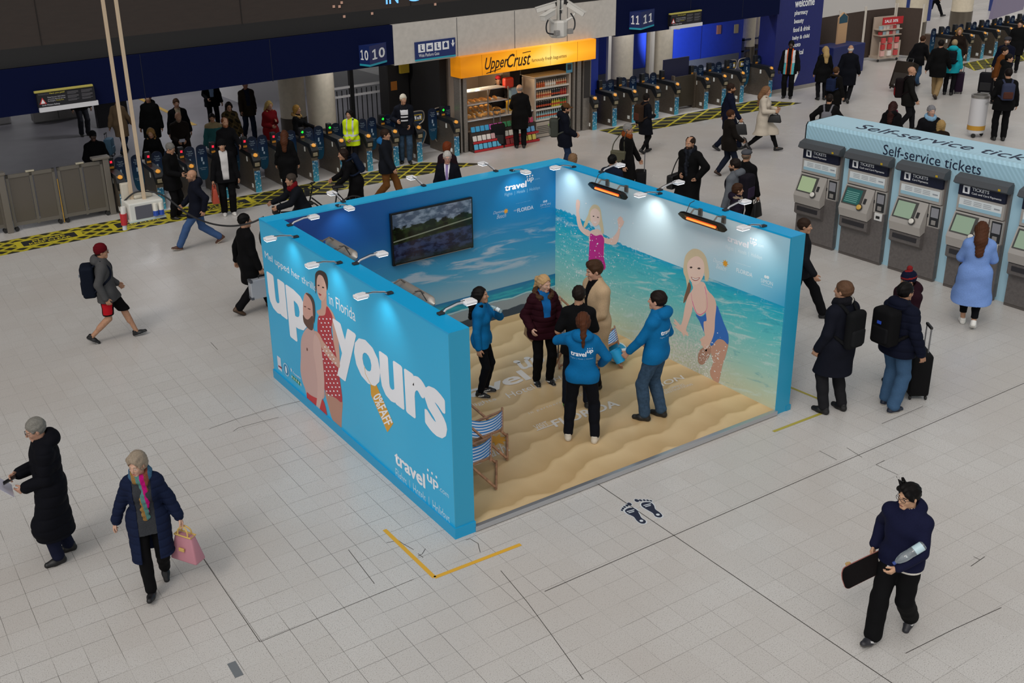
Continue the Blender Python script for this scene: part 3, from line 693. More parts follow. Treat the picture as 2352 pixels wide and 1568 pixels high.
# platform number signs
white = M('#eef0f2', .5); teal = M('#2aa5bd', .5)
def num_sign(num, pxl, pxc, pxr, label):
    l, r = WY(*pxl, YB), WY(*pxr, YB); c = WY(*pxc, YB-.36); z0, z1 = 2.72, 3.22
    t = empty('platform_sign', (l[0], YB, z0), 0, label, 'sign'); w = r[0]-l[0]; cx = c[0]-l[0]; cyy = c[1]-YB
    tri = [(0, 0), (cx, cyy), (w, 0)]
    b = B(); b.prism([(p[0], p[1], .05) for p in tri], (0, 0, z1-z0-.05)); bd = b.build('sign_body', M('#182a63', .45), t)
    b = B(); b.prism([(p[0], p[1]-.002, 0) for p in tri], (0, 0, .05)); b.build('teal_strip', teal, t)
    u1 = np.array([cx, cyy, 0.]); L1 = np.linalg.norm(u1); u1 /= L1; u2 = np.array([w-cx, -cyy, 0.]); L2 = np.linalg.norm(u2); u2 /= L2
    n1 = np.array([u1[1], -u1[0], 0]); n2 = np.array([u2[1], -u2[0], 0])
    for o_, u_, L_, n_ in ((np.array([0, 0, .15]), u1, L1, n1), (np.array([cx, cyy, .15]), u2, L2, n2)):
        for j_, ch in enumerate(num):
            a_ = o_+u_*L_*(.13+.40*j_)+n_*.004; w_ = L_*.32
            if ch == '1':
                b = B(); b.prism([a_+u_*w_*x+np.array([0, 0, z]) for x, z in ((.1, 0), (.95, 0), (.95, .035), (.68, .035), (.68, .25), (.5, .25), (.1, .215), (.1, .175), (.42, .2), (.42, .035), (.1, .035))], tuple(n_*.002)); b.build('numeral', white, bd)
            else: lay_text('numeral', ch, a_, u_, (0, 0, 1), w_*1.15, .25, white, bd, bold=.02)
num_sign('10', (824, 110), (848, 118), (887, 105), 'navy corner sign numbered ten, beside the pale wall with pictograms')
num_sign('11', (1446, 40), (1473, 45), (1503, 38), 'navy corner sign numbered eleven, beside the small warning board')
# wide gate sign with pictograms
t = empty('gate_direction_sign', (8.6, YB, 2.62), 0, 'navy sign with four white pictograms and a down arrow on the pale wall', 'sign')
p0, p1 = WY(953, 138, YB), WY(1044, 96, YB); w = p1[0]-p0[0]; h = .48
t.location = (p0[0], YB, p0[2]-.03)
b = B(); b.box(0, w, -.04, 0, .04, h); bd = b.build('sign_body', M('#1c2f6a', .45), t)
b = B(); b.box(0, w, -.042, 0, 0, .04); b.build('teal_strip', teal, t)
for k in range(4):
    b = B(); x = .09+k*.245; b.box(x, x+.2, -.044, -.038, .21, .42); pc = b.build('pictogram', white, bd)
    b = B(); b.mat(0); cx = x+.1
    if k == 1: b.box(cx-.06, cx+.06, -.047, -.043, .27, .32); b.box(cx-.05, cx+.05, -.047, -.043, .33, .36)
    elif k == 3: b.box(cx-.05, cx+.05, -.047, -.043, .26, .37); b.box(cx-.02, cx+.02, -.047, -.043, .37, .40)
    else: b.box(cx-.03, cx+.0, -.047, -.043, .27, .36); b.box(cx-.02, cx+.05, -.047, -.043, .25, .28); b.lathe([(.001, 0), (.02, 0), (.02, .004), (.001, .004)], (0, 0, 0), 10)
    b.v = [(v[0], v[1], v[2]) if abs(v[1]) > .03 else (cx-.015+v[0], -.047+v[2], .385+v[1]) for v in b.v]
    o = b.build('glyph', M('#1c2f6a', .5), bd)
b = B(); b.prism([(1.09, -.044, .36), (1.15, -.044, .25), (1.21, -.044, .36), (1.17, -.044, .33), (1.17, -.044, .43), (1.13, -.044, .43), (1.13, -.044, .33)], (0, .004, 0)); b.build('arrow', white, bd)
lay_text('lettering', 'Wide Platform Gate', (.10, -.044, .09), (1, 0, 0), (0, 0, 1), .62, .085, white, bd)
# fare warning boards hung on the beam
def warn(TL, BR, label):
    a, c = WY(*TL, YB-.12), WY(*BR, YB-.12); w = c[0]-a[0]; h = a[2]-c[2]
    t = empty('warning_board', (a[0], YB-.12, c[2]), 0, label, 'sign')
    b = B(); b.box(.02, w, 0, .121, .09, h-.04); bd = b.build('board', M('#15141a', .5), t)
    b = B(); b.box(-.02, w-.02, -.03, .06, h-.045, h, .01); b.build('yellow_rail', M('#b8ac55', .5), t)
    b = B(); b.box(.03, w+.04, -.02, .06, -.01, .09); b.build('white_strip', M('#dcdce0', .5), t)
    wt, yl, gy = M('#c9c8cf', .6), M('#c8bd4a', .6), M('#5f5d62', .6); f = -.003
    L = lambda s_, x, z, ww, hh, m, bo=0: lay_text('lettering', s_, (x*w, f, .09+z*(h-.13)), (1, 0, 0), (0, 0, 1), ww*w, hh*(h-.13), m, bd, bold=bo)
    L('WARNING:', .04, .80, .18, .13, gy, .01); L('Have you paid?', .23, .79, .26, .15, yl, .015)
    L('Please buy your ticket before', .19, .56, .30, .11, wt); L('you travel, otherwise you may', .19, .43, .30, .11, wt); L('be charged a', .19, .31, .13, .11, wt); L('Penalty Fare.', .33, .31, .13, .11, yl)
    L('South Western Railway', .08, .06, .30, .13, wt, .01)
    b = B()
    for x0 in (.53, .77):
        for z0, n_ in ((.82, 3), (.55, 3), (.30, 2)):
            for k in range(n_): b.box(x0*w, (x0+.19-.04*(k == n_-1))*w, f, 0, .09+(z0-k*.07)*(h-.13), .09+(z0+.035-k*.07)*(h-.13))
    b.build('small_print', gy, bd)
    b = B(); b.prism([(.04*w, f, .09+.22*(h-.13)), (.165*w, f, .09+.22*(h-.13)), (.10*w, f, .09+.66*(h-.13))], (0, .004, 0)); b.build('red_triangle', M('#c03434', .5), bd)
    b = B(); b.prism([(.065*w, f-.002, .09+.26*(h-.13)), (.14*w, f-.002, .09+.26*(h-.13)), (.102*w, f-.002, .09+.55*(h-.13))], (0, .002, 0)); b.build('white_triangle', white, bd)
warn((80, 210), (222, 240), 'black fare warning board with yellow rail above the grey barrier')
warn((1540, 31), (1610, 58), 'small black fare warning board with yellow rail beside the number 11 sign')
# columns
def column(x, y, r, zb=.85):
    b = B(); b.mat(0).lathe([(r, zb), (r, 3.62)], (x, y, 0), 32); b.mat(1).lathe([(r+.015, 0), (r+.015, zb)], (x, y, 0), 32)
    return tag(b.build('column', [M('#cfc4ae', .5, tex='paint'), M('#6f675c', .35, metal=.7)], smooth=True), kind='structure')
column(6.86, 17.5, .385); column(6.75, 19.2, .37); column(17.46, 17.5, .38); column(18.98, 17.4, .42)
column(WY(1722, 60, 19.2)[0], 19.2, .22); column(WY(1743, 60, 19.4)[0], 19.4, .2); column(38.2, 19.6, .42); column(34.2, 19.2, .62)
# blue hoarding behind the middle gates, lit by one spot
struct('wall_right', [(15.2, 28.5, 20.6, 20.9, 0, 3.62), (14.9, 15.2, 15.9, 20.9, 0, 3.62)], M('#17329a', .5, tex='paint'))
struct('trim_6', [(16.42, 16.54, 16.9, 17.0, 0, 3.62), (18.3, 18.4, 17.0, 17.1, 0, 3.62)], M('#d6d0c4', .5))
struct('trim_4', [(15.2, 26, 20.56, 20.6, 0, .35)], M('#5a5c66', .6))
struct('trim_4', [(x, x+.02, 20.585, 20.6, .35, 3.6) for x in (17.3, 18.6, 20.0, 21.3, 22.6, 24)], M('#0c1c66', .6))
for (px_, c_) in (((1652, 68), '#8a5a4a'), ((1692, 66), '#9a8a6a')):
    q = WY(*px_, 20.55); b = B(); b.box(q[0]-.09, q[0]+.09, 20.54, 20.6, q[2]-.16, q[2]+.16); tag(b.build('notice', M(c_, .6)), 'small %s notice on the blue hoarding' % ('reddish' if c_ == '#8a5a4a' else 'yellowish'), 'notice')
q = WY(1557, 63, 18.5)
t = empty('spot_lamp', (q[0], 18.5, q[2]), 0, 'small bright spot lamp throwing a cone of light on the blue hoarding', 'lamp')
b = B(); b.tube([(0, 0, 3.62-q[2]), (0, 0, .08)], .02); b.build('stem', M('#222222', .5), t); b = B(); b.lathe([(.02, .1), (.07, .02), (.075, -.06), (.06, -.06)], (0, 0, 0), 16); b.build('housing', M('#dddddd', .4), t)
b = B(); b.lathe([(.055, -.062), (.055, -.058)], (0, 0, 0), 16); b.build('lens', M('#eef4ff', .3, emit=8), t)
ld = bpy.data.lights.new('spot', 'SPOT'); ld.energy = 900; ld.spot_size = math.radians(70); ld.spot_blend = .6; ld.color = (.75, .83, 1); ld.shadow_soft_size = .05
lo_ = bpy.data.objects.new('light', ld); COL.objects.link(lo_); lo_.parent = t; lo_.location = (0, 0, -.1); lo_.rotation_euler = Vector((.75, 1, -.22)).to_track_quat('-Z', 'Y').to_euler()
# welcome totem
t = empty('welcome_panel', (22.1, 15.4, 0), 0, 'tall navy panel listing pharmacy, beauty and other shop departments in white', 'sign')
b = B(); b.box(0, 2.13, 0, .7, .12, 4.6); bd = b.build('panel', M('#1b2468', .45, tex='paint'), t); b = B(); b.box(-.02, 2.15, -.02, .72, 0, .12); b.build('plinth', M('#8f8a84', .6), t)
for s_, l_, tp, wd, hh in (('welcome', (1826, 14), 0, .92, .27), ('pharmacy', (1825, 35), 0, .62, .19), ('beauty', (1824, 54), 0, .45, .19), ('food & drink', (1822, 71), 0, .80, .16), ('baby & child', (1820, 91), 0, .80, .16), ('photo', (1818, 109), 0, .42, .19), ('electrical', (1816, 125), 0, .60, .16)):
    q = WY(l_[0], l_[1], 15.39); lay_text('lettering', s_, (q[0]-22.1, -.006, q[2]-.05), (1, 0, 0), (0, 0, 1), wd*1.0, hh, white, bd, bold=.03)
b = B(); q = [WY(*p, 15.392) for p in ((1817, 200), (1821, 152), (1833, 170))]
b.prism([(WY(*p, 15.392)[0]-22.1, -.006, WY(*p, 15.392)[2]) for p in ((1815, 202), (1823, 175), (1820, 152), (1826, 155), (1834, 168), (1825, 190))], (0, .004, 0)); b.build('white_tick', white, bd)
# hatched rubber mats in front of the gates
def mat_nodes(th, sx, sy, a='#b9ad28', c='#26250f'):
    def f(n, b):
        g = NG(n); x, y, z = g.sep(g.pos()); u = g.m('DIVIDE', x, sx); v = g.m('DIVIDE', y, sy)
        d1 = g.m('ABSOLUTE', g.m('SUBTRACT', g.m('FRACT', g.m('ADD', u, v)), .5)); d2 = g.m('ABSOLUTE', g.m('SUBTRACT', g.m('FRACT', g.m('SUBTRACT', u, v)), .5))
        k = g.step(g.m('MAXIMUM', d1, d2), .5-th-.04, .5-th+.04); k = g.m('MULTIPLY', k, g.step(g.noise(g.pos(), 9, 3), .2, .5, .72, 1))
        g.out(b, g.mix(k, c, a))
    return f
yl, bk = M('#c6b827', .6), M('#1a1b1f', .7)
def warn_mat(poly, nodes, label, panels):
    t = empty('floor_mat', (poly[0][0], poly[0][1], .0), 0, label, 'mat'); ox, oy = poly[0]
    b = B(); b.prism([(p[0]-ox, p[1]-oy, .001) for p in poly], (0, 0, .006)); bd = b.build('mat', node_mat('hatched mat', nodes, .6), t)
    for x, y in panels:
        b = B(); b.box(x-ox, x-ox+1.42, y-oy, y-oy+.52, .007, .009); pa = b.build('panel', yl, t)
        b = B(); b.box(x-ox+.13, x-ox+1.29, y-oy+.07, y-oy+.45, .009, .0095); b.build('black_field', bk, pa)
        lay_text('lettering', 'PLEASE', (x-ox+.36, y-oy+.27, .0105), (1, 0, 0), (0, 1, 0), .7, .13, yl, pa, bold=.02); lay_text('lettering', 'KEEP CLEAR', (x-ox+.26, y-oy+.1, .0105), (1, 0, 0), (0, 1, 0), .9, .13, yl, pa, bold=.02)
warn_mat([(-9, 14.07), (3.55, 14.1), (3.55, 15.1), (-9, 15.1)], mat_nodes(.17, .43, .31), 'yellow and black diamond hatched mat before the grey barrier', [(-2.0, 14.33), (.05, 14.35), (2.1, 14.36)])
warn_mat([(3.56, 14.1), (9.75, 13.95), (8.55, 15.1), (3.56, 15.1)], mat_nodes(.085, .5, .42), 'dark mat with a yellow lattice before the gates left of the food kiosk', [])
warn_mat([(14.5, 14.1), (21.65, 13.77), (21.0, 15.0), (14.5, 14.95)], mat_nodes(.075, .9, .5), 'dark mat with yellow lattice before the gates by the blue hoarding', [])
warn_mat([(30.2, 13.6), (40, 13.6), (40, 14.7), (31, 14.7)], mat_nodes(.09, .5, .42), 'yellow hatched mat before the farthest row of gates', [])
# ticket gates
steel = M('#786e62', .38, metal=.75, tex='metal'); gblack = M('#15171a', .45); orange = M('#e09a3c', .4, emit=.25); navyp = M('#123a63', .4)
def strip_nodes(n, b):
    g = NG(n); x, y, z = g.sep(g.new('ShaderNodeTexCoord').outputs['Object']); k = g.noise(g.comb(x, y, z), 16, 3, .6)
    g.out(b, g.mix(g.step(k, .55, .6), g.ramp(z, [(0, '#3c9db8'), (.5, '#1b5f86')]), '#c7dbe4'))
smat = node_mat('gate poster', strip_nodes, .4)
def paddle_nodes(n, b):
    g = NG(n); x, y, z = g.sep(g.new('ShaderNodeTexCoord').outputs['Object']); g.out(b, g.ramp(g.m('MULTIPLY', z, .8), [(.3, '#0d4c68'), (.75, '#0c2444'), (1, '#0a1428')]))
pmat = node_mat('gate paddle', paddle_nodes, .35)
def paddle(t, x, wide=0):
    w = .13 if not wide else .17
    pts = [(-w*.55, .36), (w*.2, .33), (w*.7, .40), (w, .62), (w, 1.08), (w*.7, 1.18), (0, 1.21), (-w*.7, 1.18), (-w, 1.08), (-w, .6)]
    Q = smooth_poly([(p[0], 0, p[1]) for p in pts], 3); b = B(); b.prism([(x+q[0], .82, q[2]) for q in Q], (0, .025, 0)); p = b.build('paddle', pmat, t)
    lt = M('#9fb4c4', .6)
    for s_, z, hh, ww in (('Touch', 1.07, .035, .12), ('in and out', 1.02, .035, .16), ('here', .975, .035, .09), ('South Western', .62, .03, .19), ('Railway', .575, .03, .11)): lay_text('lettering', s_, (x-ww/2, .817, z), (1, 0, 0), (0, 0, 1), ww, hh, lt, p)
    b = B(); b.box(x-.03, x+.01, .816, .819, .80, .9); b.box(x+.0, x+.04, .816, .819, .72, .78); b.build('figure_print', lt, p)
def gate(red=None, flaps=(-.25, .25), label=''):
    t = empty('ticket_gate', (0, 0, 0), 0, label, 'ticket gate', 'ticket gates')
    b = B(); b.box(-.09, .09, .02, 1.3, 0, .96, .02); b.build('pedestal', steel, t)
    b = B(); b.prism([(-.1, -.02, .62), (-.1, -.05, .80), (-.1, .06, .97), (-.1, .95, .99), (-.1, .95, .90), (-.1, .2, .86)], (.2, 0, 0)); b.build('hood', gblack, t)
    b = B(); b.box(-.075, .075, .004, .022, .0, .53); b.build('poster_strip', smat, t)
    b = B(); b.lathe([(.005, .02), (.05, .018), (.06, .0)], (0, 0, 0), 20); o = b.build('card_reader', orange, t, True); o.location = (0, .02, .925); o.rotation_euler = (math.radians(38), 0, 0)
    b = B(); b.box(-.06, .06, -.065, .0, .66, .75, .01); b.build('ticket_slot', M('#8a8068', .5), t)
    b = B(); b.box(-.065, .065, .66, .78, .97, 1.26, .015); o = b.build('display_head', gblack, t)
    b = B(); b.box(-.05, .05, .654, .661, 1.0, 1.05); b.build('amber_label', M('#b0741f', .5, emit=.1), o)
    b = B()
    if red is None: pass
    elif red: b.prism([(-.03, .654, 1.14), (-.012, .654, 1.155), (-.03, .654, 1.17), (-.015, .654, 1.185), (0, .654, 1.17), (.015, .654, 1.185), (.03, .654, 1.17), (.012, .654, 1.155), (.03, .654, 1.14), (.015, .654, 1.125), (0, .654, 1.14), (-.015, .654, 1.125)], (0, .006, 0))
    else: b.prism([(-.035, .654, 1.15), (.012, .654, 1.19), (.012, .654, 1.17), (.035, .654, 1.17), (.035, .654, 1.13), (.012, .654, 1.13), (.012, .654, 1.11)], (0, .006, 0))
    if red is not None: b.build('signal', M('#ff2038' if red else '#20e040', .4, emit=1.6 if red else 1.0), o)
    b = B(); b.box(-.095, -.088, .1, .2, .1, .2); b.box(-.095, -.088, .35, .41, .72, .84); b.build('white_plate', M('#d5d8d4', .5), t)
    for f in flaps: paddle(t, f)
    return t
g_red = gate(True); g_green = gate(False); g_dark = gate(); used = set()
def put(src, x, y, lab):
    o = src if src.name not in used else copy_tree(src); used.add(src.name); o.location = (x, y, 0); o['label'] = lab; return o
GL = [(.62, 15.3, 1), (1.5, 15.25, 1), (2.3, 15.2, 1), (3.1, 15.2, 1), (3.93, 15.2, 1), (4.71, 15.2, 1), (5.5, 15.2, 0), (6.28, 15.2, 0), (7.06, 15.2, 0), (7.85, 15.2, 0), (8.57, 15.2, 0), (9.68, 15.1, 0)]
ordn = ['first', 'second', 'third', 'fourth', 'fifth', 'sixth', 'seventh', 'eighth', 'ninth', 'tenth', 'eleventh', 'last']
for k, (x, y, r) in enumerate(GL): put(g_red if r else g_green, x, y, 'ticket gate with a %s, %s from the grey barrier' % ('red cross' if r else 'green arrow', ordn[k]))
GM = [14.45, 15.2, 15.95, 16.85, 17.65, 18.88, 19.63, 20.42, 21.7]
for k, x in enumerate(GM): put(g_dark, x, 15.1, 'ticket gate before the blue hoarding, %s in the row from the food kiosk' % (ordn[k] if k < 8 else 'last'))['group'] = 'ticket gates by the blue hoarding'
GR = [31.0, 31.8, 32.6, 33.4, 34.2, 35.0, 35.8, 36.6]
for k, x in enumerate(GR): put(g_dark, x, 14.9, 'ticket gate in the farthest row, %s from the brown partitions' % ordn[k])['group'] = 'farthest ticket gates'
# wide gate leaves with rounded tube frames
def wide_leaf(x, s, label, y=16.0):
    t = empty('wide_gate_leaf', (x, y, 0), 0, label, 'gate leaf', 'wide gate leaves')
    pts = smooth_poly([(0, 0, .3), (0, 0, .72), (0, 0, 1.1), (s*.06, 0, 1.17), (s*.34, 0, 1.17), (s*.42, 0, 1.1), (s*.42, 0, .95), (s*.36, 0, .86), (s*.25, 0, .8), (s*.27, 0, .68), (s*.42, 0, .62), (s*.46, 0, .5), (s*.32, 0, .24), (s*.08, 0, .22)], 4)
    b = B(); b.tube(pts+[pts[0]], .018, 8); b.build('tube_frame', M('#a59c90', .35, metal=.6), t, True)
    b = B(); b.prism([(q[0]*.94+s*.012, .005, q[2]) for q in pts], (0, .01, 0)); g = b.build('panel', pmat, t)
    b = B(); b.box(s*.06, s*.36, -.012, .004, .92, 1.09); p = b.build('yellow_plate', M('#b89a2a', .5), t)
    b = B(); b.box(s*.085, s*.335, -.016, -.011, .945, 1.065); b.build('pictogram_field', M('#14234a', .5), p)
    b = B(); b.box(s*.11, s*.17, -.019, -.015, .96, 1.05); b.box(s*.2, s*.25, -.019, -.015, .96, 1.02); b.box(s*.27, s*.32, -.019, -.015, .96, 1.05); b.build('pictogram', white, p)
wide_leaf(8.78, 1, 'rounded blue leaf of the wide gate, nearer to the white column'); wide_leaf(9.93, -1, 'rounded blue leaf of the wide gate, next to the food kiosk')
wide_leaf(20.62, 1, 'rounded gate leaf beside the welcome panel, farther from it'); wide_leaf(21.55, -1, 'rounded gate leaf nearest to the welcome panel')
# grey manual gate between the middle gates
t = empty('swing_gate', (17.85, 15.5, 0), 0, 'plain steel swing gate between the two groups of gates before the blue hoarding', 'gate')
b = B(); b.box(0, .9, 0, .04, .1, 1.05); b.build('leaf', M('#4d463c', .4, metal=.6), t); b = B(); b.box(-.03, .03, -.03, .07, 0, 1.1); b.box(.87, .93, -.03, .07, 0, 1.1); b.build('post', steel, t)
b = B(); b.box(-.1, .95, .35, .4, .9, 1.55); b.build('dark_board', M('#1b1d3c', .6), t)
# grey barrier on the left
def barrier(x0, x1, y0, y1, label):
    t = empty('barrier_gate', (x0, y0, 0), math.atan2(y1-y0, x1-x0), label, 'barrier', 'grey barrier gates'); L = math.hypot(x1-x0, y1-y0); fm = M('#7c776f', .4, metal=.5); gm = M('#6a645d', .3, metal=.35)
    b = B(); b.box(.0, L, -.02, .02, .12, .2); b.box(0, L, -.025, .025, 1.22, 1.3)
    for x in (.0, L/2-.02, L-.06): b.box(x, x+.06, -.025, .025, .1, 1.3)
    b.build('frame', fm, t)
    for k in range(2):
        b = B(); b.box(.07+k*L/2, L/2-.03+k*L/2-(.03 if k else 0), -.008, .008, .2, 1.22); b.build('panel', gm, t)
    b = B(); b.box(L*.42, L*.6, -.04, .04, 1.3, 1.34, .01); b.build('handle_plate', M('#cfc8b4', .35, metal=.6), t)
    for x in (.05, L-.05):
        for yy in (-.05, .05): b = B(); b.lathe([(.045, -.015), (.05, 0), (.045, .015)], (0, 0, 0), 14); o = b.build('caster', M('#222222', .6), t); o.location = (x, yy, .05); o.rotation_euler = (math.pi/2, 0, 0)
barrier(-1.8, -.74, 15.72, 15.68, 'grey barrier gate leaf with two panels beside the yellow drop bolt'); barrier(-.68, .34, 15.68, 15.66, 'grey barrier gate leaf next to the first ticket gate'); barrier(-4.2, -1.95, 15.75, 15.75, 'grey barrier gate leaf cut off by the picture edge')
for x, l in ((-1.9, 'grey square barrier post at the end of the fence'), (.42, 'grey square barrier post beside the first ticket gate')):
    b = B(); b.box(x-.07, x+.07, 15.6, 15.8, 0, 1.35, .01); b.box(x-.3, x+.1, 15.58, 15.82, 1.33, 1.39, .01); tag(b.build('barrier_post', M('#837d75', .4, metal=.4)), l, 'post')
b = B(); b.tube([(-.71, 15.64, 1.05), (-.71, 15.64, .45)], .012); b.tube([(-.71, 15.64, .5), (-.71, 15.64, .02)], .014); tag(b.build('drop_bolt', M('#b08a3a', .4)), 'yellow drop bolt between the two grey barrier leaves', 'bolt')
# things farther inside the left hall
t = empty('information_totem', (2.75, 25.7, 0), 0, 'black information totem with small white and blue lines of text', 'totem'); b = B(); b.box(0, 1.0, 0, .3, 0, 2.3, .02); bd = b.build('body', M('#0a0a0c', .3), t)
b = B(); b.box(.05, .4, -.004, 0, 1.72, 1.76); b.box(.1, .34, -.004, 0, 1.42, 1.5); b.build('screen_text', M('#cfd0ee', .5, emit=1.2), bd)
t = empty('metal_cabinet', (1.2, 27.9, 0), 0, 'low grey metal cabinet under the fare warning board', 'cabinet'); b = B(); b.box(0, 1.6, 0, .5, .05, .95, .02); b.build('body', M('#8d8a86', .5), t); b = B(); b.box(.79, .81, -.006, 0, .1, .9); b.build('door_seam', M('#4a4846', .6), t)
b = B(); b.box(-.6, .6, 28.6, 29.1, .0, .5, .05); tag(b.build('bench', M('#b0aeac', .5)), 'pale low bench at the far wall of the dim hall', 'bench')
struct('trim_5', [(5.3, 5.45, 24, 32, .004, .012)], M('#c9a23c', .6))
b = B(); b.box(4.2, 4.75, 30.2, 30.5, .05, .7, .05); tag(b.build('suitcase', M('#b02a22', .5)), 'red suitcase far inside the hall', 'suitcase')
# railings and train behind the white column
t = empty('railing', (7.4, 18.6, 0), 0, 'dark railing with white top rails beside the big white column', 'railing'); b = B()
for k in range(13): b.tube([(k*.16, 0, 0), (k*.16, 0, 1.5)], .015, 6)
b.build('bars', M('#141414', .5), t); b = B()
for z in (1.3, 1.55): b.box(-.1, 2.1, -.03, .03, z, z+.06)
b.build('white_rail', M('#e6e2dc', .5), t)
for x in (.95, 2.05): b = B(); b.box(x-.06, x+.06, -.06, .06, 0, 2.2); b.build('post', M('#101010', .5), t)
t = empty('train', (9.3, 26, 0), 0, 'white and red train nose standing behind the railing', 'train')
b = B(); b.prism([(-1.4, 0, .0), (-1.4, -.4, .9), (-1.4, 0, 1.7), (-1.4, .9, 2.6), (-1.4, 8, 2.7), (-1.4, 8, .0)], (2.8, 0, 0)); b.build('body', M('#d8d6d4', .35), t)
b = B(); b.box(-1.42, 1.42, .3, 7.9, 1.5, 2.0); b.box(-1.42, 1.42, -.3, .4, .9, 1.3); b.build('red_band', M('#9c1f22', .4), t)
b = B(); b.prism([(-1.1, -.02, 1.72), (1.1, -.02, 1.72), (1.0, .78, 2.5), (-1.0, .78, 2.5)], (0, -.03, .03)); b.build('windscreen', M('#0b0c0e', .15), t)
t = empty('notice_cabinet', (9.0, 17.6, 0), 0, 'dark tall cabinet with an orange notice behind the wide gate', 'cabinet'); b = B(); b.box(0, .7, 0, .5, 0, 2.2, .02); b.build('body', M('#1d1a18', .5), t); b = B(); b.box(.1, .3, -.006, 0, 1.5, 1.75); b.build('orange_notice', M('#a8641c', .6), t)
q = WY(930, 158, 17.4); b = B(); b.box(q[0]-.14, q[0]+.14, 17.4, 17.5, q[2]-.12, 2.9); b.box(q[0]-.02, q[0]+.02, 17.43, 17.47, 2.9, 3.62); tag(b.build('yellow_sign', M('#a88a1c', .6)), 'hanging yellow sign above the dark notice cabinet', 'sign')
struct('wall_back', [(9.85, 14.9, 18.6, 18.8, 0, 3.62), (9.75, 9.95, 16.0, 18.8, 0, 3.62)], M('#191614', .7))
# right side: brown screens, sale stand, far walls
scr = M('#41342c', .7, tex='paint'); pole = M('#cfc8bc', .4)
S_ = [(26.2, 17.3), (27.7, 17.45), (29.15, 17.5), (30.6, 17.3)]
for k in range(3):
    (x0, y0), (x1, y1) = S_[k], S_[k+1]; t = empty('screen_panel', (x0, y0, 0), math.atan2(y1-y0, x1-x0), 'tall brown partition panel with pale poles, %s from the welcome panel' % ordn[k], 'partition', 'brown partition panels'); L = math.hypot(x1-x0, y1-y0)
    b = B(); b.box(.08, L-.08, -.02, .02, .12, 1.85); b.build('panel', scr, t)
    for x in (.03, L-.03): b = B(); b.tube([(x, 0, 0), (x, 0, 2.0)], .03, 10); b.build('pole', pole, t)
t = empty('screen_panel', (30.65, 17.3, 0), math.radians(-75), 'brown partition panel turned end-on beside the sale stand', 'partition', 'brown partition panels'); b = B(); b.box(.05, .95, -.02, .02, .12, 1.85); b.build('panel', scr, t)
for x in (.03, .97): b = B(); b.tube([(x, 0, 0), (x, 0, 2.0)], .03, 10); b.build('pole', pole, t)
t = empty('sale_stand', (29.35, 16.9, 0), math.radians(-12), 'shop stand with shelves of red and white packs under a red sale sign', 'shop stand')
b = B(); b.box(0, .95, 0, .5, .12, .2); b.box(0, .95, 0, .02, .2, .75)
for z in (.95, 1.15): b.box(0, .95, 0, .4, z, z+.03)
b.box(0, .95, .4, .45, .2, 1.6); b.build('frame', M('#b8a898', .6), t)
b = B(); b.box(.02, .93, -.02, .01, 1.36, 1.62); sg = b.build('red_sign', M('#b8232a', .5), t); lay_text('lettering', 'SALE 30%', (.1, -.024, 1.43), (1, 0, 0), (0, 0, 1), .6, .11, white, sg, bold=.02)
for x in (.05, .9): b = B(); b.lathe([(.04, -.02), (.05, 0), (.04, .02)], (0, 0, 0), 12); o = b.build('caster', M('#222222', .6), t); o.location = (x, .05, .06); o.rotation_euler = (math.pi/2, 0, 0)
rnd = random.Random(4)
for z in (.23, .47, .7, .98, 1.18):
    for k in range(6 if z > .9 else 3):
        b = B(); w = .13 if z > .9 else .16; h = .12 if z > .9 else .19; b.box(-w/2, w/2, 0, .08, 0, h, .005); c = rnd.choice(['#c04848', '#d8a8a0', '#e0d8d0', '#b83838', '#a8c0c8'])
        o = tag(b.build('pack', M(c, .6)), 'small packet on the shelves of the red sale stand', 'packet', 'packets on the sale stand'); R = Matrix.Rotation(math.radians(-12), 4, 'Z'); v = R @ Vector((.1+k*(.15 if z > .9 else .3), -.01 if z < .9 else .1, z)); o.location = (29.35+v.x, 16.9+v.y-.075*(z < .9), v.z); o.rotation_euler = (0, 0, math.radians(-12))
t = empty('blue_counter', (25.6, 15.9, 0), math.radians(6), 'navy promotional counter with a picture board on top beside the welcome panel', 'counter')
b = B(); b.box(0, 1.0, 0, .8, 0, 1.05, .03); b.box(1.05, 2.0, .05, .8, 0, 1.0, .03); b.build('body', M('#13205a', .5), t)
b = B(); b.prism([(.75, .4, 1.05), (1.3, .4, 1.05), (1.3, .4, 1.95), (1.02, .4, 2.12), (.75, .4, 1.95)], (0, .05, 0)); bd = b.build('picture_board', M('#c09a72', .6), t)
b = B(); b.prism([(.78, .395, 1.75), (1.27, .395, 1.75), (1.27, .395, 1.95), (1.02, .395, 2.08), (.78, .395, 1.95)], (0, .004, 0)); b.build('print', M('#1f4a5c', .6), bd)
struct('wall_right', [(24.6, 60, 24.6, 24.9, 0, 6)], M('#cfccc8', .6))
t = empty('rail_barrier', (24.5, 19.0, 0), 0, 'row of dark posts and rails behind the brown partition panels', 'railing'); b = B()
for z in (.7, 1.1): b.box(0, 7, 0, .05, z, z+.06)
for k in range(9): b.box(k*.85, k*.85+.08, 0, .06, 0, 1.2)
b.build('rails', M('#2b3350', .5), t)
bl = M('#2a3a7a', .5)
for k, x in enumerate((40.2, 42.6, 45.0, 48)):
    t = empty('metal_stand', (x, 22.5, 0), 0, 'blue metal stand before the far white wall, %s from the number sign' % ordn[k], 'stand', 'blue stands before the far wall'); b = B(); b.box(0, .16, 0, .16, 0, 2.6); b.build('post', bl, t); b = B(); b.box(-2.2, 0, .04, .12, .9, 1.1); b.box(-2.2, 0, .04, .12, 1.7, 1.85); b.build('rail', bl, t)
t = empty('platform_sign', (34.95, 18.9, 0), 0, 'narrow blue sign with the number 13 beside a cream column', 'sign')
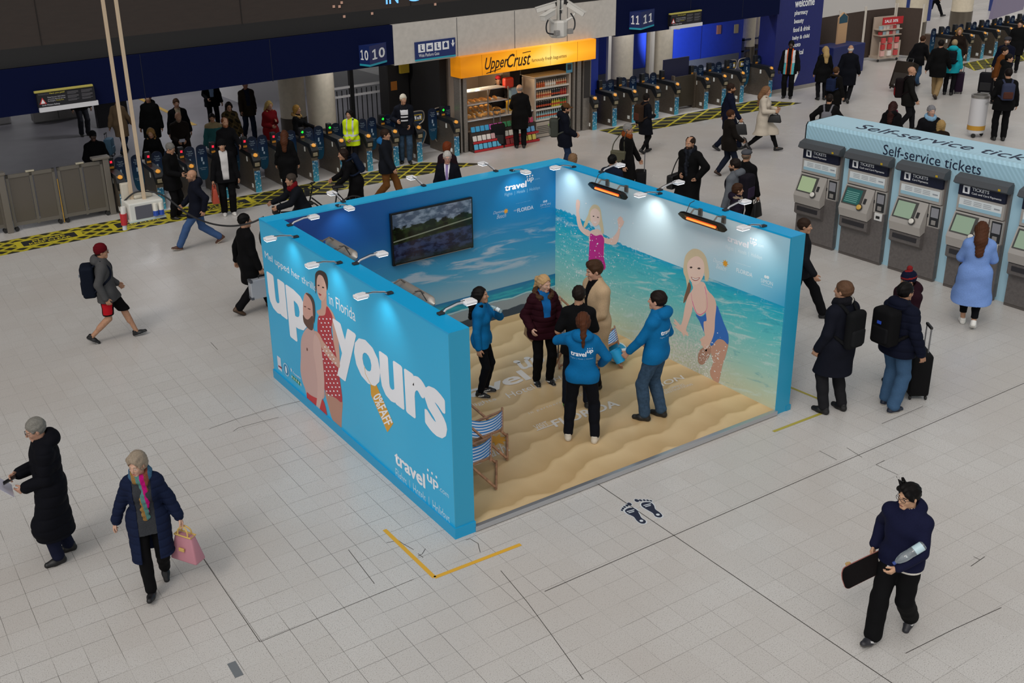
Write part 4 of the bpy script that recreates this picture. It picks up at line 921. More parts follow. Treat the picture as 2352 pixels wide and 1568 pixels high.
q = WY(2096, 12, 18.9); b = B(); b.box(0, .55, 0, .1, .0, 3.4); t.location.x = q[0]-.25; bd = b.build('post_panel', M('#243a78', .5), t); lay_text('numeral', '13', (.08, -.004, q[2]-.15), (1, 0, 0), (0, 0, 1), .4, .32, white, bd, bold=.01)
b = B(); q = [WY(*p, 12.5) for p in ((2278, 45), (2350, 22), (2365, -40), (2300, -40))]; b.prism([tuple(p) for p in q], (0, .12, 0)); tag(b.build('hanging_screen', M('#7b7388', .4, emit=.08)), 'grey hanging information screen in the upper corner above the far gates', 'screen')
# ---------------------------------------------------------------- food kiosk
KX = 9.9
t = empty('food_kiosk', (KX, 15.3, 0), 0, 'baguette kiosk with a glowing orange sign, lit counter and shelves', 'kiosk')
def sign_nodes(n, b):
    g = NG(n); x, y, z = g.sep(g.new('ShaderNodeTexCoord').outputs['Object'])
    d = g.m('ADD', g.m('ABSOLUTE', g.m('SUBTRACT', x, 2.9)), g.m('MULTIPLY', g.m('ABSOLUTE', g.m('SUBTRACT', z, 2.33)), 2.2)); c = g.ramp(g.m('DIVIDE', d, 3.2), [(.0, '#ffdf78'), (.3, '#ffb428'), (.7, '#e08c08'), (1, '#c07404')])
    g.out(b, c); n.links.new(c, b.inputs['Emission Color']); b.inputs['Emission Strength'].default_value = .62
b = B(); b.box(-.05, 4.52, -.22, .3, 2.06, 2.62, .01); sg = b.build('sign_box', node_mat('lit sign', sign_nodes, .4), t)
ink = M('#3a2408', .6)
kx = lambda p: WY(p, 130, 15.08)[0]-KX
lay_text('lettering', 'Upper', (kx(1113), -.226, 2.10), (1, 0, .0), (0, 0, 1), kx(1167)-kx(1113), .42, ink, sg, slant=.35, bold=.012); lay_text('lettering', 'Crust', (kx(1164), -.226, 2.17), (1, 0, .0), (0, 0, 1), kx(1219)-kx(1164), .36, ink, sg, slant=.35, bold=.012)
lay_text('lettering', 'famously fresh baguettes', (kx(1221), -.226, 2.20), (1, 0, 0), (0, 0, 1), kx(1301)-kx(1221), .12, ink, sg)
b = B(); b.prism([(kx(1116), -.226, 2.09), (kx(1150), -.226, 2.17), (kx(1150), -.226, 2.19), (kx(1116), -.226, 2.115)], (0, .003, 0)); b.prism([(kx(1200), -.226, 2.50), (kx(1219), -.226, 2.52), (kx(1219), -.226, 2.54), (kx(1200), -.226, 2.52)], (0, .003, 0)); b.build('underline', ink, sg)
b = B()
for x in (.62, 1.75, 2.9, 3.85): b.box(x, x+.006, -.223, -.219, 2.07, 2.61)
b.build('panel_joint', M('#8a5604', .6), sg)
kst = M('#8d8780', .35, metal=.6, tex='metal')
for x0, x1 in ((0, .06), (.12, .24), (3.86, 3.93), (4.0, 4.14), (4.22, 4.5)): b = B(); b.box(x0, x1, -.05, .25, 0, 2.1, .01); b.build('post', kst, t)
b = B(); b.box(4.24, 4.46, -.06, -.05, .95, 2.0); b.build('vent', M('#2d2a28', .7), t)
b = B(); b.box(.2, 4.3, 2.6, 2.7, 0, 3.0); b.box(.1, .2, .2, 2.7, 0, 3); b.box(2.35, 2.6, 1.3, 2.6, 0, 2.4); b.build('back_wall', M('#8f7f70', .6), t); b = B(); b.box(2.6, 4.3, .75, .8, 1.6, 2.2); b.box(.2, 4.3, .1, 2.6, 2.2, 2.25); b.build('dark_panel', M('#171412', .7), t)
b = B(); b.box(3.62, 3.84, -.02, -.01, 1.74, 2.05); pz = b.build('poster', M('#4a90b0', .5), t); b = B(); b.box(3.66, 3.80, -.024, -.02, 1.82, 1.98); b.build('print', M('#1d2a33', .5), pz)
b = B(); b.box(.28, 2.6, .12, .8, .55, .80); b.build('counter', M('#6a5442', .6), t); b = B(); b.box(.26, 2.62, .05, .8, .80, .83, .005); b.box(.28, 1.7, .15, .6, 1.22, 1.24); b.box(.28, 1.7, .25, .65, 1.55, 1.57); b.build('glass_shelf', M('#cfd4d6', .15, metal=.3), t)
for x in (.3, 1.02, 1.7): b = B(); b.box(x-.012, x+.012, .1, .13, .83, 1.6); b.build('counter_upright', kst, t)
bread = M('#c9924a', .7, tex='wood')
rnd = random.Random(7); lf = None; n_ = 0
for row, (z, y0, cnt) in enumerate(((.87, .22, 7), (.93, .42, 7), (1.0, .6, 6), (1.28, .3, 6))):
    for k in range(cnt):
        if lf is None:
            b = B(); b.tube([(0, -.16, 0), (0, -.13, .004), (0, -.05, .012), (0, .05, .012), (0, .13, .004), (0, .16, 0)], [.006, .032, .045, .045, .032, .006], 10); lf = tag(b.build('baguette', bread, smooth=True), 'filled baguette on the lit counter of the kiosk', 'bread', 'baguettes on the kiosk counter'); o = lf
        else: o = lf.copy(); COL.objects.link(o)
        o.location = (KX+.4+k*.19+rnd.uniform(-.02, .02), 15.3+y0, z+.02); o.rotation_euler = (0, 0, rnd.uniform(-.3, .3)+(math.pi/2 if row == 0 and k % 3 == 0 else 0))
# chilled shelves with bottles
t2 = empty('drinks_fridge', (12.42, 15.3, 0), 0, 'open chilled cabinet with shelves of bottles at the side of the kiosk', 'fridge')
b = B(); b.box(0, 1.28, .6, .7, 0, 1.75); b.box(0, .05, .0, .7, 0, 1.72); b.box(1.23, 1.28, .0, .7, 0, 1.72); b.box(0, 1.28, .02, .7, .02, .45, .01); b.box(0, 1.28, 0, .7, 1.70, 1.75, .01); b.build('cabinet', M('#b5aa9c', .4, metal=.25), t2)
for z in (.52, .82, 1.12, 1.42): b = B(); b.box(.05, 1.23, .04, .6, z-.02, z); b.box(.05, 1.23, .02, .045, z-.035, z+.015); b.build('shelf', M('#c8c2b8', .35), t2)
b = B()
for k in range(5): b.box(.1, 1.18, .012, .022, .12+k*.05, .145+k*.05)
b.build('grille', M('#5a5650', .6), t2)
bsrc = {}
for z, hh, cols in ((.52, .22, ['#9fc4c8', '#8fb8c0']), (.82, .22, ['#1c1412', '#141010', '#c8b83a', '#4a8a3a']), (1.12, .2, ['#c89060', '#d8a878', '#2a2f35', '#a02a2a']), (1.42, .17, ['#c86a30', '#d8c0a8', '#c89a70'])):
    for k in range(15):
        c = cols[min(len(cols)-1, int(k/15*len(cols)))]; key = (c, z)
        if key not in bsrc:
            b = B(); b.mat(0).lathe([(.028, 0), (.032, .01), (.032, hh*.62), (.014, hh*.82), (.012, hh*.92)], (0, 0, 0), 10); o = b.build('bottle', M(c, .2), smooth=True)
            b = B(); b.lathe([(.015, hh*.92), (.015, hh)], (0, 0, 0), 10); b.build('cap', M('#d8d4d0', .5), o); b = B(); b.lathe([(.0328, hh*.25), (.0328, hh*.5)], (0, 0, 0), 10); b.build('label_band', M('#e0dcd2' if k % 2 else '#b84a2a', .5), o)
            bsrc[key] = tag(o, 'bottle standing on the chilled shelves beside the kiosk counter', 'bottle', 'bottles in the kiosk fridge')
        else: o = copy_tree(bsrc[key])
        o.location = (12.42+.1+k*.077, 15.3+.12, z)
# snacks in front of the counter
t3 = empty('snack_rack', (10.2, 15.1, 0), 0, 'low rack of snack packets with red price rails below the kiosk counter', 'rack')
b = B(); b.box(0, 2.2, .1, .25, 0, .52); b.box(0, 2.2, -.05, .12, .0, .06); b.box(0, 2.2, .0, .12, .24, .28); b.build('rack_body', M('#3a302a', .7), t3)
b = B()
for z in (.05, .27): b.box(0, 2.2, -.07+.05*(z > .1), -.055+.05*(z > .1), z-.04, z+.02)
b.build('price_rail', M('#b8262c', .5), t3)
rnd = random.Random(9)
for z, y, cols in ((.07, 15.06, ['#5aaed0', '#5aaed0', '#8a3a3a', '#d8c860']), (.29, 15.12, ['#d8d4cc', '#c8a0a0', '#e0dcd0', '#6aa8d8']), (.53, 15.2, ['#3a9ac8', '#b04a98', '#3a8a5a', '#c03a68'])):
    for k in range(14):
        c = cols[int(k/14*4)]; x = 10.28+k*.15
        b = B(); b.box(-.06, .06, -.025, .025, 0, .15, .015); o = tag(b.build('snack_packet', M(c, .45)), 'snack packet on the low rack below the kiosk counter', 'snack packet', 'snack packets below the kiosk counter'); o.location = (x, y, z); o.rotation_euler = (-.25, 0, rnd.uniform(-.15, .15))
t = empty('crisp_display', (11.95, 15.75, .83), 0, 'bright bags of crisps stacked on the kiosk counter', 'display'); b = B(); b.box(-.16, .16, -.08, .08, 0, .3, .05); b.build('yellow_bag', M('#e0b020', .5), t); b = B(); b.box(.0, .3, .0, .16, .3, .62, .05); b.build('blue_bag', M('#7a9ab0', .5), t); b = B(); b.box(-.2, .12, .02, .2, .62, .92, .06); b.build('red_bag', M('#b83018', .5), t)
for k, (x, y, z) in enumerate(((10.25, 16.0, 1.85), (10.95, 16.3, 1.95))):
    t = empty('pendant_bulb', (x, y, z), 0, 'glowing round bulb above the kiosk counter, %s the entrance post' % ('nearer to' if k == 0 else 'farther from'), 'lamp')
    b = B(); b.lathe([(.005, .075), (.05, .06), (.075, 0), (.05, -.06), (.005, -.075)], (0, 0, 0), 14); b.build('bulb', M('#ffdca0', .3, emit=5), t, True); b = B(); b.tube([(0, 0, .07), (0, 0, .35)], .008); b.build('cord', M('#111111', .6), t)
    ld = bpy.data.lights.new('bulb', 'POINT'); ld.energy = 30; ld.color = (1, .8, .55); ld.shadow_soft_size = .08; o = bpy.data.objects.new('light', ld); COL.objects.link(o); o.parent = t; o.location = (.12, -.15, -.12)
# ---------------------------------------------------------------- ticket machines
XM = 11.22
t = empty('ticket_island', (XM, 0, 0), 0, 'pale blue housing with self-service tickets lettering around the ticket machines', 'housing')
def fascia_nodes(n, b):
    g = NG(n); x, y, z = g.sep(g.pos()); f = g.m('FRACT', g.m('DIVIDE', g.m('ADD', g.m('MULTIPLY', y, -1.0), g.m('MULTIPLY', z, .8)), .085))
    top = g.step(z, 2.34, 2.345, 1, 0); low = g.step(z, 1.75, 2.2, 0, 1)
    g.out(b, g.mix(g.m('MULTIPLY', g.m('MULTIPLY', g.step(f, .42, .5), top), g.m('MULTIPLY', low, .5)), '#aed6e8', '#93bccb'))
fm = node_mat('pale blue vinyl', fascia_nodes, .3)
prof = [(.06, 0), (.06, 2.28), (.10, 2.34), (.9, 2.36), (.95, 2.30), (.95, 0)]
b = B(); b.prism([(p[0], 4.95, p[1]) for p in prof], (0, -12, 0)); bd = b.build('body', fm, t)
b = B(); b.prism([(p[0]-.003, 4.955, p[1]) for p in prof], (0, .02, 0)); b.build('end_panel', M('#1d2226', .5), t)
nv = M('#16203c', .6)
lay_text('lettering', 'Self-service tickets', (.054, 3.22, 2.035), (0, -1, 0), (0, 0, 1), 1.88, .185, nv, bd)
lay_text('lettering', 'Self-service tickets', (.28, 4.05, 2.348), (0, -1, 0), (1, 0, .03), 3.8, .34, nv, bd, slant=0)
mg, mgd, mgl = M('#6d6866', .45, metal=.3, tex='metal'), M('#3f4246', .5), M('#b7b2ac', .4, metal=.25)
def machine(cash, screen):
    t = empty('ticket_machine', (XM, 0, 0), 0); w = .45
    b = B(); b.box(.0, .1, -w, w, .05, 2.0); b.build('cabinet', M('#77716d', .45, metal=.3), t)
    b = B(); b.box(-.06, .0, -w, w, .05, .98, .006); b.build('lower_door', mg, t); b = B(); b.box(-.05, .02, -w-.005, w+.005, 0, .3, .004); b.build('plinth', M('#625c59', .45, metal=.3), t)
    b = B(); b.prism([(-.10, -w-.02, 1.86), (-.17, -w-.02, 1.90), (-.13, -w-.02, 1.99), (.0, -w-.02, 2.04), (.03, -w-.02, 1.86)], (0, 2*w+.04, 0)); b.build('visor', M('#474a4e', .5), t)
    b = B(); b.box(-.06, .0, -w+.05, w-.03, 1.68, 1.87); hp = b.build('header_panel', M('#10162e', .5), t)
    def tx(s_, y, z, ww, h, m, bo=0, x=-.064): return lay_text('lettering', s_, (x, y, z), (0, -1, 0), (0, 0, 1), ww, h, m, hp, bold=bo)
    tx('TICKETS', .18, 1.785, .30, .055, white, .015); tx('Cash and Card Payments' if cash else 'Card Payments', .18, 1.715, .52 if cash else .31, .045, white, .005)
    b = B(); b.box(-.065, -.06, .22, .34, 1.715, 1.845); ic = b.build('pictogram', white, hp); b = B(); b.prism([(-.068, .30, 1.74), (-.068, .25, 1.74), (-.068, .265, 1.82), (-.068, .315, 1.82)], (.002, 0, 0)); b.build('glyph', M('#10162e', .5), hp)
    b = B(); b.box(-.174, -.168, -.36, -.32, 1.905, 1.94); o = b.build('yellow_button', M('#c0a020', .5), t)
    b = B(); b.box(-.055, .0, -w+.04, w-.03, 1.40, 1.67); b.build('frame_panel', mgl, t); b = B(); b.box(-.058, -.05, -w+.08, w-.07, 1.45, 1.63); ip = b.build('info_panel', M('#dde4e6', .4), t); b = B(); b.box(-.0595, -.056, -w+.08, w-.07, 1.45, 1.51); b.build('blue_band', M('#9cc3d4', .4), ip)
    b = B()
    for y0 in (.30, .12, -.05):
        for k in range(3): b.box(-.0595, -.056, y0-.14, y0, 1.535+k*.028, 1.545+k*.028)
    b.box(-.0595, -.056, -.34, -.24, 1.55, 1.575); b.build('small_print', M('#9aa0a6', .5), ip)
    # sloping console with screen
    b = B(); b.prism([(-.05, w-.02, 1.38), (-.05, w-.02, .86), (-.18, w-.02, .80), (-.22, w-.02, .96), (-.20, w-.02, 1.02)], (0, -(.62), 0)); b.build('console', mgl, t)
    b = B(); b.prism([(-.05, w-.02, .84), (-.16, w-.02, .78), (-.16, w-.02, .60), (-.05, w-.02, .52)], (0, -.62, 0)); b.build('tray_front', mg, t)
    sl = np.array([.15, 0, .36]); sl /= np.linalg.norm(sl); n_ = np.array([-.36, 0, .15]); n_ /= np.linalg.norm(n_); c0 = np.array([-.20, 0, 1.02])
    def q(y, s_, o): v = c0+sl*s_+n_*o; return (v[0], y, v[2])
    b = B(); b.prism([q(.40, .03, .001), q(-.02, .03, .001), q(-.02, .36, .001), q(.40, .36, .001)], tuple(n_*.01)); sf = b.build('screen_frame', M('#4a4a48', .4), t)
    b = B(); b.prism([q(.37, .05, .011), q(.03, .05, .011), q(.03, .33, .011), q(.37, .33, .011)], tuple(n_*.003)); sc_ = b.build('screen', M(screen, .15, emit=.12), sf)
    if screen == '#2e5f5c':
        b = B()
        for k in range(6): b.prism([q(.35, .08+k*.035, .0145), q(.08, .08+k*.035, .0145), q(.08, .095+k*.035, .0145), q(.35, .095+k*.035, .0145)], tuple(n_*.001))
        b.build('screen_text', M('#6fa8a0', .4), sf)
    b = B(); b.prism([q(-.05, .1, .001), q(-.10, .1, .001), q(-.10, .2, .001), q(-.05, .2, .001)], tuple(n_*.012)); b.build('keypad', M('#2a2a2c', .5), t)
    b = B(); b.lathe([(.002, .045), (.035, .042), (.048, .03), (.05, 0)], (0, 0, 0), 18); o = b.build('round_reader', M('#d0a850' if cash and screen == '#2e5f5c' else '#d8d4cc', .4), t, True); o.location = (-.215, -.02, 1.05); o.rotation_euler = (0, math.radians(-67), 0); b = B(); b.lathe([(.06, 0), (.062, .012), (.05, .014)], (0, 0, 0), 18); r2 = b.build('reader_ring', M('#1a1a1a', .5), o)
    b = B(); b.box(-.19, -.155, -.12, .36, .70, .78); b.v = [(v[0]+.02, v[1], v[2]-.04) for v in b.v]; b.build('ticket_tray', M('#2b2a2e', .4), t)
    b = B(); b.box(-.05, .0, -w+.02, -.2, .55, 1.38); b.build('side_panel', mgl, t)
    b = B(); b.box(-.056, -.05, -.42, -.24, 1.0, 1.36, .004); fr = b.build('card_unit', M('#26282b', .4), t); b = B(); b.box(-.06, -.055, -.40, -.26, 1.16, 1.33); b.build('card_screen', M('#8f9096', .3), fr); b = B(); b.box(-.075, -.055, -.37, -.29, 1.03, 1.11, .006); b.build('card_slot', M('#8d8a86', .4), fr)
    if cash: b = B(); b.box(-.08, -.05, -.41, -.25, .84, .98, .008); cs = b.build('note_slot', M('#d8d8d6', .4), t); b = B(); b.box(-.084, -.08, -.37, -.29, .88, .93); b.build('slot_mouth', M('#202020', .5), cs)
    b = B(); b.box(-.054, -.049, -.21, -.16, 1.14, 1.2); b.build('coin_button', M('#1c1c1e', .5), t)
    return t
MY = [4.46, 3.40, 2.31, 1.19, .08, -1.05]; cfg = [(0, '#a9bd96'), (1, '#2e5f5c'), (0, '#93a993'), (1, '#93a993')]
lab = ['ticket machine with a pale green screen at the end of the housing', 'ticket machine with a dark teal screen and a yellow reader', 'card-payment ticket machine third along from the end of the housing', 'ticket machine with cash header used by the woman in the sky-blue coat', 'ticket machine cut by the picture edge, beyond the woman in sky blue', 'ticket machine beyond the picture edge']
for k, y in enumerate(MY[:5]): o = machine(*cfg[k if k < 4 else 2]); o.location.y = y; tag(o, lab[k], 'ticket machine', 'ticket machines')
# ---------------------------------------------------------------- exhibition stand
BW, BL_, BT, BH, BZ = 5.425, 5.157, .252, 2.545, .06
cyan, cyd = '#12a3d8', '#12a0d6'
st = empty('exhibition_stand', (0, 0, 0), 0, 'three-sided cyan holiday stand with printed walls and a sand-print floor', 'exhibition stand')
pc = M(cyan, .35, tex='paint')
def left_nodes(n, b):
    g = NG(n); x, y, z = g.sep(g.pos()); g.out(b, g.mix(g.step(g.noise(g.pos(), .5, 1), .3, .7), '#27aee0', '#34b5e4'))
b = B(); b.mat(0).box(0, BT, 0, BL_, 0, BH); o1 = b.build('left_wall', [node_mat('stand print left', left_nodes, .35)], st); o1['label'] = 'outer wall printed with the big white slogan'
def cap(name, parent, bx, m): b = B(); b.box(*bx); return b.build(name, m, parent)
cap('top_cap', o1, (-.003, BT+.003, 0, BL_-.0, BH-.02, BH+.003), M('#0aa6e0', .35)); cap('end_cap', o1, (-.002, BT+.002, -.004, .01, 0, BH), M('#2a9cc4', .4)); cap('foot_trim', o1, (-.02, BT+.01, -.02, BL_+.01, 0, .14), M('#149ccf', .4))
def back_nodes(n, b):
    g = NG(n); x, y, z = g.sep(g.pos()); P = g.pos(); sx = g.m('DIVIDE', x, BW)
    top = g.ramp(sx, [(.05, '#123a88'), (.35, '#175aa0'), (.6, '#1678b4'), (.85, '#0f80bd'), (1, '#0c7ab8')]); mid = g.ramp(sx, [(.05, '#3a8fbc'), (.5, '#3f9cc4'), (1, '#3a97c6')])
    col = g.mix(g.step(z, .9, 2.1), mid, top)
    col = g.mix(g.step(z, .55, 1.15, 1, 0), col, '#8fb4c8')
    cl = g.noise(g.comb(g.m('ADD', g.m('MULTIPLY', x, .55), g.m('MULTIPLY', z, 1.2)), 0, g.m('MULTIPLY', z, 3.2)), 1.6, 5, .6, .6)
    band = g.m('MULTIPLY', g.step(z, .75, 1.0), g.step(z, 1.35, 1.75, 1, 0))
    col = g.mix(g.m('MULTIPLY', g.m('MULTIPLY', g.step(cl, .5, .64), band), .75), col, '#b9c4d2')
    sea = g.mix(g.step(g.noise(g.comb(g.m('MULTIPLY', x, 1.0), 0, g.m('MULTIPLY', z, 7)), 3, 4), .4, .62), '#0f86ad', '#2aa8bb'); sea = g.mix(g.step(z, .48, .62), sea, '#1a6fa6')
    hz = g.step(z, .605, .612, 1, 0); col = g.mix(hz, col, sea)
    beach = g.step(g.m('ADD', z, g.m('MULTIPLY', g.noise(P, 2, 3), .12)), .42, .44, 1, 0); col = g.mix(beach, col, '#8d9ba6')
    col = g.mix(g.m('MULTIPLY', g.step(g.m('ABSOLUTE', g.m('SUBTRACT', g.m('ADD', z, g.m('MULTIPLY', g.noise(P, 2, 3), .12)), .445)), .0, .02, 1, 0), .7), col, '#cfe3e6')
    col = g.mix(g.step(g.m('ADD', z, g.m('MULTIPLY', g.noise(P, 5, 3), .08)), .235, .25, 1, 0), col, '#2d3f52')
    g.out(b, col)
b = B(); b.mat(0).box(BT, BW, BL_-BT, BL_, 0, BH); o2 = b.build('back_wall', [node_mat('stand print sky', back_nodes, .35)], st); o2['label'] = 'inner wall printed with blue sky and beach'
cap('top_cap', o2, (0, BW, BL_-BT-.003, BL_+.003, BH-.02, BH+.004), M('#2bb4e8', .35)); cap('outer_face', o2, (0, BW, BL_-.002, BL_+.006, 0, BH-.02), pc)
def right_nodes(n, b):
    g = NG(n); P = g.pos(); x, y, z = g.sep(P); hz = 1.585; sy = g.m('DIVIDE', y, 4.905)
    sky = g.ramp(g.m('ADD', g.m('MULTIPLY', sy, .8), g.m('MULTIPLY', g.step(z, 1.5, 2.5), .2)), [(.0, '#3aa5d2'), (.12, '#86c8e2'), (.35, '#c9e0ea'), (.75, '#bcd8e4'), (1, '#9ccbe4')])
    dz = g.m('DIVIDE', g.m('SUBTRACT', hz, z), 1.55)
    sea = g.ramp(dz, [(0, '#0f9fc8'), (.08, '#2ab0c6'), (.35, '#62c4c8'), (.65, '#98ccc4'), (.85, '#b6ccb8'), (1, '#c0c8ae')])
    str_ = g.noise(g.comb(g.m('MULTIPLY', y, .9), 0, g.m('ADD', g.m('MULTIPLY', z, 5.5), g.m('MULTIPLY', y, .9))), 2.2, 5, .65, .8)
    sea = g.mix(g.m('MULTIPLY', g.step(str_, .52, .68), .65), sea, '#c3dcdc'); sea = g.mix(g.m('MULTIPLY', g.step(str_, .28, .42, 1, 0), .5), sea, '#1c92ac')
    s2 = g.noise(g.comb(y, 0, z), 26, 3, .7); s3 = g.noise(g.comb(y, 0, z), 3.2, 4, .6)
    left = g.step(y, 2.2, 4.4); foamzone = g.m('MULTIPLY', g.m('ADD', g.m('MULTIPLY', left, .95), .25), g.step(z, .2, .9, .8, 1))
    sea = g.mix(g.m('MULTIPLY', g.m('MULTIPLY', g.step(s2, .56, .64), g.step(s3, .42, .6)), foamzone), sea, '#e8eef4')
    low = g.m('MULTIPLY', g.step(z, .25, 1.0, 1, 0), g.step(g.m('ABSOLUTE', g.m('SUBTRACT', y, 1.9)), .3, 1.3, 1, 0)); sea = g.mix(g.m('MULTIPLY', low, g.step(s2, .4, .62)), sea, '#d6dadc')
    crest = g.m('ADD', z, g.m('MULTIPLY', g.m('SUBTRACT', g.noise(g.comb(y, 0, 0), 9, 4, .7), .5), g.m('MULTIPLY', left, .22)))
    hl = g.m('ADD', hz, g.m('MULTIPLY', g.step(y, 3.1, 4.6), .20))
    k = g.step(g.m('SUBTRACT', hl, crest), -.004, .004); g.out(b, g.mix(k, sky, sea))
b = B(); b.mat(0).box(BW-BT, BW, 0, BL_-BT, 0, BH); o3 = b.build('right_wall', [node_mat('stand print sea', right_nodes, .35)], st); o3['label'] = 'inner wall printed with two girls playing in the sea'
cap('top_cap', o3, (BW-BT-.003, BW+.003, 0, BL_-.0, BH-.02, BH+.0035), M('#0ba7e2', .35)); cap('end_cap', o3, (BW-BT-.004, BW+.004, -.004, .012, 0, BH), M('#2396bd', .4)); cap('outer_face', o3, (BW-.002, BW+.006, 0, BL_, 0, BH-.02), pc); cap('foot_trim', o3, (BW-.06, BW+.03, -.012, .1, 0, .08), M('#1f93bb', .4))
def sand_nodes(n, b):
    g = NG(n); P = g.pos(); x, y, z = g.sep(P)
    wv = g.m('ADD', g.m('MULTIPLY', g.m('SUBTRACT', g.noise(g.comb(g.m('MULTIPLY', x, .9), g.m('MULTIPLY', y, .5), 0), 1.1, 3, .45), .5), 2.2), g.m('ADD', g.m('MULTIPLY', y, 2.5), g.m('MULTIPLY', x, -.35)))
    f = g.m('FRACT', wv); sh = g.ramp(f, [(0, '#bd9f70'), (.14, '#c4a678'), (.5, '#d3b688'), (.86, '#e0c496'), (.95, '#d6b98a'), (1, '#bd9f70')])
    col = g.mix(g.m('MULTIPLY', g.step(g.noise(P, .9, 3), .35, .65), .35), sh, '#c4a375'); col = g.mix(g.m('MULTIPLY', g.noise(P, 120, 2), .18), col, '#8f7450'); g.out(b, col)
b = B(); b.box(BT, BW-BT, .0, BL_-BT, 0, BZ); fd = b.build('floor_deck', node_mat('sand print', sand_nodes, .42), st); fd['label'] = 'deck printed with rippled sand'
b = B(); b.box(BT, BW-BT, -.035, .0, .012, BZ+.012, .004); b.box(BT, BW-BT, -.03, .03, BZ, BZ+.006); b.build('edge_strip', M('#c4c6ca', .3, metal=.8), st)
def Z(ox, oy, s): return lambda *pts: [(ox+p[0]/s, oy+p[1]/s) for p in pts]
white2 = M('#eef1f8', .45)
def logo(plane, val, par, tr, up, com=None, fl=None, m=white2, off=.005, dots=None, ml=None):
    for s_, q, bo in (('travel', tr, .035), ('up', up, .02), ('.com', com, 0)):
        if q: ptext(s_, plane, val, q, m if s_ != '.com' else (ml or m), par, off, bo)
    if fl: ptext('Flights  |  Hotels  |  Holidays', plane, val, fl, ml or m, par, off, 0)
def ptext(s_, plane, val, q, m, par, off=.0015, bold=0.0, name='lettering', slant=0.0, spacing=1.0):
    "bounding box of the text laid on three photographed corners: bottom-left, bottom-right, top-left"
    g = {'x': WX, 'y': WY, 'z': FL}[plane]; d = np.array({'x': (-1, 0, 0), 'y': (0, -1, 0), 'z': (0, 0, 1)}[plane])*off
    a, b_, c = [g(p[0], p[1], val) for p in q]; u = b_-a; v = c-a
    return lay_text(name, s_, a+d, u/np.linalg.norm(u), v/np.linalg.norm(v), np.linalg.norm(u), np.linalg.norm(v), m, par, bold=bold, slant=slant, spacing=spacing)
def dots3(plane, val, par, pts, r, m=white2, off=.0015):
    g = {'x': WX, 'y': WY, 'z': FL}[plane]; b = B()
    for p in pts:
        c = g(p[0], p[1], val); e1, e2, d = {'x': ((0, 1, 0), (0, 0, 1), (-1, 0, 0)), 'y': ((1, 0, 0), (0, 0, 1), (0, -1, 0)), 'z': ((1, 0, 0), (0, 1, 0), (0, 0, 1))}[plane]
        b.add([c+np.array(d)*off+r*(math.cos(a)*np.array(e1)+math.sin(a)*np.array(e2)) for a in np.linspace(0, 2*math.pi, 14, endpoint=False)], [tuple(range(14))])
    return b.build('dot_print', m, par)
def pic(name, plane, val, pts, col, par, off, n=4, rough=.45):
    b = B(); px_poly(b, pts, plane, val, off, n); return b.build(name, M(col, rough), par)
# left wall print
k = Z(580, 480, 2.063)
px_text('lettering', 'Mel upped her thrills', 'x', 0, (609, 588), (727, 668), (610, 577), (663, 632), white2, o1); px_text('lettering', 'in Florida', 'x', 0, (755, 676), (816.5, 731), (770.5, 681), (816, 738), white2, o1)
px_text('slogan', 'up', 'x', 0, (614, 640), (706, 720), (616, 624), (675, 779), white2, o1, bold=.02, fat=.03); px_text('slogan', 'yours', 'x', 0, (766, 760), (1028, 1000), (793, 748), (781, 866), white2, o1, bold=.02, fat=.03)
px_text('lettering', 'travel', 'x', 0, (907, 1050), (977, 1110), (911, 1035), (978, 1123), white2, o1, bold=.035); px_text('lettering', 'up', 'x', 0, (981, 1095), (1007, 1110), (982, 1088), (1001, 1126), white2, o1, bold=.02)
dots3('x', 0, o1, ((983, 1079), (992.5, 1086.5), (1002.5, 1095)), .018); px_text('lettering', '.com', 'x', 0, (1009, 1124), (1031, 1140), (1012, 1120), (1031, 1144), M('#bfe0f2', .5), o1)
px_text('lettering', 'Flights  |  Hotels  |  Holidays', 'x', 0, (909, 1085), (1033, 1192), (910, 1075), (1020, 1199), M('#bfe0f2', .5), o1)
sk1, sk2 = '#cfa391', '#d0a393'
mw = pic('printed_woman', 'x', 0, k((345, 862), (395, 890), (426, 905), (424, 980), (420, 1048), (405, 1040), (380, 1000), (362, 940)), '#b98a78', o1, .006); mw['label'] = 'printed woman in a red spotted swimsuit'
pic('skin_print', 'x', 0, k((312, 500), (306, 482), (325, 470), (328, 430), (350, 395), (352, 450), (365, 468), (385, 500), (402, 560), (413, 690), (413, 752), (395, 735), (385, 640), (372, 520), (350, 560)), sk2, mw, .008)
pic('dress_print', 'x', 0, k((308, 545), (313, 508), (330, 505), (345, 498), (352, 460), (372, 490), (380, 520), (374, 570), (382, 620), (400, 710), (415, 810), (426, 895), (420, 915), (395, 895), (345, 862), (338, 780), (332, 700), (320, 640), (310, 590)), '#b3303c', mw, .010)
dm = B(); rnd = random.Random(2)
for (x, y) in [(x, y) for y in range(520, 900, 19) for x in range(310, 425, 17)]:
    xx = x+(8 if (y//19) % 2 else 0)
    lo_x = np.interp(y, [500, 640, 780, 870], [314, 326, 342, 350]); hi_x = np.interp(y, [500, 570, 700, 800, 900], [375, 370, 396, 410, 420])
    if lo_x < xx < hi_x: px_poly(dm, k((xx-3, yy0 := y-4), (xx+3, y-2), (xx+3, y+4), (xx-3, y+2)), 'x', 0, .0115, 1)
dm.build('spots_print', white2, mw)
pic('arm_print', 'x', 0, k((288, 585), (300, 577), (318, 592), (335, 625), (365, 662), (395, 700), (413, 728), (413, 753), (390, 735), (350, 690), (325, 650), (308, 605)), sk2, mw, .0125)
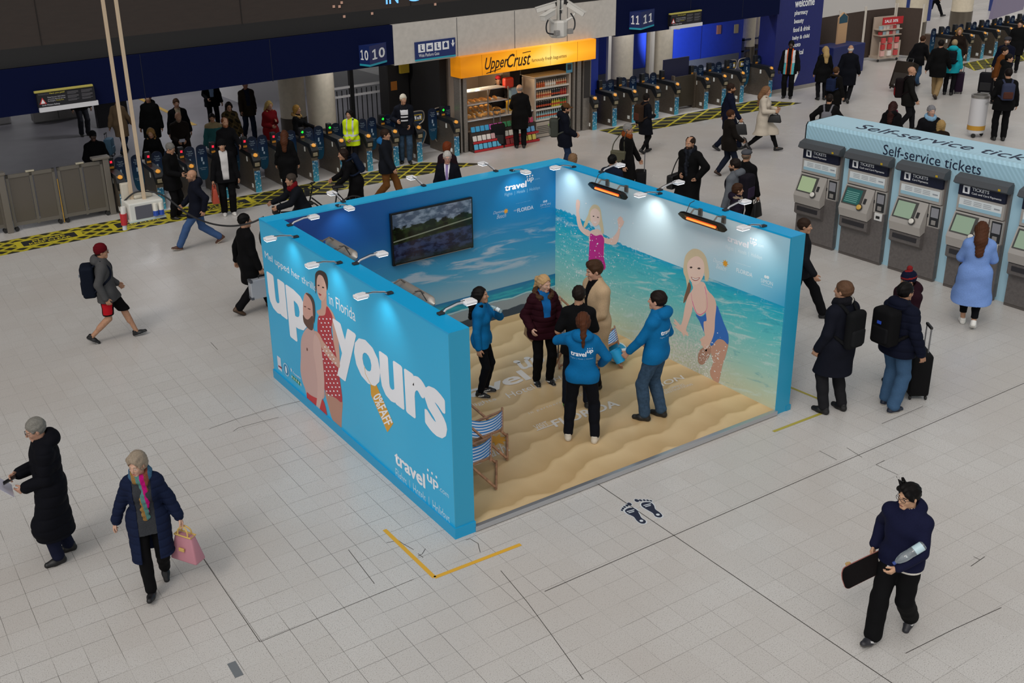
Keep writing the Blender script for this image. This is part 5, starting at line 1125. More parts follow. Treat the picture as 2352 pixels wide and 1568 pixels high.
pic('face_print', 'x', 0, k((303, 325), (320, 300), (345, 320), (352, 370), (347, 412), (332, 435), (316, 420), (306, 385)), '#dcb3a3', mw, .010); hp = pic('hair_print', 'x', 0, k((300, 400), (297, 340), (300, 303), (320, 290), (348, 305), (358, 345), (354, 385), (346, 350), (332, 318), (314, 312), (305, 335), (304, 372)), '#3a2a26', mw, .0125)
fb_ = B(); [px_poly(fb_, k(*q), 'x', 0, .0125, 3) for q in (((309, 360), (315, 358), (319, 362), (313, 365)), ((330, 368), (337, 368), (341, 373), (333, 374)))]; fb_.build('eye_print', M('#2a1c1a', .5), mw)
pic('lips_print', 'x', 0, k((313, 398), (320, 400), (328, 406), (320, 410)), '#b04048', mw, .0125)
mm = pic('printed_man', 'x', 0, k((262, 560), (240, 590), (230, 630), (230, 700), (228, 760), (236, 810), (250, 850), (262, 885), (300, 905), (340, 895), (342, 850), (338, 780), (330, 690), (318, 625), (296, 582), (285, 560)), '#c9a6a0', o1, .0135); mm['label'] = 'printed bare-chested bearded man in red shorts'
pic('shorts_print', 'x', 0, k((258, 868), (275, 880), (305, 895), (330, 898), (345, 930), (355, 990), (330, 976), (300, 945), (264, 916)), '#c22a2e', mm, .015)
pic('arm_print', 'x', 0, k((298, 592), (322, 630), (332, 700), (341, 800), (340, 860), (325, 920), (316, 952), (303, 942), (308, 880), (309, 820), (300, 740), (290, 680), (290, 620)), '#d3b0a8', mm, .0165)
pic('head_print', 'x', 0, k((240, 470), (244, 415), (256, 395), (275, 408), (292, 440), (298, 490), (290, 545), (284, 572), (262, 560), (246, 535)), '#cd9f92', mm, .0165)
pic('hair_print', 'x', 0, k((252, 398), (275, 405), (294, 440), (298, 500), (292, 540), (288, 500), (284, 450), (270, 418)), '#4a3630', mm, .018); pic('beard_print', 'x', 0, k((240, 500), (252, 518), (266, 522), (286, 505), (290, 545), (284, 574), (262, 562), (244, 535)), '#5a3b30', mm, .018)
fb_ = B(); [px_poly(fb_, k(*q), 'x', 0, .018, 2) for q in (((246, 458), (255, 461), (254, 465), (246, 463)), ((264, 468), (276, 473), (274, 477), (264, 473)), ((258, 655), (263, 662), (262, 672), (257, 668)))]; fb_.build('feature_print', M('#6a4038', .5), mm)
tg = pic('price_tag_print', 'x', 0, k((559, 825), (584, 824), (668, 1015), (640, 1057), (562, 880)), '#d9a02e', o1, .0075, 1); ptext('0%FAFF', 'x', 0, [(856, 911), (885, 980), (873, 900)], white2, tg, .0025, .02)
b = B(); b.tube([WX(838, 843, 0)+np.array([-.001, 0, 0]), WX(840, 858, 0)+np.array([-.001, 0, 0]), WX(849, 876, 0)+np.array([-.001, 0, 0]), WX(854, 884, 0)+np.array([-.001, 0, 0])], .005, 6); b.build('string_print', M('#c89a38', .5), tg)
k2 = Z(620, 800, 14.256)
bz = pic('badge_print', 'x', 0, k2((235, 225), (350, 320), (370, 560), (405, 770), (275, 660), (250, 400)), '#d8dcea', o1, .006, 1); pic('badge_band', 'x', 0, k2((275, 540), (390, 610), (395, 680), (280, 590)), '#8a2038', bz, .0075, 1)
cc = WX(*k2((545, 690))[0], 0); b = B(); b.prism([(-.006, cc[1]+.105*math.cos(a), cc[2]+.105*math.sin(a)) for a in np.linspace(0, 6.283, 24, endpoint=False)], (.001, 0, 0)); rb_ = b.build('round_badge', M('#a9cfe6', .5), o1)
b = B(); b.prism([(-.0075, cc[1]+.085*math.cos(a), cc[2]+.085*math.sin(a)) for a in np.linspace(0, 6.283, 24, endpoint=False)], (.001, 0, 0)); b.build('badge_field', M('#1b86b8', .5), rb_); b = B(); b.prism([(-.009, cc[1]+.03*math.cos(a), cc[2]+.06*math.sin(a)) for a in np.linspace(0, 6.283, 16, endpoint=False)], (.001, 0, 0)); b.build('badge_flame', white2, rb_)
ptext('Trustpilot', 'x', 0, [k2((760, 830))[0], k2((1025, 1040))[0], k2((760, 740))[0]], white2, o1, .006); gb = pic('green_bar_print', 'x', 0, k2((705, 850), (1000, 1110), (1005, 1230), (715, 970)), '#1f8a5a', o1, .006, 1)
sb = B()
for q in ((740, 925), (805, 985), (875, 1040), (945, 1105), (1025, 1180)): c = WX(*k2(q)[0], 0); sb.prism([(-.0075, c[1]+(.022 if i % 2 == 0 else .01)*math.sin(i*math.pi/5), c[2]+(.03 if i % 2 == 0 else .013)*math.cos(i*math.pi/5)) for i in range(10)], (.001, 0, 0))
c = WX(*k2((715, 700))[0], 0); sb.prism([(-.0075, c[1]+(.03 if i % 2 == 0 else .012)*math.sin(i*math.pi/5), c[2]+(.04 if i % 2 == 0 else .016)*math.cos(i*math.pi/5)) for i in range(10)], (.001, 0, 0)); sb.build('star_print', white2, gb)
# right wall print
RX = BW-BT; k = Z(1240, 350, 2.57); pale = M('#dcecf4', .5)
ptext('travel', 'x', RX, k((1105, 522), (1232, 566), (1107, 486)), white2, o3, .0015, .035); ptext('up', 'x', RX, k((1240, 546), (1280, 560), (1240, 517)), white2, o3, .0015, .02); dots3('x', RX, o3, k((1246, 507), (1261, 512), (1276, 517)), .015)
ptext('.com', 'x', RX, k((1285, 553), (1322, 563), (1285, 540)), pale, o3); ptext('Flights  |  Hotels  |  Holidays', 'x', RX, k((1098, 575), (1312, 640), (1098, 545)), pale, o3)
ptext('Daytona', 'x', RX, k((1022, 650), (1090, 680), (1024, 618)), pale, o3, slant=.4); ptext('Beach', 'x', RX, k((1040, 682), (1098, 702), (1042, 655)), pale, o3, slant=.4); ptext('FLORIDA', 'x', RX, k((1160, 705), (1255, 738), (1161, 680)), pale, o3, .0015, .02); ptext('in partnership with', 'x', RX, k((1155, 652), (1245, 680), (1155, 645)), pale, o3)
ptext('SIMON', 'x', RX, k((1305, 765), (1375, 788), (1306, 742)), pale, o3); ptext('SHOPPING DESTINATIONS', 'x', RX, k((1308, 780), (1372, 800), (1308, 773)), pale, o3); dots3('x', RX, o3, k((1332, 733), (1346, 737)), .022, pale)
def star(plane, val, c, r, par, off=.002):
    g = {'x': WX, 'y': WY, 'z': FL}[plane]; o = g(*c, val); e1, e2, d = {'x': ((0, 1, 0), (0, 0, 1), (-1, 0, 0)), 'y': ((1, 0, 0), (0, 0, 1), (0, -1, 0)), 'z': ((1, 0, 0), (0, 1, 0), (0, 0, 1))}[plane]
    b = B(); b.prism([o+np.array(d)*off+(r if i % 2 == 0 else r*.5)*(math.cos(i*math.pi/8)*np.array(e1)+math.sin(i*math.pi/8)*np.array(e2)) for i in range(16)], np.array(d)*.001); return b.build('sun_print', M('#e0a02c', .5), par)
star('x', RX, k((1095, 655))[0], .06, o3)
gsk = '#e9c9bb'
g1 = pic('printed_girl', 'x', RX, k((288, 690), (290, 620), (292, 560), (290, 510), (298, 468), (320, 455), (350, 455), (374, 490), (380, 540), (378, 620), (385, 690)), gsk, o3, .005); g1['label'] = 'printed girl in a magenta swimsuit with raised arms'
pic('arm_print', 'x', RX, k((215, 345), (213, 300), (225, 282), (237, 292), (236, 325), (232, 350), (242, 400), (258, 442), (290, 460), (304, 478), (290, 495), (262, 482), (235, 455), (222, 420), (216, 380)), gsk, g1, .0065); pic('arm_print', 'x', RX, k((360, 490), (400, 508), (430, 500), (455, 470), (464, 440), (458, 400), (465, 386), (480, 380), (496, 410), (490, 430), (476, 450), (470, 490), (455, 535), (430, 545), (385, 535), (362, 520)), gsk, g1, .0065)
pic('hair_print', 'x', RX, k((290, 400), (282, 425), (265, 445), (258, 432), (272, 395), (286, 365), (292, 340), (312, 310), (338, 310), (358, 335), (366, 385), (374, 430), (378, 478), (364, 470), (356, 440), (345, 425), (320, 430)), '#d8c9a4', g1, .0065); pic('face_print', 'x', RX, k((300, 350), (325, 330), (350, 347), (357, 382), (350, 415), (334, 434), (315, 430), (302, 402)), '#ecd0c2', g1, .008)
def fingers(par, c, tips, w, col):
    b = B()
    for tp in tips: d = np.array(tp, float)-np.array(c); d /= np.linalg.norm(d); n_ = np.array([-d[1], d[0]])*w; px_poly(b, k(tuple(c-n_), tuple(np.array(tp)-n_*.7), tuple(np.array(tp)+d*w), tuple(np.array(tp)+n_*.7), tuple(c+n_)), 'x', RX, .011, 2)
    b.build('finger_print', M(col, .45), par)
fingers(g1, np.array((225, 305)), ((217, 283), (223, 278), (230, 280), (236, 288)), 3.2, gsk); fingers(g1, np.array((473, 425)), ((461, 395), (468, 384), (477, 380), (487, 388), (496, 408)), 4, gsk)
fb_ = B(); [px_poly(fb_, k(*q), 'x', RX, .0095, 3) for q in (((312, 376), (318, 373), (323, 377), (317, 380)), ((338, 381), (344, 379), (349, 384), (343, 386)))]; fb_.build('eye_print', M('#4a3a38', .5), g1); pic('mouth_print', 'x', RX, k((316, 405), (326, 409), (336, 407), (332, 416), (322, 416)), '#f0e6e2', g1, .0095)
pic('swimsuit_print', 'x', RX, k((300, 478), (330, 492), (362, 486), (380, 512), (378, 560), (378, 620), (384, 690), (290, 690), (288, 640), (292, 560), (296, 510)), '#c2258c', g1, .008)
g2 = pic('printed_girl', 'x', RX, k((898, 765), (905, 800), (892, 830), (900, 900), (925, 950), (950, 965), (985, 935), (1010, 900), (1040, 905), (1020, 850), (990, 810), (972, 770), (940, 760)), gsk, o3, .005); g2['label'] = 'printed girl in a blue swimsuit running in the surf'
pic('leg_print', 'x', RX, k((1015, 1140), (1060, 1100), (1112, 1115), (1100, 1190), (1080, 1250), (1065, 1320), (1050, 1362), (1015, 1330), (1005, 1290), (1022, 1240), (1012, 1190)), '#c49a88', g2, .0065); pic('leg_print', 'x', RX, k((945, 1165), (1015, 1140), (1005, 1195), (965, 1250), (935, 1235)), '#b08a7a', g2, .0062)
pic('swimsuit_print', 'x', RX, k((920, 955), (955, 968), (985, 945), (1040, 902), (1062, 940), (1088, 1010), (1112, 1070), (1112, 1132), (1085, 1108), (1050, 1102), (1015, 1142), (1000, 1110), (970, 1060), (945, 1000)), '#2f6fc4', g2, .008)
pic('arm_print', 'x', RX, k((895, 825), (870, 860), (855, 920), (845, 980), (830, 1018), (800, 985), (794, 992), (818, 1028), (800, 1030), (838, 1062), (872, 1080), (876, 1066), (864, 1045), (882, 990), (902, 920)), gsk, g2, .0095); pic('arm_print', 'x', RX, k((985, 830), (1018, 840), (1042, 895), (1035, 980), (1030, 1060), (1010, 1120), (982, 1162), (960, 1142), (950, 1102), (975, 1090), (970, 1050), (968, 1000), (985, 990), (980, 930)), '#e2bfb0', g2, .0095)
fingers(g2, np.array((835, 1035)), ((798, 990), (795, 1005), (800, 1028), (850, 1078), (873, 1078)), 6, gsk); fingers(g2, np.array((985, 1085)), ((952, 1105), (958, 1130), (968, 1155), (982, 1165), (978, 1000)), 8, '#e2bfb0')
b = B()
for pts in (((893, 830), (903, 885), (925, 945), (950, 958)), ((950, 958), (980, 935), (990, 890), (975, 790))):
    q = [WX(*p, RX)+np.array([.008, 0, 0]) for p in k(*pts)]; b.tube(smooth_poly(q, 4, False), .0125, 6)
b.build('strap_print', M('#d8389a', .5), g2)
pic('hair_print', 'x', RX, k((850, 660), (862, 605), (900, 570), (942, 574), (976, 608), (992, 660), (1000, 720), (992, 756), (975, 752), (965, 700), (900, 690), (882, 760), (892, 792), (880, 835), (862, 872), (848, 888), (852, 850), (868, 800), (862, 745), (848, 705)), '#d6c7a6', g2, .0095); pic('face_print', 'x', RX, k((870, 665), (890, 628), (930, 612), (964, 640), (972, 692), (960, 742), (930, 778), (902, 772), (880, 735)), '#eed2c4', g2, .011)
pic('plait_print', 'x', RX, k((880, 765), (893, 792), (882, 835), (864, 872), (848, 888), (854, 850), (868, 802)), '#7a5c48', g2, .011)
fb_ = B(); [px_poly(fb_, k(*q), 'x', RX, .0125, 3) for q in (((885, 678), (893, 672), (902, 678), (893, 684)), ((930, 684), (940, 678), (950, 685), (940, 690)))]; fb_.build('eye_print', M('#4a3a38', .5), g2); pic('mouth_print', 'x', RX, k((893, 733), (918, 742), (945, 737), (936, 752), (917, 758), (901, 750)), '#b06a62', g2, .0125); pic('teeth_print', 'x', RX, k((898, 737), (918, 745), (940, 741), (932, 749), (917, 752), (903, 746)), '#f2eeea', g2, .0135)
sp = B(); rnd = random.Random(5)
for _ in range(260):
    a, r = rnd.uniform(0, 6.28), rnd.gauss(0, 1); cx, cy = (985+rnd.gauss(0, 55), 1215+rnd.gauss(0, 70)) if rnd.random() < .62 else (320+rnd.gauss(0, 130), 560+rnd.gauss(0, 110))
    s_ = rnd.uniform(1.5, 4.5); px_poly(sp, k((cx-s_, cy), (cx, cy-s_), (cx+s_, cy+s_*.3), (cx, cy+s_)), 'x', RX, .0145, 1)
tag(sp.build('splash_print', M('#eef2f6', .5), o3), kind='stuff')
# back wall print
BY = BL_-BT; k = Z(640, 360, 3.675)
ptext('travel', 'y', BY, k((1908, 292), (2092, 252), (1908, 238)), white2, o2, .0015, .035); ptext('up', 'y', BY, k((2097, 222), (2152, 210), (2097, 182)), white2, o2, .0015, .02); dots3('y', BY, o2, k((2098, 167), (2120, 162), (2142, 158)), .014)
ptext('.com', 'y', BY, k((2158, 197), (2203, 188), (2158, 186)), M('#7db8e0', .5), o2); ptext('Flights  |  Hotels  |  Holidays', 'y', BY, k((1908, 342), (2205, 278), (1908, 308)), M('#8fc6ea', .5), o2)
ptext('Daytona', 'y', BY, k((1810, 495), (1905, 475), (1810, 462)), M('#a9c4e0', .5), o2, slant=.4); ptext('Beach', 'y', BY, k((1840, 525), (1920, 508), (1840, 490)), M('#a9c4e0', .5), o2, slant=.4); star('y', BY, k((1918, 458))[0], .05, o2)
ptext('visit', 'y', BY, k((1983, 462), (2015, 455), (1983, 447)), M('#a9c4e0', .5), o2); ptext('FLORIDA', 'y', BY, k((2015, 470), (2150, 440), (2015, 437)), M('#c9d8ec', .5), o2, .0015, .02); ptext('in partnership with', 'y', BY, k((2005, 400), (2125, 373), (2005, 393)), M('#7db8e0', .5), o2)
ptext('SIMON', 'y', BY, k((2208, 420), (2294, 402), (2208, 402)), M('#a9c4e0', .5), o2); ptext('SHOPPING DESTINATIONS', 'y', BY, k((2212, 436), (2290, 420), (2212, 428)), M('#8fb4d8', .5), o2); dots3('y', BY, o2, k((2240, 378), (2258, 374)), .022, M('#a9c4e0', .5))
# floor print
k = Z(1040, 560, 3.137); fw_ = M('#d9d3cc', .5)
ptext('travel', 'z', BZ, [(1012, 938), (1222, 870), (990, 915)], fw_, fd, .003, .035); ptext('up', 'z', BZ, [(1205, 858), (1262, 838), (1186, 834)], fw_, fd, .003, .02); dots3('z', BZ, fd, [(1187, 831), (1211, 823), (1236, 815)], .055, fw_, .003)
ptext('Hotels', 'z', BZ, k((408, 1112), (632, 1030), (375, 1080)), fw_, fd, .003); ptext('Holidays', 'z', BZ, k((745, 1000), (1010, 915), (720, 965)), fw_, fd, .003); ptext('Flights', 'z', BZ, k((120, 1190), (325, 1130), (95, 1165)), fw_, fd, .003)
ptext('in partnership with', 'z', BZ, k((555, 1232), (960, 1088), (540, 1214)), fw_, fd, .003, 0, spacing=1.3); ptext('VISIT', 'z', BZ, k((605, 1340), (700, 1306), (575, 1310)), fw_, fd, .003); ptext('FLORIDA', 'z', BZ, k((745, 1322), (1210, 1165), (700, 1276)), fw_, fd, .003, .03)
b = B(); q = [FL(*p, BZ) for p in k((608, 1348), (735, 1302), (732, 1297), (605, 1343))]; b.add([tuple(p+np.array([0, 0, .0045])) for p in q], [(0, 1, 2, 3)]); b.build('underline_print', fw_, fd)
ptext('SIMON', 'z', BZ, k((1395, 1068), (1672, 972), (1368, 1040)), fw_, fd, .003, .01); ptext('SHOPPING', 'z', BZ, k((1530, 1062), (1670, 1018), (1518, 1050)), fw_, fd, .003); ptext('DESTINATIONS', 'z', BZ, k((1535, 1082), (1732, 1016), (1523, 1070)), fw_, fd, .003)
ptext('Daytona', 'z', BZ, k((45, 1530), (268, 1450), (20, 1495)), fw_, fd, .003, slant=.4); ptext('Beach.', 'z', BZ, k((200, 1568), (415, 1490), (150, 1510)), fw_, fd, .003, slant=.4); star('z', BZ, k((322, 1412))[0], .16, fd, .003)
# arm lights along the wall tops
wh = M('#e9e9ec', .4); dk = M('#2a2c30', .5); lamp_src = None
def arm_lamp(x, y, ang, label, on):
    t = empty('arm_spotlight', (x, y, BH), ang, label, 'spotlight', 'arm spotlights on the stand')
    b = B(); b.tube([(0, 0, .006), (.05, 0, .045), (.20, 0, .075), (.30, 0, .07)], .012, 8); b.build('arm', M('#cfcfd2', .3, metal=.5), t, True)
    b = B(); b.box(-.06, .02, -.03, .03, .004, .03, .006); b.build('clamp', dk, t); b = B(); b.tube([(-.05, .02, .02), (.06, .03, .05), (.2, .022, .085), (.3, .01, .09)], .004, 5); b.build('cable', dk, t)
    b = B(); b.box(.27, .43, -.06, .06, .045, .085, .012); b.box(.30, .40, -.045, .045, .085, .092); b.build('head', wh, t); b = B(); b.box(.29, .42, -.05, .05, .040, .046); b.build('lens', M('#f4f8ff', .3, emit=3.0), t)
    if on:
        ld = bpy.data.lights.new('beam', 'SPOT'); ld.energy = on; ld.spot_size = math.radians(100); ld.spot_blend = .9; ld.color = (1, .94, .88); ld.shadow_soft_size = .03
        o = bpy.data.objects.new('light', ld); COL.objects.link(o); o.parent = t; o.location = (.35, 0, .03); o.rotation_euler = Vector((-.62, 0, -1)).to_track_quat('-Z', 'Y').to_euler()
PI = math.pi
def on_wall(px_, X=None, Y=None):
    q = FL(px_[0], px_[1], BH); return q
for i, p in enumerate(((684, 545), (778, 606), (893, 676))): q = on_wall(p); arm_lamp(.03, q[1], PI, 'white arm spotlight reaching out over the big slogan, %s from the far corner' % ordn[i], 10)
for i, p in enumerate(((672, 518), (824, 606), (1014, 722))): q = on_wall(p); arm_lamp(BT-.03, q[1], 0, 'white arm spotlight reaching inwards over the slogan wall, %s from the far corner' % ordn[i], 9)
for i, p in enumerate(((1318, 385), (1517, 446), (1758, 520))): q = on_wall(p); arm_lamp(BW-BT+.03, q[1], PI, 'white arm spotlight shining down the sea-print wall, %s from the corner' % ordn[i], (15, 17, 9)[i])
for i, p in enumerate(((1390, 395), (1524, 436), (1668, 484))): q = on_wall(p); arm_lamp(BW-.04, q[1], 0, 'white arm spotlight reaching outwards over the sea-print wall, %s from the corner' % ordn[i], 0)
for i, p in enumerate(((780, 476), (1172, 392))): q = on_wall(p); arm_lamp(q[0], BL_-BT+.03, -PI/2, 'white arm spotlight shining down the sky print, %s the screen' % ('on the slogan side of' if i == 0 else 'beyond'), (9, 9)[i])
for i, p in enumerate(((782, 462), (968, 426), (1131, 392))): q = on_wall(p); arm_lamp(q[0], BL_-.04, PI/2, 'white arm spotlight reaching backwards over the sky-print wall, %s from the slogan wall' % ordn[i], 0)
# radiant heaters
def heater(x, y, z, ang, lab, glow, grp='patio heaters'):
    t = empty('patio_heater', (x, y, z), ang, lab, 'heater', 'patio heaters on the stand'); sh = M('#1c1b1a' if glow else '#b9b2aa', .3, metal=.6)
    b = B(); L = .40; prof = [(math.cos(a)*.075, math.sin(a)*.055) for a in np.linspace(-.2, PI+.2, 12)]
    pts = []; n = len(prof)
    xs = [-L-.06, -L, -L+.05, L-.05, L, L+.06]; sc = [.15, .8, 1, 1, .8, .15]
    vs_ = [(prof[j][0]*s_, xx, prof[j][1]*s_) for xx, s_ in zip(xs, sc) for j in range(n)]; fs = [(i*n+j, i*n+j+1, (i+1)*n+j+1, (i+1)*n+j) for i in range(len(xs)-1) for j in range(n-1)]+[(i*n+n-1, i*n, (i+1)*n, (i+1)*n+n-1) for i in range(len(xs)-1)]
    b.add(vs_, fs); o = b.build('shell', sh, t, True); o.rotation_euler = (0, math.radians(58), 0)
    b = B(); b.box(-.045, .045, -L+.1, L-.1, -.018, -.010); r = b.build('reflector', M('#8a6a50', .2, metal=.8), t); r.rotation_euler = (0, math.radians(58), 0)
    b = B(); b.tube([(0, -L+.13, -.022), (0, L-.13, -.022)], .014, 8); g = b.build('heating_tube', M('#ff5a22', .4, emit=4.0 if glow else 0.6), t); g.rotation_euler = (0, math.radians(58), 0)
    for s_ in (-.22, .22): b = B(); b.tube([(-.02, s_, .045), (.06, s_, .12), (.16, s_, .09), (.19, s_, .05)], .011, 6); b.box(.17, .2, s_-.03, s_+.03, -.0, .1); b.build('bracket', M('#77706a', .4, metal=.6), t)
    b = B(); b.tube([(.05, .36, .03), (.12, .36, .16), (.20, .36, .18)], .006, 5); b.build('power_cord', dk, t)
for i, (a, c) in enumerate((((1352, 425), (1440, 452)), ((1560, 492), (1667, 527)))):
    p, q = WX(*a, RX-.2), WX(*c, RX-.2); heater(RX-.2, (p[1]+q[1])/2, (p[2]+q[2])/2, 0, 'black radiant heater with a glowing orange tube on the sea-print wall, %s' % ('nearer the corner' if i == 0 else 'nearer the open end'), 1)
for i, (a, c) in enumerate((((745, 552), (815, 588)), ((905, 648), (992, 694)))):
    p, q = WX(*a, BT+.17), WX(*c, BT+.17); heater(BT+.2, (p[1]+q[1])/2, (p[2]+q[2])/2-.02, PI, 'silver radiant heater behind the slogan wall, %s' % ('nearer the far corner' if i == 0 else 'nearer the open end'), 0)
# television
a, c, d = WY(897, 492, BY-.07), WY(1088, 570, BY-.07), WY(905, 612, BY-.07)
tw, th_ = c[0]-a[0], a[2]-d[2]
t = empty('television', (a[0], BY-.07, d[2]), 0, 'flat television showing a dark lake landscape on the sky-print wall', 'television')
b = B(); b.box(0, tw, 0, .05, 0, th_, .006); b.build('frame', M('#0b0b0d', .3), t)
def tv_nodes(n, b):
    g = NG(n); P = g.new('ShaderNodeTexCoord').outputs['Object']; x, y, z = g.sep(P); zz = g.m('DIVIDE', z, th_); w_ = g.noise(g.comb(x, 0, g.m('MULTIPLY', z, 2)), 5, 5, .6)
    sky = g.mix(g.step(w_, .42, .62), '#3a4658', '#6a7686'); land = g.mix(g.step(w_, .45, .6), '#0a0e08', '#1e2a14'); wat = g.mix(g.step(w_, .42, .6), '#101226', '#26304c')
    tr = g.m('ADD', zz, g.m('MULTIPLY', g.m('SUBTRACT', w_, .5), .3)); col = g.mix(g.step(tr, .70, .73), land, sky); col = g.mix(g.step(g.m('ADD', zz, g.m('MULTIPLY', x, -.05)), .38, .42, 1, 0), col, wat); col = g.mix(g.m('MULTIPLY', g.step(zz, .02, .2, 1, 0), .7), col, '#16200c')
    path = g.step(g.m('ABSOLUTE', g.m('SUBTRACT', zz, g.m('ADD', .46, g.m('MULTIPLY', x, .10)))), .006, .016, 1, 0); col = g.mix(g.m('MULTIPLY', path, .7), col, '#7a8070')
    g.out(b, col); n.links.new(col, b.inputs['Emission Color']); b.inputs['Emission Strength'].default_value = .35
b = B(); b.box(.025, tw-.025, -.003, .001, .03, th_-.025); b.build('screen', node_mat('tv picture', tv_nodes, .12), t); b = B(); b.box(.05, tw-.05, -.004, .0, .004, .012); b.build('silver_trim', M('#a8a098', .3, metal=.7), t)
# deck chairs and beach ball
wood = M('#a5795a', .6, tex='wood')
def stripe_nodes(n, b):
    g = NG(n); x, y, z = g.sep(g.new('ShaderNodeTexCoord').outputs['Object']); g.out(b, g.mix(g.step(g.m('FRACT', g.m('DIVIDE', y, .075)), .48, .52), '#e9ecf4', '#2a86cc'))
cm = node_mat('striped canvas', stripe_nodes, .8)
def deck_chair(x, y, ang, lab):
    t = empty('deck_chair', (x, y, BZ), ang, lab, 'deck chair', 'striped deck chairs'); w = .29
    for s_ in (-1, 1):
        b = B(); b.tube([(.48, s_*w, .02), (-.42, s_*w, .92)], .018, 6); b.build('long_rail', wood, t); b = B(); b.tube([(-.45, s_*(w-.04), .02), (.42, s_*(w-.04), .42)], .018, 6); b.build('seat_rail', wood, t); b = B(); b.tube([(-.22, s_*(w+.03), .72), (-.52, s_*(w+.03), .05)], .015, 6); b.build('back_strut', wood, t)
    for p in ((.48, .03), (-.42, .92), (-.45, .03), (.42, .42)): b = B(); b.tube([(p[0], -w-.04, p[1]), (p[0], w+.04, p[1])], .016, 6); b.build('cross_bar', wood, t)
    pts = [(-.42, .92), (-.36, .72), (-.25, .5), (-.08, .32), (.12, .26), (.3, .31), (.42, .42)]; Q = smooth_poly([(p[0], 0, p[1]) for p in pts], 4, False); n = len(Q); V = [(q[0], yy, q[2]+.02) for q in Q for yy in (-.22, .22)]; V2 = [(q[0], yy, q[2]+.012) for q in Q for yy in (-.22, .22)]
    b = B(); b.add(V+V2, [(2*i, 2*i+1, 2*i+3, 2*i+2) for i in range(n-1)]+[(2*n+2*i, 2*n+2*i+2, 2*n+2*i+3, 2*n+2*i+1) for i in range(n-1)]+[(2*i, 2*i+2, 2*n+2*i+2, 2*n+2*i) for i in range(n-1)]+[(2*i+1, 2*n+2*i+1, 2*n+2*i+3, 2*i+3) for i in range(n-1)]); b.build('canvas', cm, t, True)
q = FL(1118, 965, BZ+.3); deck_chair(q[0]-.30, q[1]-.05, math.radians(-35), 'striped deck chair nearest the girl who is drinking, half behind the slogan wall')
q = FL(1092, 1020, BZ+.3); deck_chair(q[0]-.34, q[1]-.1, math.radians(-35), 'striped deck chair nearest the open edge, mostly behind the slogan wall')
deck_chair(4.15, 2.75, math.radians(-35), 'striped deck chair behind the people talking, at the sea-print wall'); 
q = FL(1418, 812, BZ+.14); t = empty('beach_ball', (q[0], q[1], BZ+.16), 0, 'blue and white beach ball on the sand print behind the tan coat', 'ball')
bm_ = bmesh.new(); bmesh.ops.create_uvsphere(bm_, u_segments=24, v_segments=14, radius=.16)
for f in bm_.faces: f.material_index = int(((math.atan2(f.calc_center_median().y, f.calc_center_median().x)+PI)/(2*PI)*6)) % 2
me = bpy.data.meshes.new('ball_skin'); bm_.to_mesh(me); bm_.free(); o = link('skin', me, [M('#dfe6ec', .35), M('#2596c4', .35)], t, True); o.rotation_euler = (.9, .4, .3)
# floor tapes and footprints
def tape(pts, w, col, lab): b = B(); strip(b, pts, w, .002); b.v = [v for v in b.v]; return tag(b.build('floor_tape', M(col, .6)), lab, 'tape')
tape([FL(883, 1216)[:2], FL(998, 1326)[:2], FL(1196, 1250)[:2]], .05, '#d8a52c', 'mustard tape corner on the floor in front of the slogan wall end')
tape([FL(1812, 888)[:2], FL(1895, 922)[:2], FL(1895, 946)[:2], FL(1776, 991)[:2]], .045, '#a89c3e', 'olive-yellow tape corner on the floor beside the open end of the sea-print wall')
b = B(); a, c = FL(531, 1521), FL(550, 1553); strip(b, [a[:2], c[:2]], .085, .002); tag(b.build('floor_tape', M('#6f7478', .5)), 'short grey tape piece alone on the floor at the bottom of the picture', 'tape')
b = B(); a, c = FL(1375, 1107), FL(1440, 1085)
def foot(px_, lab, mir):
    c = FL(*px_); t = empty('footprint_sticker', (c[0], c[1], .0), 0, lab, 'sticker', 'footprint stickers'); navy_ = M('#1c2238', .5); pale_ = M('#cfd6dc', .5)
    u = FL(px_[0]+30, px_[1]+28)-c; ang = math.atan2(u[1], u[0]); R = Matrix.Rotation(ang, 4, 'Z')
    sole = [(-.14, .0), (-.13, .05), (-.07, .075), (.02, .055), (.10, .035), (.17, .045), (.21, .01), (.19, -.035), (.12, -.045), (.04, -.035), (-.04, -.065), (-.11, -.06)]
    toes = [(-.21, .065*1.0, .034, .024), (-.195, .02, .024, .016), (-.18, -.02, .021, .015), (-.16, -.055, .02, .014), (-.135, -.085, .018, .013)]
    s_ = 1.0; f = -1 if mir else 1
    b = B(); Q = smooth_poly([(p[0]*1.07, p[1]*1.2*f, 0) for p in sole], 4); b.add([(q[0], q[1], .0015) for q in Q], [tuple(range(len(Q)))])
    for x, y, rx, ry in toes: b.add([(x+(rx+.008)*math.cos(a), (y+(ry+.008)*math.sin(a))*f, .0013) for a in np.linspace(0, 6.283, 14, endpoint=False)], [tuple(range(14))])
    b.xf(R).build('pale_border', pale_, t, rec=False)
    b = B(); Q = smooth_poly([(p[0], p[1]*f, 0) for p in sole], 4); b.add([(q[0], q[1], .0025) for q in Q], [tuple(range(len(Q)))])
    for x, y, rx, ry in toes: b.add([(x+rx*math.cos(a), (y+ry*math.sin(a))*f, .0025) for a in np.linspace(0, 6.283, 14, endpoint=False)], [tuple(range(14))])
    so = b.xf(R).build('sole', navy_, t, rec=False)
    b = B(); b.box(-.09, -.075, -.05, .05, .003, .0034); b.box(-.06, -.045, -.045, .03, .003, .0034); b.lathe([(.022, .003), (.022, .0034)], (.15, 0, 0), 10); b.xf(R).build('small_print', pale_, so)
foot((1457, 1181), 'dark footprint sticker on the floor, the nearer of the pair before the stand', False); foot((1495, 1167), 'dark footprint sticker on the floor, closer to the stand of the pair', True)
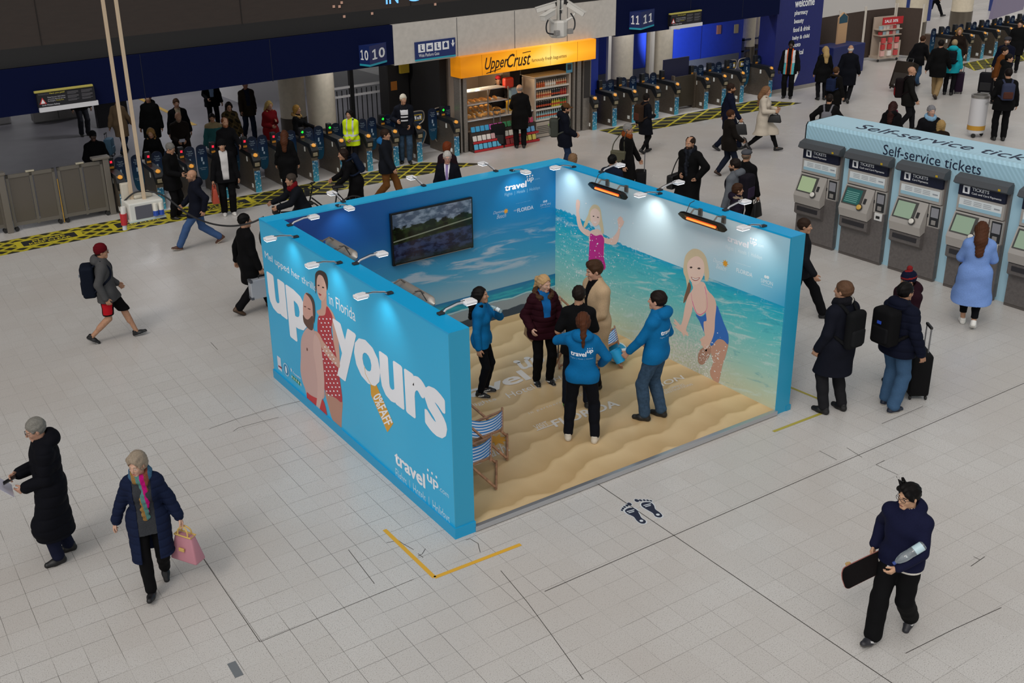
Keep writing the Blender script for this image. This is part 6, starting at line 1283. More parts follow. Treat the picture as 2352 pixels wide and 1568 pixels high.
# hanging power box and its cable
Yb = 7.4; a = WY(325, 470, Yb)
t = empty('power_box', (a[0], Yb, a[2]), 0, 'pale hanging power distribution box on two poles with sockets', 'power box')
b = B(); b.box(-.26, .29, -.22, .22, -.19, .10, .02); b.build('box', M('#d3d2ca', .45), t); b = B(); b.box(-.28, .30, -.24, .24, -.20, -.17, .005); b.build('rim', M('#b9c4bc', .4), t)
for x, y in ((-.12, .06), (.04, -.06)): b = B(); b.box(x-.026, x+.026, y-.02, y+.02, .08, 7.5, .004); b.build('pole', M('#c8b296', .5), t)
b = B(); b.box(-.17, .10, -.23, -.215, -.16, .05, .01); b.build('grey_door', M('#57565e', .5), t)
for x in (.14, .23): b = B(); b.tube([(x, -.25, .05), (x, -.25, -.06)], [.03, .04], 10); so_ = b.build('socket', M('#dcd8cc', .5), t); b = B(); b.tube([(x, -.25, -.06), (x, -.25, -.14)], [.04, .045], 10); b.build('blue_ring', M('#2348a0', .45), so_)
b = B(); b.tube([(-.32, -.1, .05), (-.33, -.1, -.08)], .04, 10); so_ = b.build('plug', M('#d8d6d0', .5), t); b = B(); b.tube([(-.33, -.1, -.06), (-.335, -.1, -.24)], [.055, .05], 12); b.build('red_ring', M('#b3252a', .45), so_); b = B(); b.tube([(-.335, -.1, -.24), (-.34, -.1, -.32)], .035, 10); b.build('plug_tip', M('#c8ccd0', .5), so_)
b = B(); b.box(-.25, -.08, .1, .2, .1, .35, .01); b.box(-.1, .2, .0, .2, .1, .17, .03); b.build('switch_gear', M('#c9c2b2', .5), t)
cps = [np.array(WY(x, y, Yb+(BL_-Yb)*f)) for x, y, f in ((285, 462, -.03), (310, 442, 0), (345, 440, .02), (380, 452, .12), (430, 490, .35), (480, 512, .58), (530, 519, .8), (575, 512, .94), (606, 498, 1.0))]
b = B(); b.tube(smooth_poly(cps, 6, False), .014, 8); tag(b.build('power_cable', M('#1d1e20', .5), smooth=True), 'black cable sagging from the hanging power box to the stand', 'cable')
# hanging camera cluster
Yc = 12.0; c = WY(1105/3.92+1000, 62, Yc); t = empty('security_camera_cluster', (c[0], Yc, c[2]), 0, 'white security camera cluster hanging on a pole before the pale wall', 'camera')
cw = M('#d5d2cb', .45)
b = B(); b.lathe([(.17, -.24), (.22, -.2), (.22, .12), (.2, .16)], (0, 0, 0), 8); b.build('junction_box', cw, t); b = B(); b.tube([(0, 0, .15), (0, 0, 7)], .035, 10); b.build('pole', M('#bdb9b0', .5), t); b = B(); b.tube([(.05, -.02, .15), (.06, -.02, .7), (.04, 0, 3)], .015, 6); b.build('pole_cable', dk, t)
for x, y, z, az, pit in ((-.42, -.15, .32, 200, .2), (-.18, .25, .45, 150, .25), (.22, .2, .42, 50, -.3), (.45, -.1, .38, -50, .55)):
    b = B(); b.box(-.24, .24, -.065, .065, -.06, .06, .015); h_ = b.build('camera_housing', cw, t); h_.location = (x, y, z); h_.rotation_euler = (0, pit, math.radians(az)); b = B(); b.box(-.28, .25, -.075, .075, .062, .075); b.build('sun_shield', cw, h_); b = B(); b.tube([(-.24, 0, 0), (-.26, 0, 0)], .045, 12); b.build('lens', M('#0c0c0e', .15), h_)
    b = B(); b.tube([(x*.4, y*.4, .12), (x*.8, y*.8, .2), (x, y, z-.06)], .03, 8); b.build('bracket', cw, t)
for s_ in (-1, 1): b = B(); b.tube(smooth_poly([(s_*.3, -.1, .3), (s_*.42, -.1, .12), (s_*.4, -.1, -.08), (s_*.2, -.1, -.14)], 5, False), .018, 8); b.build('loop_cable', dk, t); b = B(); b.box(s_*.2-.06, s_*.2+.06, -.26, -.16, -.16, -.04, .01); b.build('side_box', M('#8f8d8a', .5), t)
# litter bin
t = empty('litter_bin', (21.47, 7.84, 0), 0, 'round white litter bin with gold band behind the ticket housing', 'bin')
b = B(); b.lathe([(.20, .12), (.215, .2), (.215, 1.05)], (0, 0, 0), 28); b.build('drum', M('#c9c9cc', .4), t, True); b = B(); b.lathe([(.219, .2), (.219, .32)], (0, 0, 0), 28); b.build('gold_band', M('#b98a2c', .5), t, True); b = B(); b.lathe([(.225, 1.05), (.225, 1.12), (.18, 1.12), (.17, .9)], (0, 0, 0), 28); b.build('rim', M('#8d8a86', .35, metal=.5), t, True); b = B(); b.box(-.09, .09, -.235, -.21, .93, .96); b.build('handle', M('#a8a8aa', .4), t)
for a_ in (200, 340): b = B(); b.lathe([(.05, -.02), (.06, 0), (.05, .02)], (0, 0, 0), 12); o = b.build('wheel', M('#151515', .6), t); o.location = (.19*math.cos(math.radians(a_)), .19*math.sin(math.radians(a_)), .06); o.rotation_euler = (math.pi/2, 0, math.radians(a_+90))
# ---------------------------------------------------------------- people and what they carry
def cam_ang(x, y): return math.degrees(math.atan2(CC[1]-y, CC[0]-x))
def P(label, x, y, h, rel, **k):
    "rel: 0 faces the mezzanine the picture was taken from, 90 faces towards its right-hand side, 180 away"
    return person(label, x, y, h, cam_ang(x, y)+rel, **k)
def at(J, name, side, label, cat, off=(0, 0, 0)):
    p = J['world'](J['hand'+side]+np.array(off)); return empty(name, tuple(p), J['o'].rotation_euler[2], label, cat)
def logo_back(J, par, size=.2):
    s = J['s']; me0 = par.data; n = len(me0.vertices); a = np.empty(n*3, np.float32); me0.vertices.foreach_get('co', a)
    bv = BVHTree.FromPolygons([tuple(v) for v in a.reshape(-1, 3)], [tuple(p.vertices) for p in me0.polygons]); fw, lf, up = J['fw'], J['lf'], J['up']; c = J['chest']*s
    def put(body, u0, v0, w, h, bold, m=white2):
        me, t = text_mesh(body, bold); lo, hi = t.min(0), t.max(0); q = (t-lo)/np.maximum(hi-lo, 1e-6); out = []
        for k in q:
            o = c-lf*(u0+k[0]*w)*s+up*(v0+k[1]*h)*s-fw*.6; r = bv.ray_cast(Vector(o), Vector(fw)); out.append(np.array(r[0])-fw*.004 if r[0] is not None else o+fw*.45)
        me.vertices.foreach_set('co', np.array(out, np.float32).ravel()); me.update(); link('back_lettering', me, m, par)
    put('travel', -.14, -.08, .195, .065, .035); put('up', .06, -.045, .075, .052, .02); put('. . .', .065, .018, .06, .014, .02); put('Flights  |  Hotels  |  Holidays', -.14, -.125, .275, .022, 0, M('#8fc3e6', .6))
def suitcase(x, y, rz, label, col, w=.42, d=.24, h=.62, handle=.35, tilt=0.0, z=0.0):
    t = empty('suitcase', (x, y, z), math.radians(rz), label, 'suitcase'); t.rotation_euler = (tilt, 0, math.radians(rz)); b = B(); b.box(-w/2, w/2, -d/2, d/2, .06, h+.06, .04); b.build('shell', M(col, .6, tex='cloth'), t, True)
    b = B(); b.box(-w*.38, w*.38, -d/2-.02, -d/2+.01, .12, h*.62, .012); b.build('front_pocket', M(col, .7), t)
    if handle: b = B(); b.tube([(-.09, d*.3, h+.05), (-.09, d*.3, h+handle), (.09, d*.3, h+handle), (.09, d*.3, h+.05)], .011, 6); b.build('pull_handle', M('#8a8a8c', .35, metal=.6), t); b = B(); b.box(-.1, .1, d*.3-.018, d*.3+.018, h+handle-.015, h+handle+.02, .008); b.build('grip', M('#141414', .5), t)
    for sx in (-1, 1):
        for sy in (-1, 1): b = B(); b.lathe([(.028, -.012), (.032, 0), (.028, .012)], (0, 0, 0), 12); o = b.build('wheel', M('#111111', .6), t); o.location = (sx*w*.4, sy*d*.38, .032); o.rotation_euler = (math.pi/2, 0, 0)
    return t
def bag(J, side, label, col, size=(.30, .12, .24), strap=.22, off=(0, 0, 0), name='handbag', trim=None, yaw=0.0, topw=.7):
    t = at(J, name, side, label, 'bag', off); t.rotation_euler[2] += yaw; w, d, h = size
    b = B(); vs_ = [(-w/2, -d/2, -strap-h), (w/2, -d/2, -strap-h), (w/2, d/2, -strap-h), (-w/2, d/2, -strap-h)]; vt_ = [(x*topw, y*.45, -strap) for x, y, z in vs_]
    b.add(vs_+vt_, [(0, 3, 2, 1), (4, 5, 6, 7), (0, 1, 5, 4), (1, 2, 6, 5), (2, 3, 7, 6), (3, 0, 4, 7)]); bm = bmesh.new(); me = bpy.data.meshes.new('x'); me.from_pydata(b.v, [], b.f); bm.from_mesh(me); bmesh.ops.bevel(bm, geom=list(bm.edges), offset=.022, segments=3, affect='EDGES', profile=.5); bm.to_mesh(me); bm.free(); link('bag_body', me, M(col, .55), t, True)
    for sy in (-1, 1): b = B(); b.tube(smooth_poly([(-w*topw*.3, sy*d*.2, -strap), (-w*.16, sy*d*.16, -strap*.35), (0, sy*.012, 0), (w*.16, sy*d*.16, -strap*.35), (w*topw*.3, sy*d*.2, -strap)], 4, False), .009, 6); b.build('strap', M(trim or col, .6), t)
    if trim: b = B(); b.tube([(-w*topw*.5, -d*.24, -strap), (w*topw*.5, -d*.24, -strap), (w*topw*.5, d*.24, -strap), (-w*topw*.5, d*.24, -strap), (-w*topw*.5, -d*.24, -strap)], .009, 6); b.build('piping', M(trim, .6), t); b = B(); b.box(-.035, .035, -d*.5-.004, -d*.42, -strap-h*.55, -strap-h*.42, .004); b.build('clasp', M(trim, .5), t)
    return t
def phone(J, side, label, off=(.02, 0, .02), name='phone', size=(.005, .075, .15), col='#0e0f12', tilt=-.9):
    t = at(J, name, side, label, name.replace('_', ' '), off); b = B(); b.box(-size[0], size[0], -size[1]/2, size[1]/2, -size[2]/2, size[2]/2, .004); o = b.build('case', M(col, .35), t); o.rotation_euler = (0, tilt, 0)
    if name == 'phone': b = B(); b.box(-size[0]-.001, -size[0], -size[1]/2+.005, size[1]/2-.005, -size[2]/2+.008, size[2]/2-.008); o2 = b.build('screen', M('#1d2430', .15), t); o2.rotation_euler = (0, tilt, 0)
    return t
BK, NV = '#0d0d10', '#121828'
T = lambda c, **k: dict(c=c, **k)
# --- nearest figures
J = P('young man in a navy hoodie walking with a skateboard and a water bottle', 2.62, -3.72, 1.68, -22, res=.0055, walk=.52, lead='R', head=(-.32, .08), hair=('swept', '#0c0a0a'), glasses='#141416', skin='#c49a7c', top=T('#151833', hood=1, t=.026, hem=.88), shirt=T('#d8d4cc', t=.02, hem=.852, sl=0), pants=('#0c0c0e', .026), shoes=('#26262c', '#4a4644', '#c8c8c8'), LH=(.29, .10, 1.00, (-.6, 1.2, -.5)), RH=(-.02, .28, .93), curl=1.0)
t = at(J, 'skateboard', 'R', 'black skateboard with wooden wheels held at the hip by the young man', 'skateboard', (.10, -.035, .04))
b = B(); n_ = 14; prof = smooth_poly([(-.40, .07), (-.34, .022), (-.24, 0), (.24, 0), (.34, .022), (.40, .07)], 3, False)
V = []; F_ = []
for i, q in enumerate(prof):
    w_ = .1*math.sqrt(max(.05, 1-max(0, (abs(q[0])-.29)/.118)**2)); V += [(q[0], -q[1]-.006, -w_), (q[0], -q[1]-.006, w_), (q[0], -q[1]+.006, w_), (q[0], -q[1]+.006, -w_)]
for i in range(len(prof)-1):
    for a in range(4): F_.append((i*4+a, i*4+(a+1) % 4, i*4+4+(a+1) % 4, i*4+4+a))
F_ += [(0, 1, 2, 3), tuple(len(V)-4+k for k in (3, 2, 1, 0))]
b.add(V, F_); dk_ = b.build('deck', M('#141112', .9, tex='knit'), t, True); b = B(); b.v = [(v[0]*1.005, v[1]+(.003 if v[1] > -.03 else .003), v[2]*1.03) for v in V]; b.f = list(F_); b.m = [0]*len(F_); b.build('maple_ply', M('#a86a62', .6), t, True)
for sx in (-1, 1):
    b = B(); b.box(sx*.22-.025, sx*.22+.025, .01, .05, -.03, .03, .005); b.tube([(sx*.22, .055, -.075), (sx*.22, .055, .075)], .008, 6); tr_ = b.build('truck', M('#8a8078', .35, metal=.7), t)
    for sz in (-1, 1): b = B(); b.tube([(sx*.22, .06, sz*.062), (sx*.22, .06, sz*.096)], .027, 14); b.build('wheel', M('#c9a468', .5), tr_)
rt_, up_, fd_ = CA[0], np.array([0, 0, 1.]), _n(np.array([CA[2][0], CA[2][1], 0])); ex = _n(-rt_*.86-fd_*.30-up_*.22); nn = -fd_*.9+up_*.25-rt_*.15; nn = _n(nn-ex*(nn @ ex)); ey = -nn; ez = np.cross(ex, ey)
t.rotation_euler = Matrix(np.stack([ex, ey, ez], 1).tolist()).to_euler(); d0 = ray((2008, 1296)); t.location = tuple(CC+d0*(np.linalg.norm(np.array(t.location)-CC)/np.linalg.norm(d0)))
q = J['world']((J['arms'][0][1]*.62+J['arms'][0][2]*.38)+np.array([.075, -.01, .085])); t = empty('water_bottle', tuple(q), J['o'].rotation_euler[2], 'clear plastic water bottle under the arm of the skateboarder', 'bottle')
d_ = Vector(J['arms'][0][2]-J['arms'][0][1]); t.rotation_euler = (Matrix.Rotation(J['o'].rotation_euler[2], 3, 'Z') @ d_.to_track_quat('Z', 'Y').to_matrix()).to_euler()
b = B(); b.lathe([(.03, -.16), (.042, -.15), (.043, -.10), (.040, -.09), (.043, -.08), (.043, -.02), (.040, -.01), (.043, 0), (.043, .06), (.03, .11), (.014, .135), (.013, .15)], (0, 0, 0), 20); b.build('clear_body', M('#dfeaf0', .08, trans=.85, spec=.6), t, True); b = B(); b.lathe([(.0435, -.14), (.0435, -.055)], (0, 0, 0), 20); b.build('label_band', M('#b9d3dc', .4), t, True); b = B(); b.lathe([(.016, .14), (.016, .165), (.002, .167)], (0, 0, 0), 14); b.build('cap', M('#1f3c86', .5), t)
J = P('older woman in an open navy quilted coat and bright scarf carrying a pink bag', -3.14, 1.06, 1.66, -8, res=.006, fem=True, walk=.40, lead='R', lean=.07, head=(-.5, .1), hair=('puffy', '#8f8272'), skin='#c39a84', top=T('#141d36', t=.036, hem=.50, flare=.03, open=(.095, .10, -.99, -.0), quilt=.09, n='coat'), shirt=T('#34363a', t=.020, hem=.80, tex='knit'), scarf=(['#b0126e', '#7a4636', '#3b5d78', '#8a6a3c', '#4f7a76'], .46), pants=('#0b0b0d', .014), shoes=('#0d0d10', '#0d0d10'), LH=(.03, .36, .84), RH=(-.04, .36, .88), curl=.7)
bag(J, 'L', 'pink handbag with mustard trim held by the older woman in the bright scarf', '#b27a86', (.36, .17, .30), .10, (.02, .03, -.03), trim='#c9a860', yaw=.9, topw=.62)
J = P('grey-haired man in a long black padded coat reading a sheet of paper', -3.88, 2.2, 1.77, -88, res=.006, feet=((.06, .10, 0, 0), (-.08, .10, 0, 0)), head=(.12, .22), hair=('short', '#77756f'), glasses='#141414', skin='#b78c76', top=T('#0a0b12', t=.045, hem=.36, flare=.03, hood=1, quilt=.13, collar=2, n='coat'), pants=('#14182c', .016), shoes=('#0c0c0e', '#0c0c0e'), LH=(.25, .09, 1.02), RH=(.29, .06, 1.13), curl=.9, bulk=1.05)
t = at(J, 'leaflet', 'L', 'white sheet of paper held by the man in the long black coat', 'paper', (.10, -.05, .02)); b = B(); b.prism([(-.04, -.15, -.04), (.14, -.15, .16), (.14, .15, .16), (-.04, .15, -.04)], (.0015, 0, -.001)); b.build('sheet', M('#d8d8ea', .6), t); b = B(); b.prism([(.125, -.15, .1435), (.14, -.15, .1605), (.14, .15, .1605), (.125, .15, .1435)], (.002, 0, -.0012)); b.build('dark_heading', M('#23202c', .6), t)
phone(J, 'R', 'dark phone in the hand of the man in the long black coat', (.03, .03, 0), tilt=-1.2)
# --- middle distance, left of the stand
J = P('man in a dark red woolly hat, grey jacket and red-striped black shorts', -1.66, 8.12, 1.74, 84, res=.0075, walk=.72, lead='L', head=(.05, .02), hat=('beanie', '#5a0d16'), hair=('short', '#3a2a20'), glasses='#1a1a1a', top=T('#4a4a4b', t=.03, hem=.80, hood=1), scarf=None, pants=('#0c0b0d', .03, .50, '#b01622'), shoes=('#101013', '#8d8d8d'), LH=(.16, .26, .92), RH=(.0, .28, .86))
backpack(J, 'navy backpack worn by the man in the dark red hat', '#0f1522', None, (.11, .17, .27), -.12, .009, t=.06, mark='#9aa4b0')
J = P('bald man in a navy jacket and jeans striding past the yellow mat', 1.28, 11.98, 1.76, -86, res=.008, walk=.86, lead='L', head=(.0, .12), hair=('bald', '#5a4a40'), beard='#6a5144', top=T('#10131f', t=.03, hem=.80, hood=1), pants=('#3c5680', .018), shoes=('#4a2a1c', '#b5aa9a'))
J = P('young man in a black coat over a white sweatshirt by the ticket gates', 2.62, 13.84, 1.74, 6, res=.009, head=(-.1, .02), hat=('beanie', '#0c0c0e'), hair=('short', '#15100e'), top=T('#0c0c0f', t=.035, hem=.80, hood=1, open=(.07, .09, -.62), n='coat'), shirt=T('#c9c7c6', t=.022, hem=.86), pants=('#0b0b0d', .022), shoes=('#d8d6d2', '#d8d6d2'), RH=(.08, .30, .86))
t = bag(J, 'R', 'bright flowered bag hanging from the hand of the man in the white sweatshirt', '#a8432c', (.34, .17, .34), .10, name='flowered_bag', topw=.85)
b = B(); rnd = random.Random(3)
for _ in range(26): x, z = rnd.uniform(-.13, .13), rnd.uniform(-.41, -.14); b.mat(rnd.randrange(3)); s_ = rnd.uniform(.015, .03); [b.add([(x+s_*math.cos(a), sy*(.086-.03*(z+.44)), z+s_*math.sin(a)) for a in np.linspace(0, 6.283, 8, endpoint=False)], [tuple(range(8))]) for sy in (-1, 1)]
b.build('flower_print', [M('#c8963a', .6), M('#6a1830', .6), M('#3a2a4a', .6)], t, rec=False)
J = P('grey-haired man in a black jacket looking down at his phone by the gates', 1.52, 14.36, 1.76, 58, res=.009, head=(.0, .38), hair=('short', '#6e6c68'), glasses='#151515', top=T('#0b0b0d', t=.03, hem=.70, n='jacket'), pants=('#0b0b0d', .018), LH=(.30, .10, 1.02), RH=(.30, .10, 1.06), lean=.05)
phone(J, 'R', 'phone in the hands of the grey-haired man in black by the gates')
J = P('black-haired man in a long black coat carrying a silver case', .77, 7.9, 1.82, 108, res=.008, walk=.62, lead='L', hair=('short', '#0c0b0b'), top=T('#0a0a0c', t=.03, hem=.58, n='coat'), pants=('#0c0c0f', .018), shoes=('#4a3524', '#2a2018'), RH=(.10, .28, .82))
t = at(J, 'metal_case', 'R', 'silver metal case carried by the man in the long black coat', 'case', (0, .0, -.05)); b = B(); b.box(-.24, .24, -.07, .07, -.40, -.05, .015); b.build('case_body', M('#b9bec6', .35, metal=.4), t); b = B(); b.tube([(-.06, 0, -.05), (-.06, 0, .0), (.06, 0, .0), (.06, 0, -.05)], .01, 6); b.build('handle', M('#1c1c1e', .5), t)
for x in (-.22, .22):
    for z in (-.38, -.07): b = B(); b.box(x-.025, x+.025, -.075, .075, z-.025, z+.025, .006); b.build('corner', M('#5c6068', .4, metal=.4), t)
b = B(); b.prism([(.16, -.075, -.3), (.25, -.075, -.24), (.28, -.075, -.33), (.19, -.075, -.38)], (0, -.02, 0)); b.build('blue_tag', M('#1f4a9a', .5), t)
# --- at and behind the left gates
F = dict(res=.013)
G_ = dict(res=.015)
J = P('blonde woman in black looking down just inside the gates', 1.88, 16.75, 1.65, -12, fem=True, head=(0, .35), hair=('long', '#8a6a3c'), top=T('#0b0b0d', t=.022, hem=.82), pants=('#4a1216', .016), **F)
J = P('bald man in a dark brown jacket reading a paper behind the gates', 2.88, 17.65, 1.76, 6, head=(0, .3), hair=('bald', '#3a2a20'), beard='#8a7a6a', top=T('#1c1613', t=.03, hem=.76), LH=(.28, .1, 1.05), RH=(.28, .1, 1.05), **F)
t = at(J, 'leaflet', 'L', 'folded white paper held by the bald man behind the gates', 'paper', (.05, -.06, .03)); b = B(); b.prism([(0, -.07, 0), (.05, -.07, .09), (.05, .07, .09), (0, .07, 0)], (.002, 0, 0)); b.build('sheet', M('#c9cbd8', .6), t)
P('brown-haired man in a black coat and beige shirt behind the bald man', 3.4, 19.33, 1.78, 12, hair=('short', '#4a3424'), top=T('#0b0b0d', t=.035, hem=.6, open=(.04, .07, -.4)), shirt=T('#9a8a72', t=.02), **G_)
P('tall man in a dark hooded coat farthest back of the three waiting men', 2.95, 20.35, 1.84, -20, hair=('short', '#2a1d15'), top=T('#0f1110', t=.035, hem=.6, hood=1), **G_)
P('dark figure in a cap and black jacket standing behind the grey barrier', .5, 16.85, 1.75, 10, skin='#4a352a', hat=('cap', '#141416'), hair=('short', '#0c0c0c'), top=T('#0b0c0f', t=.035, hem=.78), shirt=None, LH=(.2, .2, 1.0), RH=(.2, .2, 1.0), **F)
P('person in a tan coat pulling a pale blue suitcase behind the hanging poles', 2.36, 21.5, 1.66, 150, walk=.5, hair=('short', '#3a281c'), top=T('#8a7256', t=.03, hem=.58), pants=('#22304a', .016), **G_)
suitcase(2.0, 21.6, 60, 'pale blue suitcase pulled behind the person in the tan coat', '#5d8096', .36, .22, .46, .2)
P('person in grey trousers half hidden by the fare warning board', 2.1, 24.9, 1.76, 20, hair=('short', '#2a1d15'), top=T('#141416', t=.03), pants=('#2c2d33', .02), **G_)
P('man in a black suit and pale blue shirt far behind the gates', 5.6, 22.77, 1.78, 8, hair=('short', '#2a1d15'), top=T('#0c0c0f', t=.025, hem=.76, open=(.05, .08, -.42)), shirt=T('#8098b8', t=.016), RH=(.2, .15, 1.02), **G_)
P('dark-haired person in a camouflage jacket behind the gates', 4.5, 18.3, 1.7, 8, head=(0, .25), hair=('long', '#15100e'), fem=True, top=T('#352c18', t=.03, hem=.78, reg=(['#4a3d22', '#1c180e'], lambda q: (np.sin(q[:, 1]*37+q[:, 2]*21)+np.sin(q[:, 2]*33-q[:, 0]*25)+1.5).clip(0, 2.4).astype(np.int8))), RH=(.28, .15, 1.0), **F)
P('man in a brown jacket over navy far behind the gates', 6.0, 20.85, 1.76, 20, hair=('short', '#4a3830'), skin='#9a6a52', top=T('#2c251c', t=.03, hem=.74, open=(.05, .08, -.45)), shirt=T('#1a2030', t=.018), pants=('#1c2436', .018), walk=.5, **G_)
P('blonde woman in a red coat with a black jacket on her arm', 5.42, 17.75, 1.68, 28, fem=True, head=(.1, .2), hair=('long', '#b09458'), top=T('#6e1216', t=.03, hem=.48, flare=.04), LH=(.18, .1, 1.2), RH=(.2, .08, 1.08), **F)
P('short-haired blonde woman in black and camel reaching past the white column', 5.78, 16.75, 1.66, 72, fem=True, hair=('bob', '#9a7436'), top=T('#0c0c0e', t=.028, hem=.74), LH=(.42, .12, 1.12), fur='#9a7a4a', **F)
P('dark-haired young person in a teal and beige jacket behind the gates', 3.75, 17.55, 1.6, -4, hair=('short', '#15100e'), skin='#a87a5c', top=T('#2a5a5c', t=.028, hem=.8, reg=(['#8a7a5a'], lambda q: (q[:, 2] > -.12).astype(np.int8))), **F)
P('red-haired balding man in a black jumper coming through a gate', 3.52, 16.0, 1.78, 18, hair=('receding', '#6a3a22'), beard='#7a4a30', top=T('#0d0d10', t=.022, hem=.82), LH=(.36, .2, 1.1), **F)
J = P('gate attendant in a yellow high-visibility jacket with silver bands', 6.67, 15.42, 1.62, -12, res=.010, fem=True, head=(-.35, .1), hair=('long', '#100d0d'), top=T('#c6e01c', t=.034, hem=.78, band=('#b9bcc0', 1.08, .92), collar=2), pants=('#101014', .016), LH=(.24, .06, 1.0), RH=(.24, .06, .98))
J = P('white-haired man in a navy jacket over a striped top at the gates', 8.21, 15.35, 1.82, 6, res=.010, hair=('short', '#c9c2b0'), head=(.15, .05), top=T('#10131c', t=.032, hem=.76, open=(.08, .10, -.55)), shirt=T('#16171c', t=.02, reg=(['#d5d6da'], lambda q: ((np.abs(q[:, 2]+.16) < .06) | (np.abs(q[:, 2]+.27) < .018) | (np.abs(q[:, 2]+.36) < .018)).astype(np.int8))), pants=('#34495f', .016), LH=(.22, .12, 1.0), RH=(.16, .2, 1.12), feet=((.06, .09, 0, 0), (-.02, .1, 0, 0)))
P('man in a dark jacket with blue hood and tan trousers behind the stand', 5.97, 12.3, 1.77, 74, res=.010, walk=.62, lead='L', hair=('short', '#2e2018'), top=T('#15181f', t=.034, hem=.78, hood=1, reg=(['#1c5f95'], lambda q: ((q[:, 0] < -.04) & (q[:, 2] > -.02)).astype(np.int8))), shirt=None, pants=('#6b4522', .02))
P('auburn-haired woman in a black coat with her back turned at the gates', 4.35, 14.3, 1.62, 168, res=.010, fem=True, hair=('long', '#4a2a1a'), top=T('#0a0a0c', t=.03, hem=.5), hat=None)
# --- behind the stand, cyclists
def bicycle(x, y, rel, label):
    t = empty('bicycle', (x, y, 0), math.radians(cam_ang(x, y)+rel), label, 'bicycle'); fr = M('#1a1c20', .4, metal=.4); rb = M('#111111', .7)
    for wx in (-.52, .52): b = B(); b.tube([(wx+.33*math.cos(a), 0, .34+.33*math.sin(a)) for a in np.linspace(0, 6.283, 29)], .018, 7); w = b.build('wheel', rb, t); b = B(); [b.tube([(wx, 0, .34), (wx+.32*math.cos(a), 0, .34+.32*math.sin(a))], .0025, 4) for a in np.linspace(0, 6.283, 15)[:-1]]; b.build('spokes', M('#9a9a9a', .3, metal=.8), w)
    b = B()
    for p in (((-.52, 0, .34), (-.08, 0, .30)), ((-.52, 0, .34), (-.18, 0, .78)), ((-.08, 0, .30), (-.2, 0, .88)), ((-.08, 0, .30), (.38, 0, .74)), ((-.18, 0, .76), (.36, 0, .82)), ((.34, 0, .98), (.52, 0, .34))): b.tube(p, .017, 7)
    b.build('frame', fr, t); b = B(); b.box(-.34, -.08, -.07, .07, .88, .95, .025); b.build('saddle', M('#0d0d0f', .5), t); b = B(); b.tube([(.30, -.28, 1.0), (.36, -.14, 1.02), (.34, 0, 1.0), (.36, .14, 1.02), (.30, .28, 1.0)], .013, 7); hb = b.build('handlebar', fr, t)
    for s_ in (-1, 1): b = B(); b.tube([(.31, s_*.2, 1.005), (.24, s_*.3, .995)], .018, 7); b.build('grip', rb, hb)
    b = B(); b.box(.42, .52, -.08, .08, .8, .95, .01); b.build('front_bag', M('#101012', .6), t)
J = P('man with a red scarf and dark jacket on a bicycle behind the stand', 3.05, 10.55, 1.72, -74, res=.009, lean=.34, drop=.10, head=(0, -.1), hair=('short', '#3e3630'), top=T('#11141a', t=.034, hem=.76), scarf=(['#6a0f16'], 0), pants=('#15161a', .02), LH=(.58, .22, 1.02), RH=(.58, .22, 1.02))
bicycle(2.95, 10.62, -74, 'dark bicycle ridden by the man with the red scarf')
J = P('dark-haired woman in a black coat leaning forward over her bicycle', 4.78, 11.5, 1.70, -80, res=.009, fem=True, lean=.42, walk=.4, head=(0, -.05), hair=('bob', '#231814'), top=T('#08080a', t=.03, hem=.5), pants=('#8a8078', .014), LH=(.48, .2, .95), RH=(.5, .16, 1.0))
backpack(J, 'navy backpack on the woman leaning over her bicycle', '#101a2c', None, (.07, .15, .22), .02, .012)
q = FL(766, 430, .92); bicycle(q[0]-.1, q[1]+.05, -80, 'bicycle pushed by the woman in the black coat, saddle showing')
J = P('grey-haired man in a navy suit with a lilac tie behind the stand', 5.86, 9.43, 1.79, -8, res=.009, head=(.2, .1), hair=('short', '#b4b0aa'), skin='#bb8a78', glasses='#777777', top=T('#0c0e18', t=.028, hem=.7, open=(.012, .06, -.36)), shirt=T('#e0dce4', t=.016, reg=(['#8a78a8'], lambda q: ((np.abs(q[:, 1]) < .024) & (q[:, 0] > 0)).astype(np.int8))))
P('auburn-haired woman in dark burgundy just behind the man with the lilac tie', 6.55, 10.55, 1.66, 160, res=.011, fem=True, hair=('puffy', '#6a3016'), top=T('#1e1016', t=.03, hem=.7))
P('grey-haired man in a long black coat choosing food at the kiosk', 11.5, 14.72, 1.74, 186, res=.010, head=(.2, .2), hair=('rim', '#8a8078'), top=T('#0c0b0b', t=.028, hem=.55, n='coat'), pants=('#0b0b0d', .018), LH=(.34, .18, 1.05))
q = FL(1143, 338); suitcase(q[0], q[1], cam_ang(q[0], q[1])+95, 'black suitcase standing by the customer at the kiosk', '#111112', .42, .26, .6, .42)
P('kiosk worker in a red cap behind the lit counter', 12.05, 16.55, 1.68, 10, res=.012, hat=('cap', '#b8303a'), hair=('short', '#1a1210'), top=T('#141214', t=.02), LH=(.3, .2, 1.1))
J = P('man in a navy hooded jacket and cap with a grey and green rucksack', 10.72, 11.77, 1.76, 96, res=.009, head=(0, .15), hat=('cap', '#5a3a20'), hair=('short', '#1a1410'), beard='#3a2a20', top=T('#0c0f1a', t=.04, hem=.72, hood=1), pants=('#22304a', .016), LH=(.25, .1, 1.0), RH=(.25, .1, 1.0))
backpack(J, 'grey and black rucksack with a green ring worn by the man in the cap', '#3f423c', '#6a6c64', (.10, .15, .22), -.1, .012, t=.07, mark='#7ac82a')
P('person with light brown hair just behind the corner of the stand', 7.95, 7.95, 1.66, 175, fem=True, hair=('puffy', '#7a5e44'), top=T('#2a2420', t=.025), **F)
P('black-haired man in a navy jacket behind the sea-print wall', 8.35, 7.2, 1.73, 150, hair=('short', '#0c0b0b'), top=T('#10182a', t=.03, hem=.8), **F)
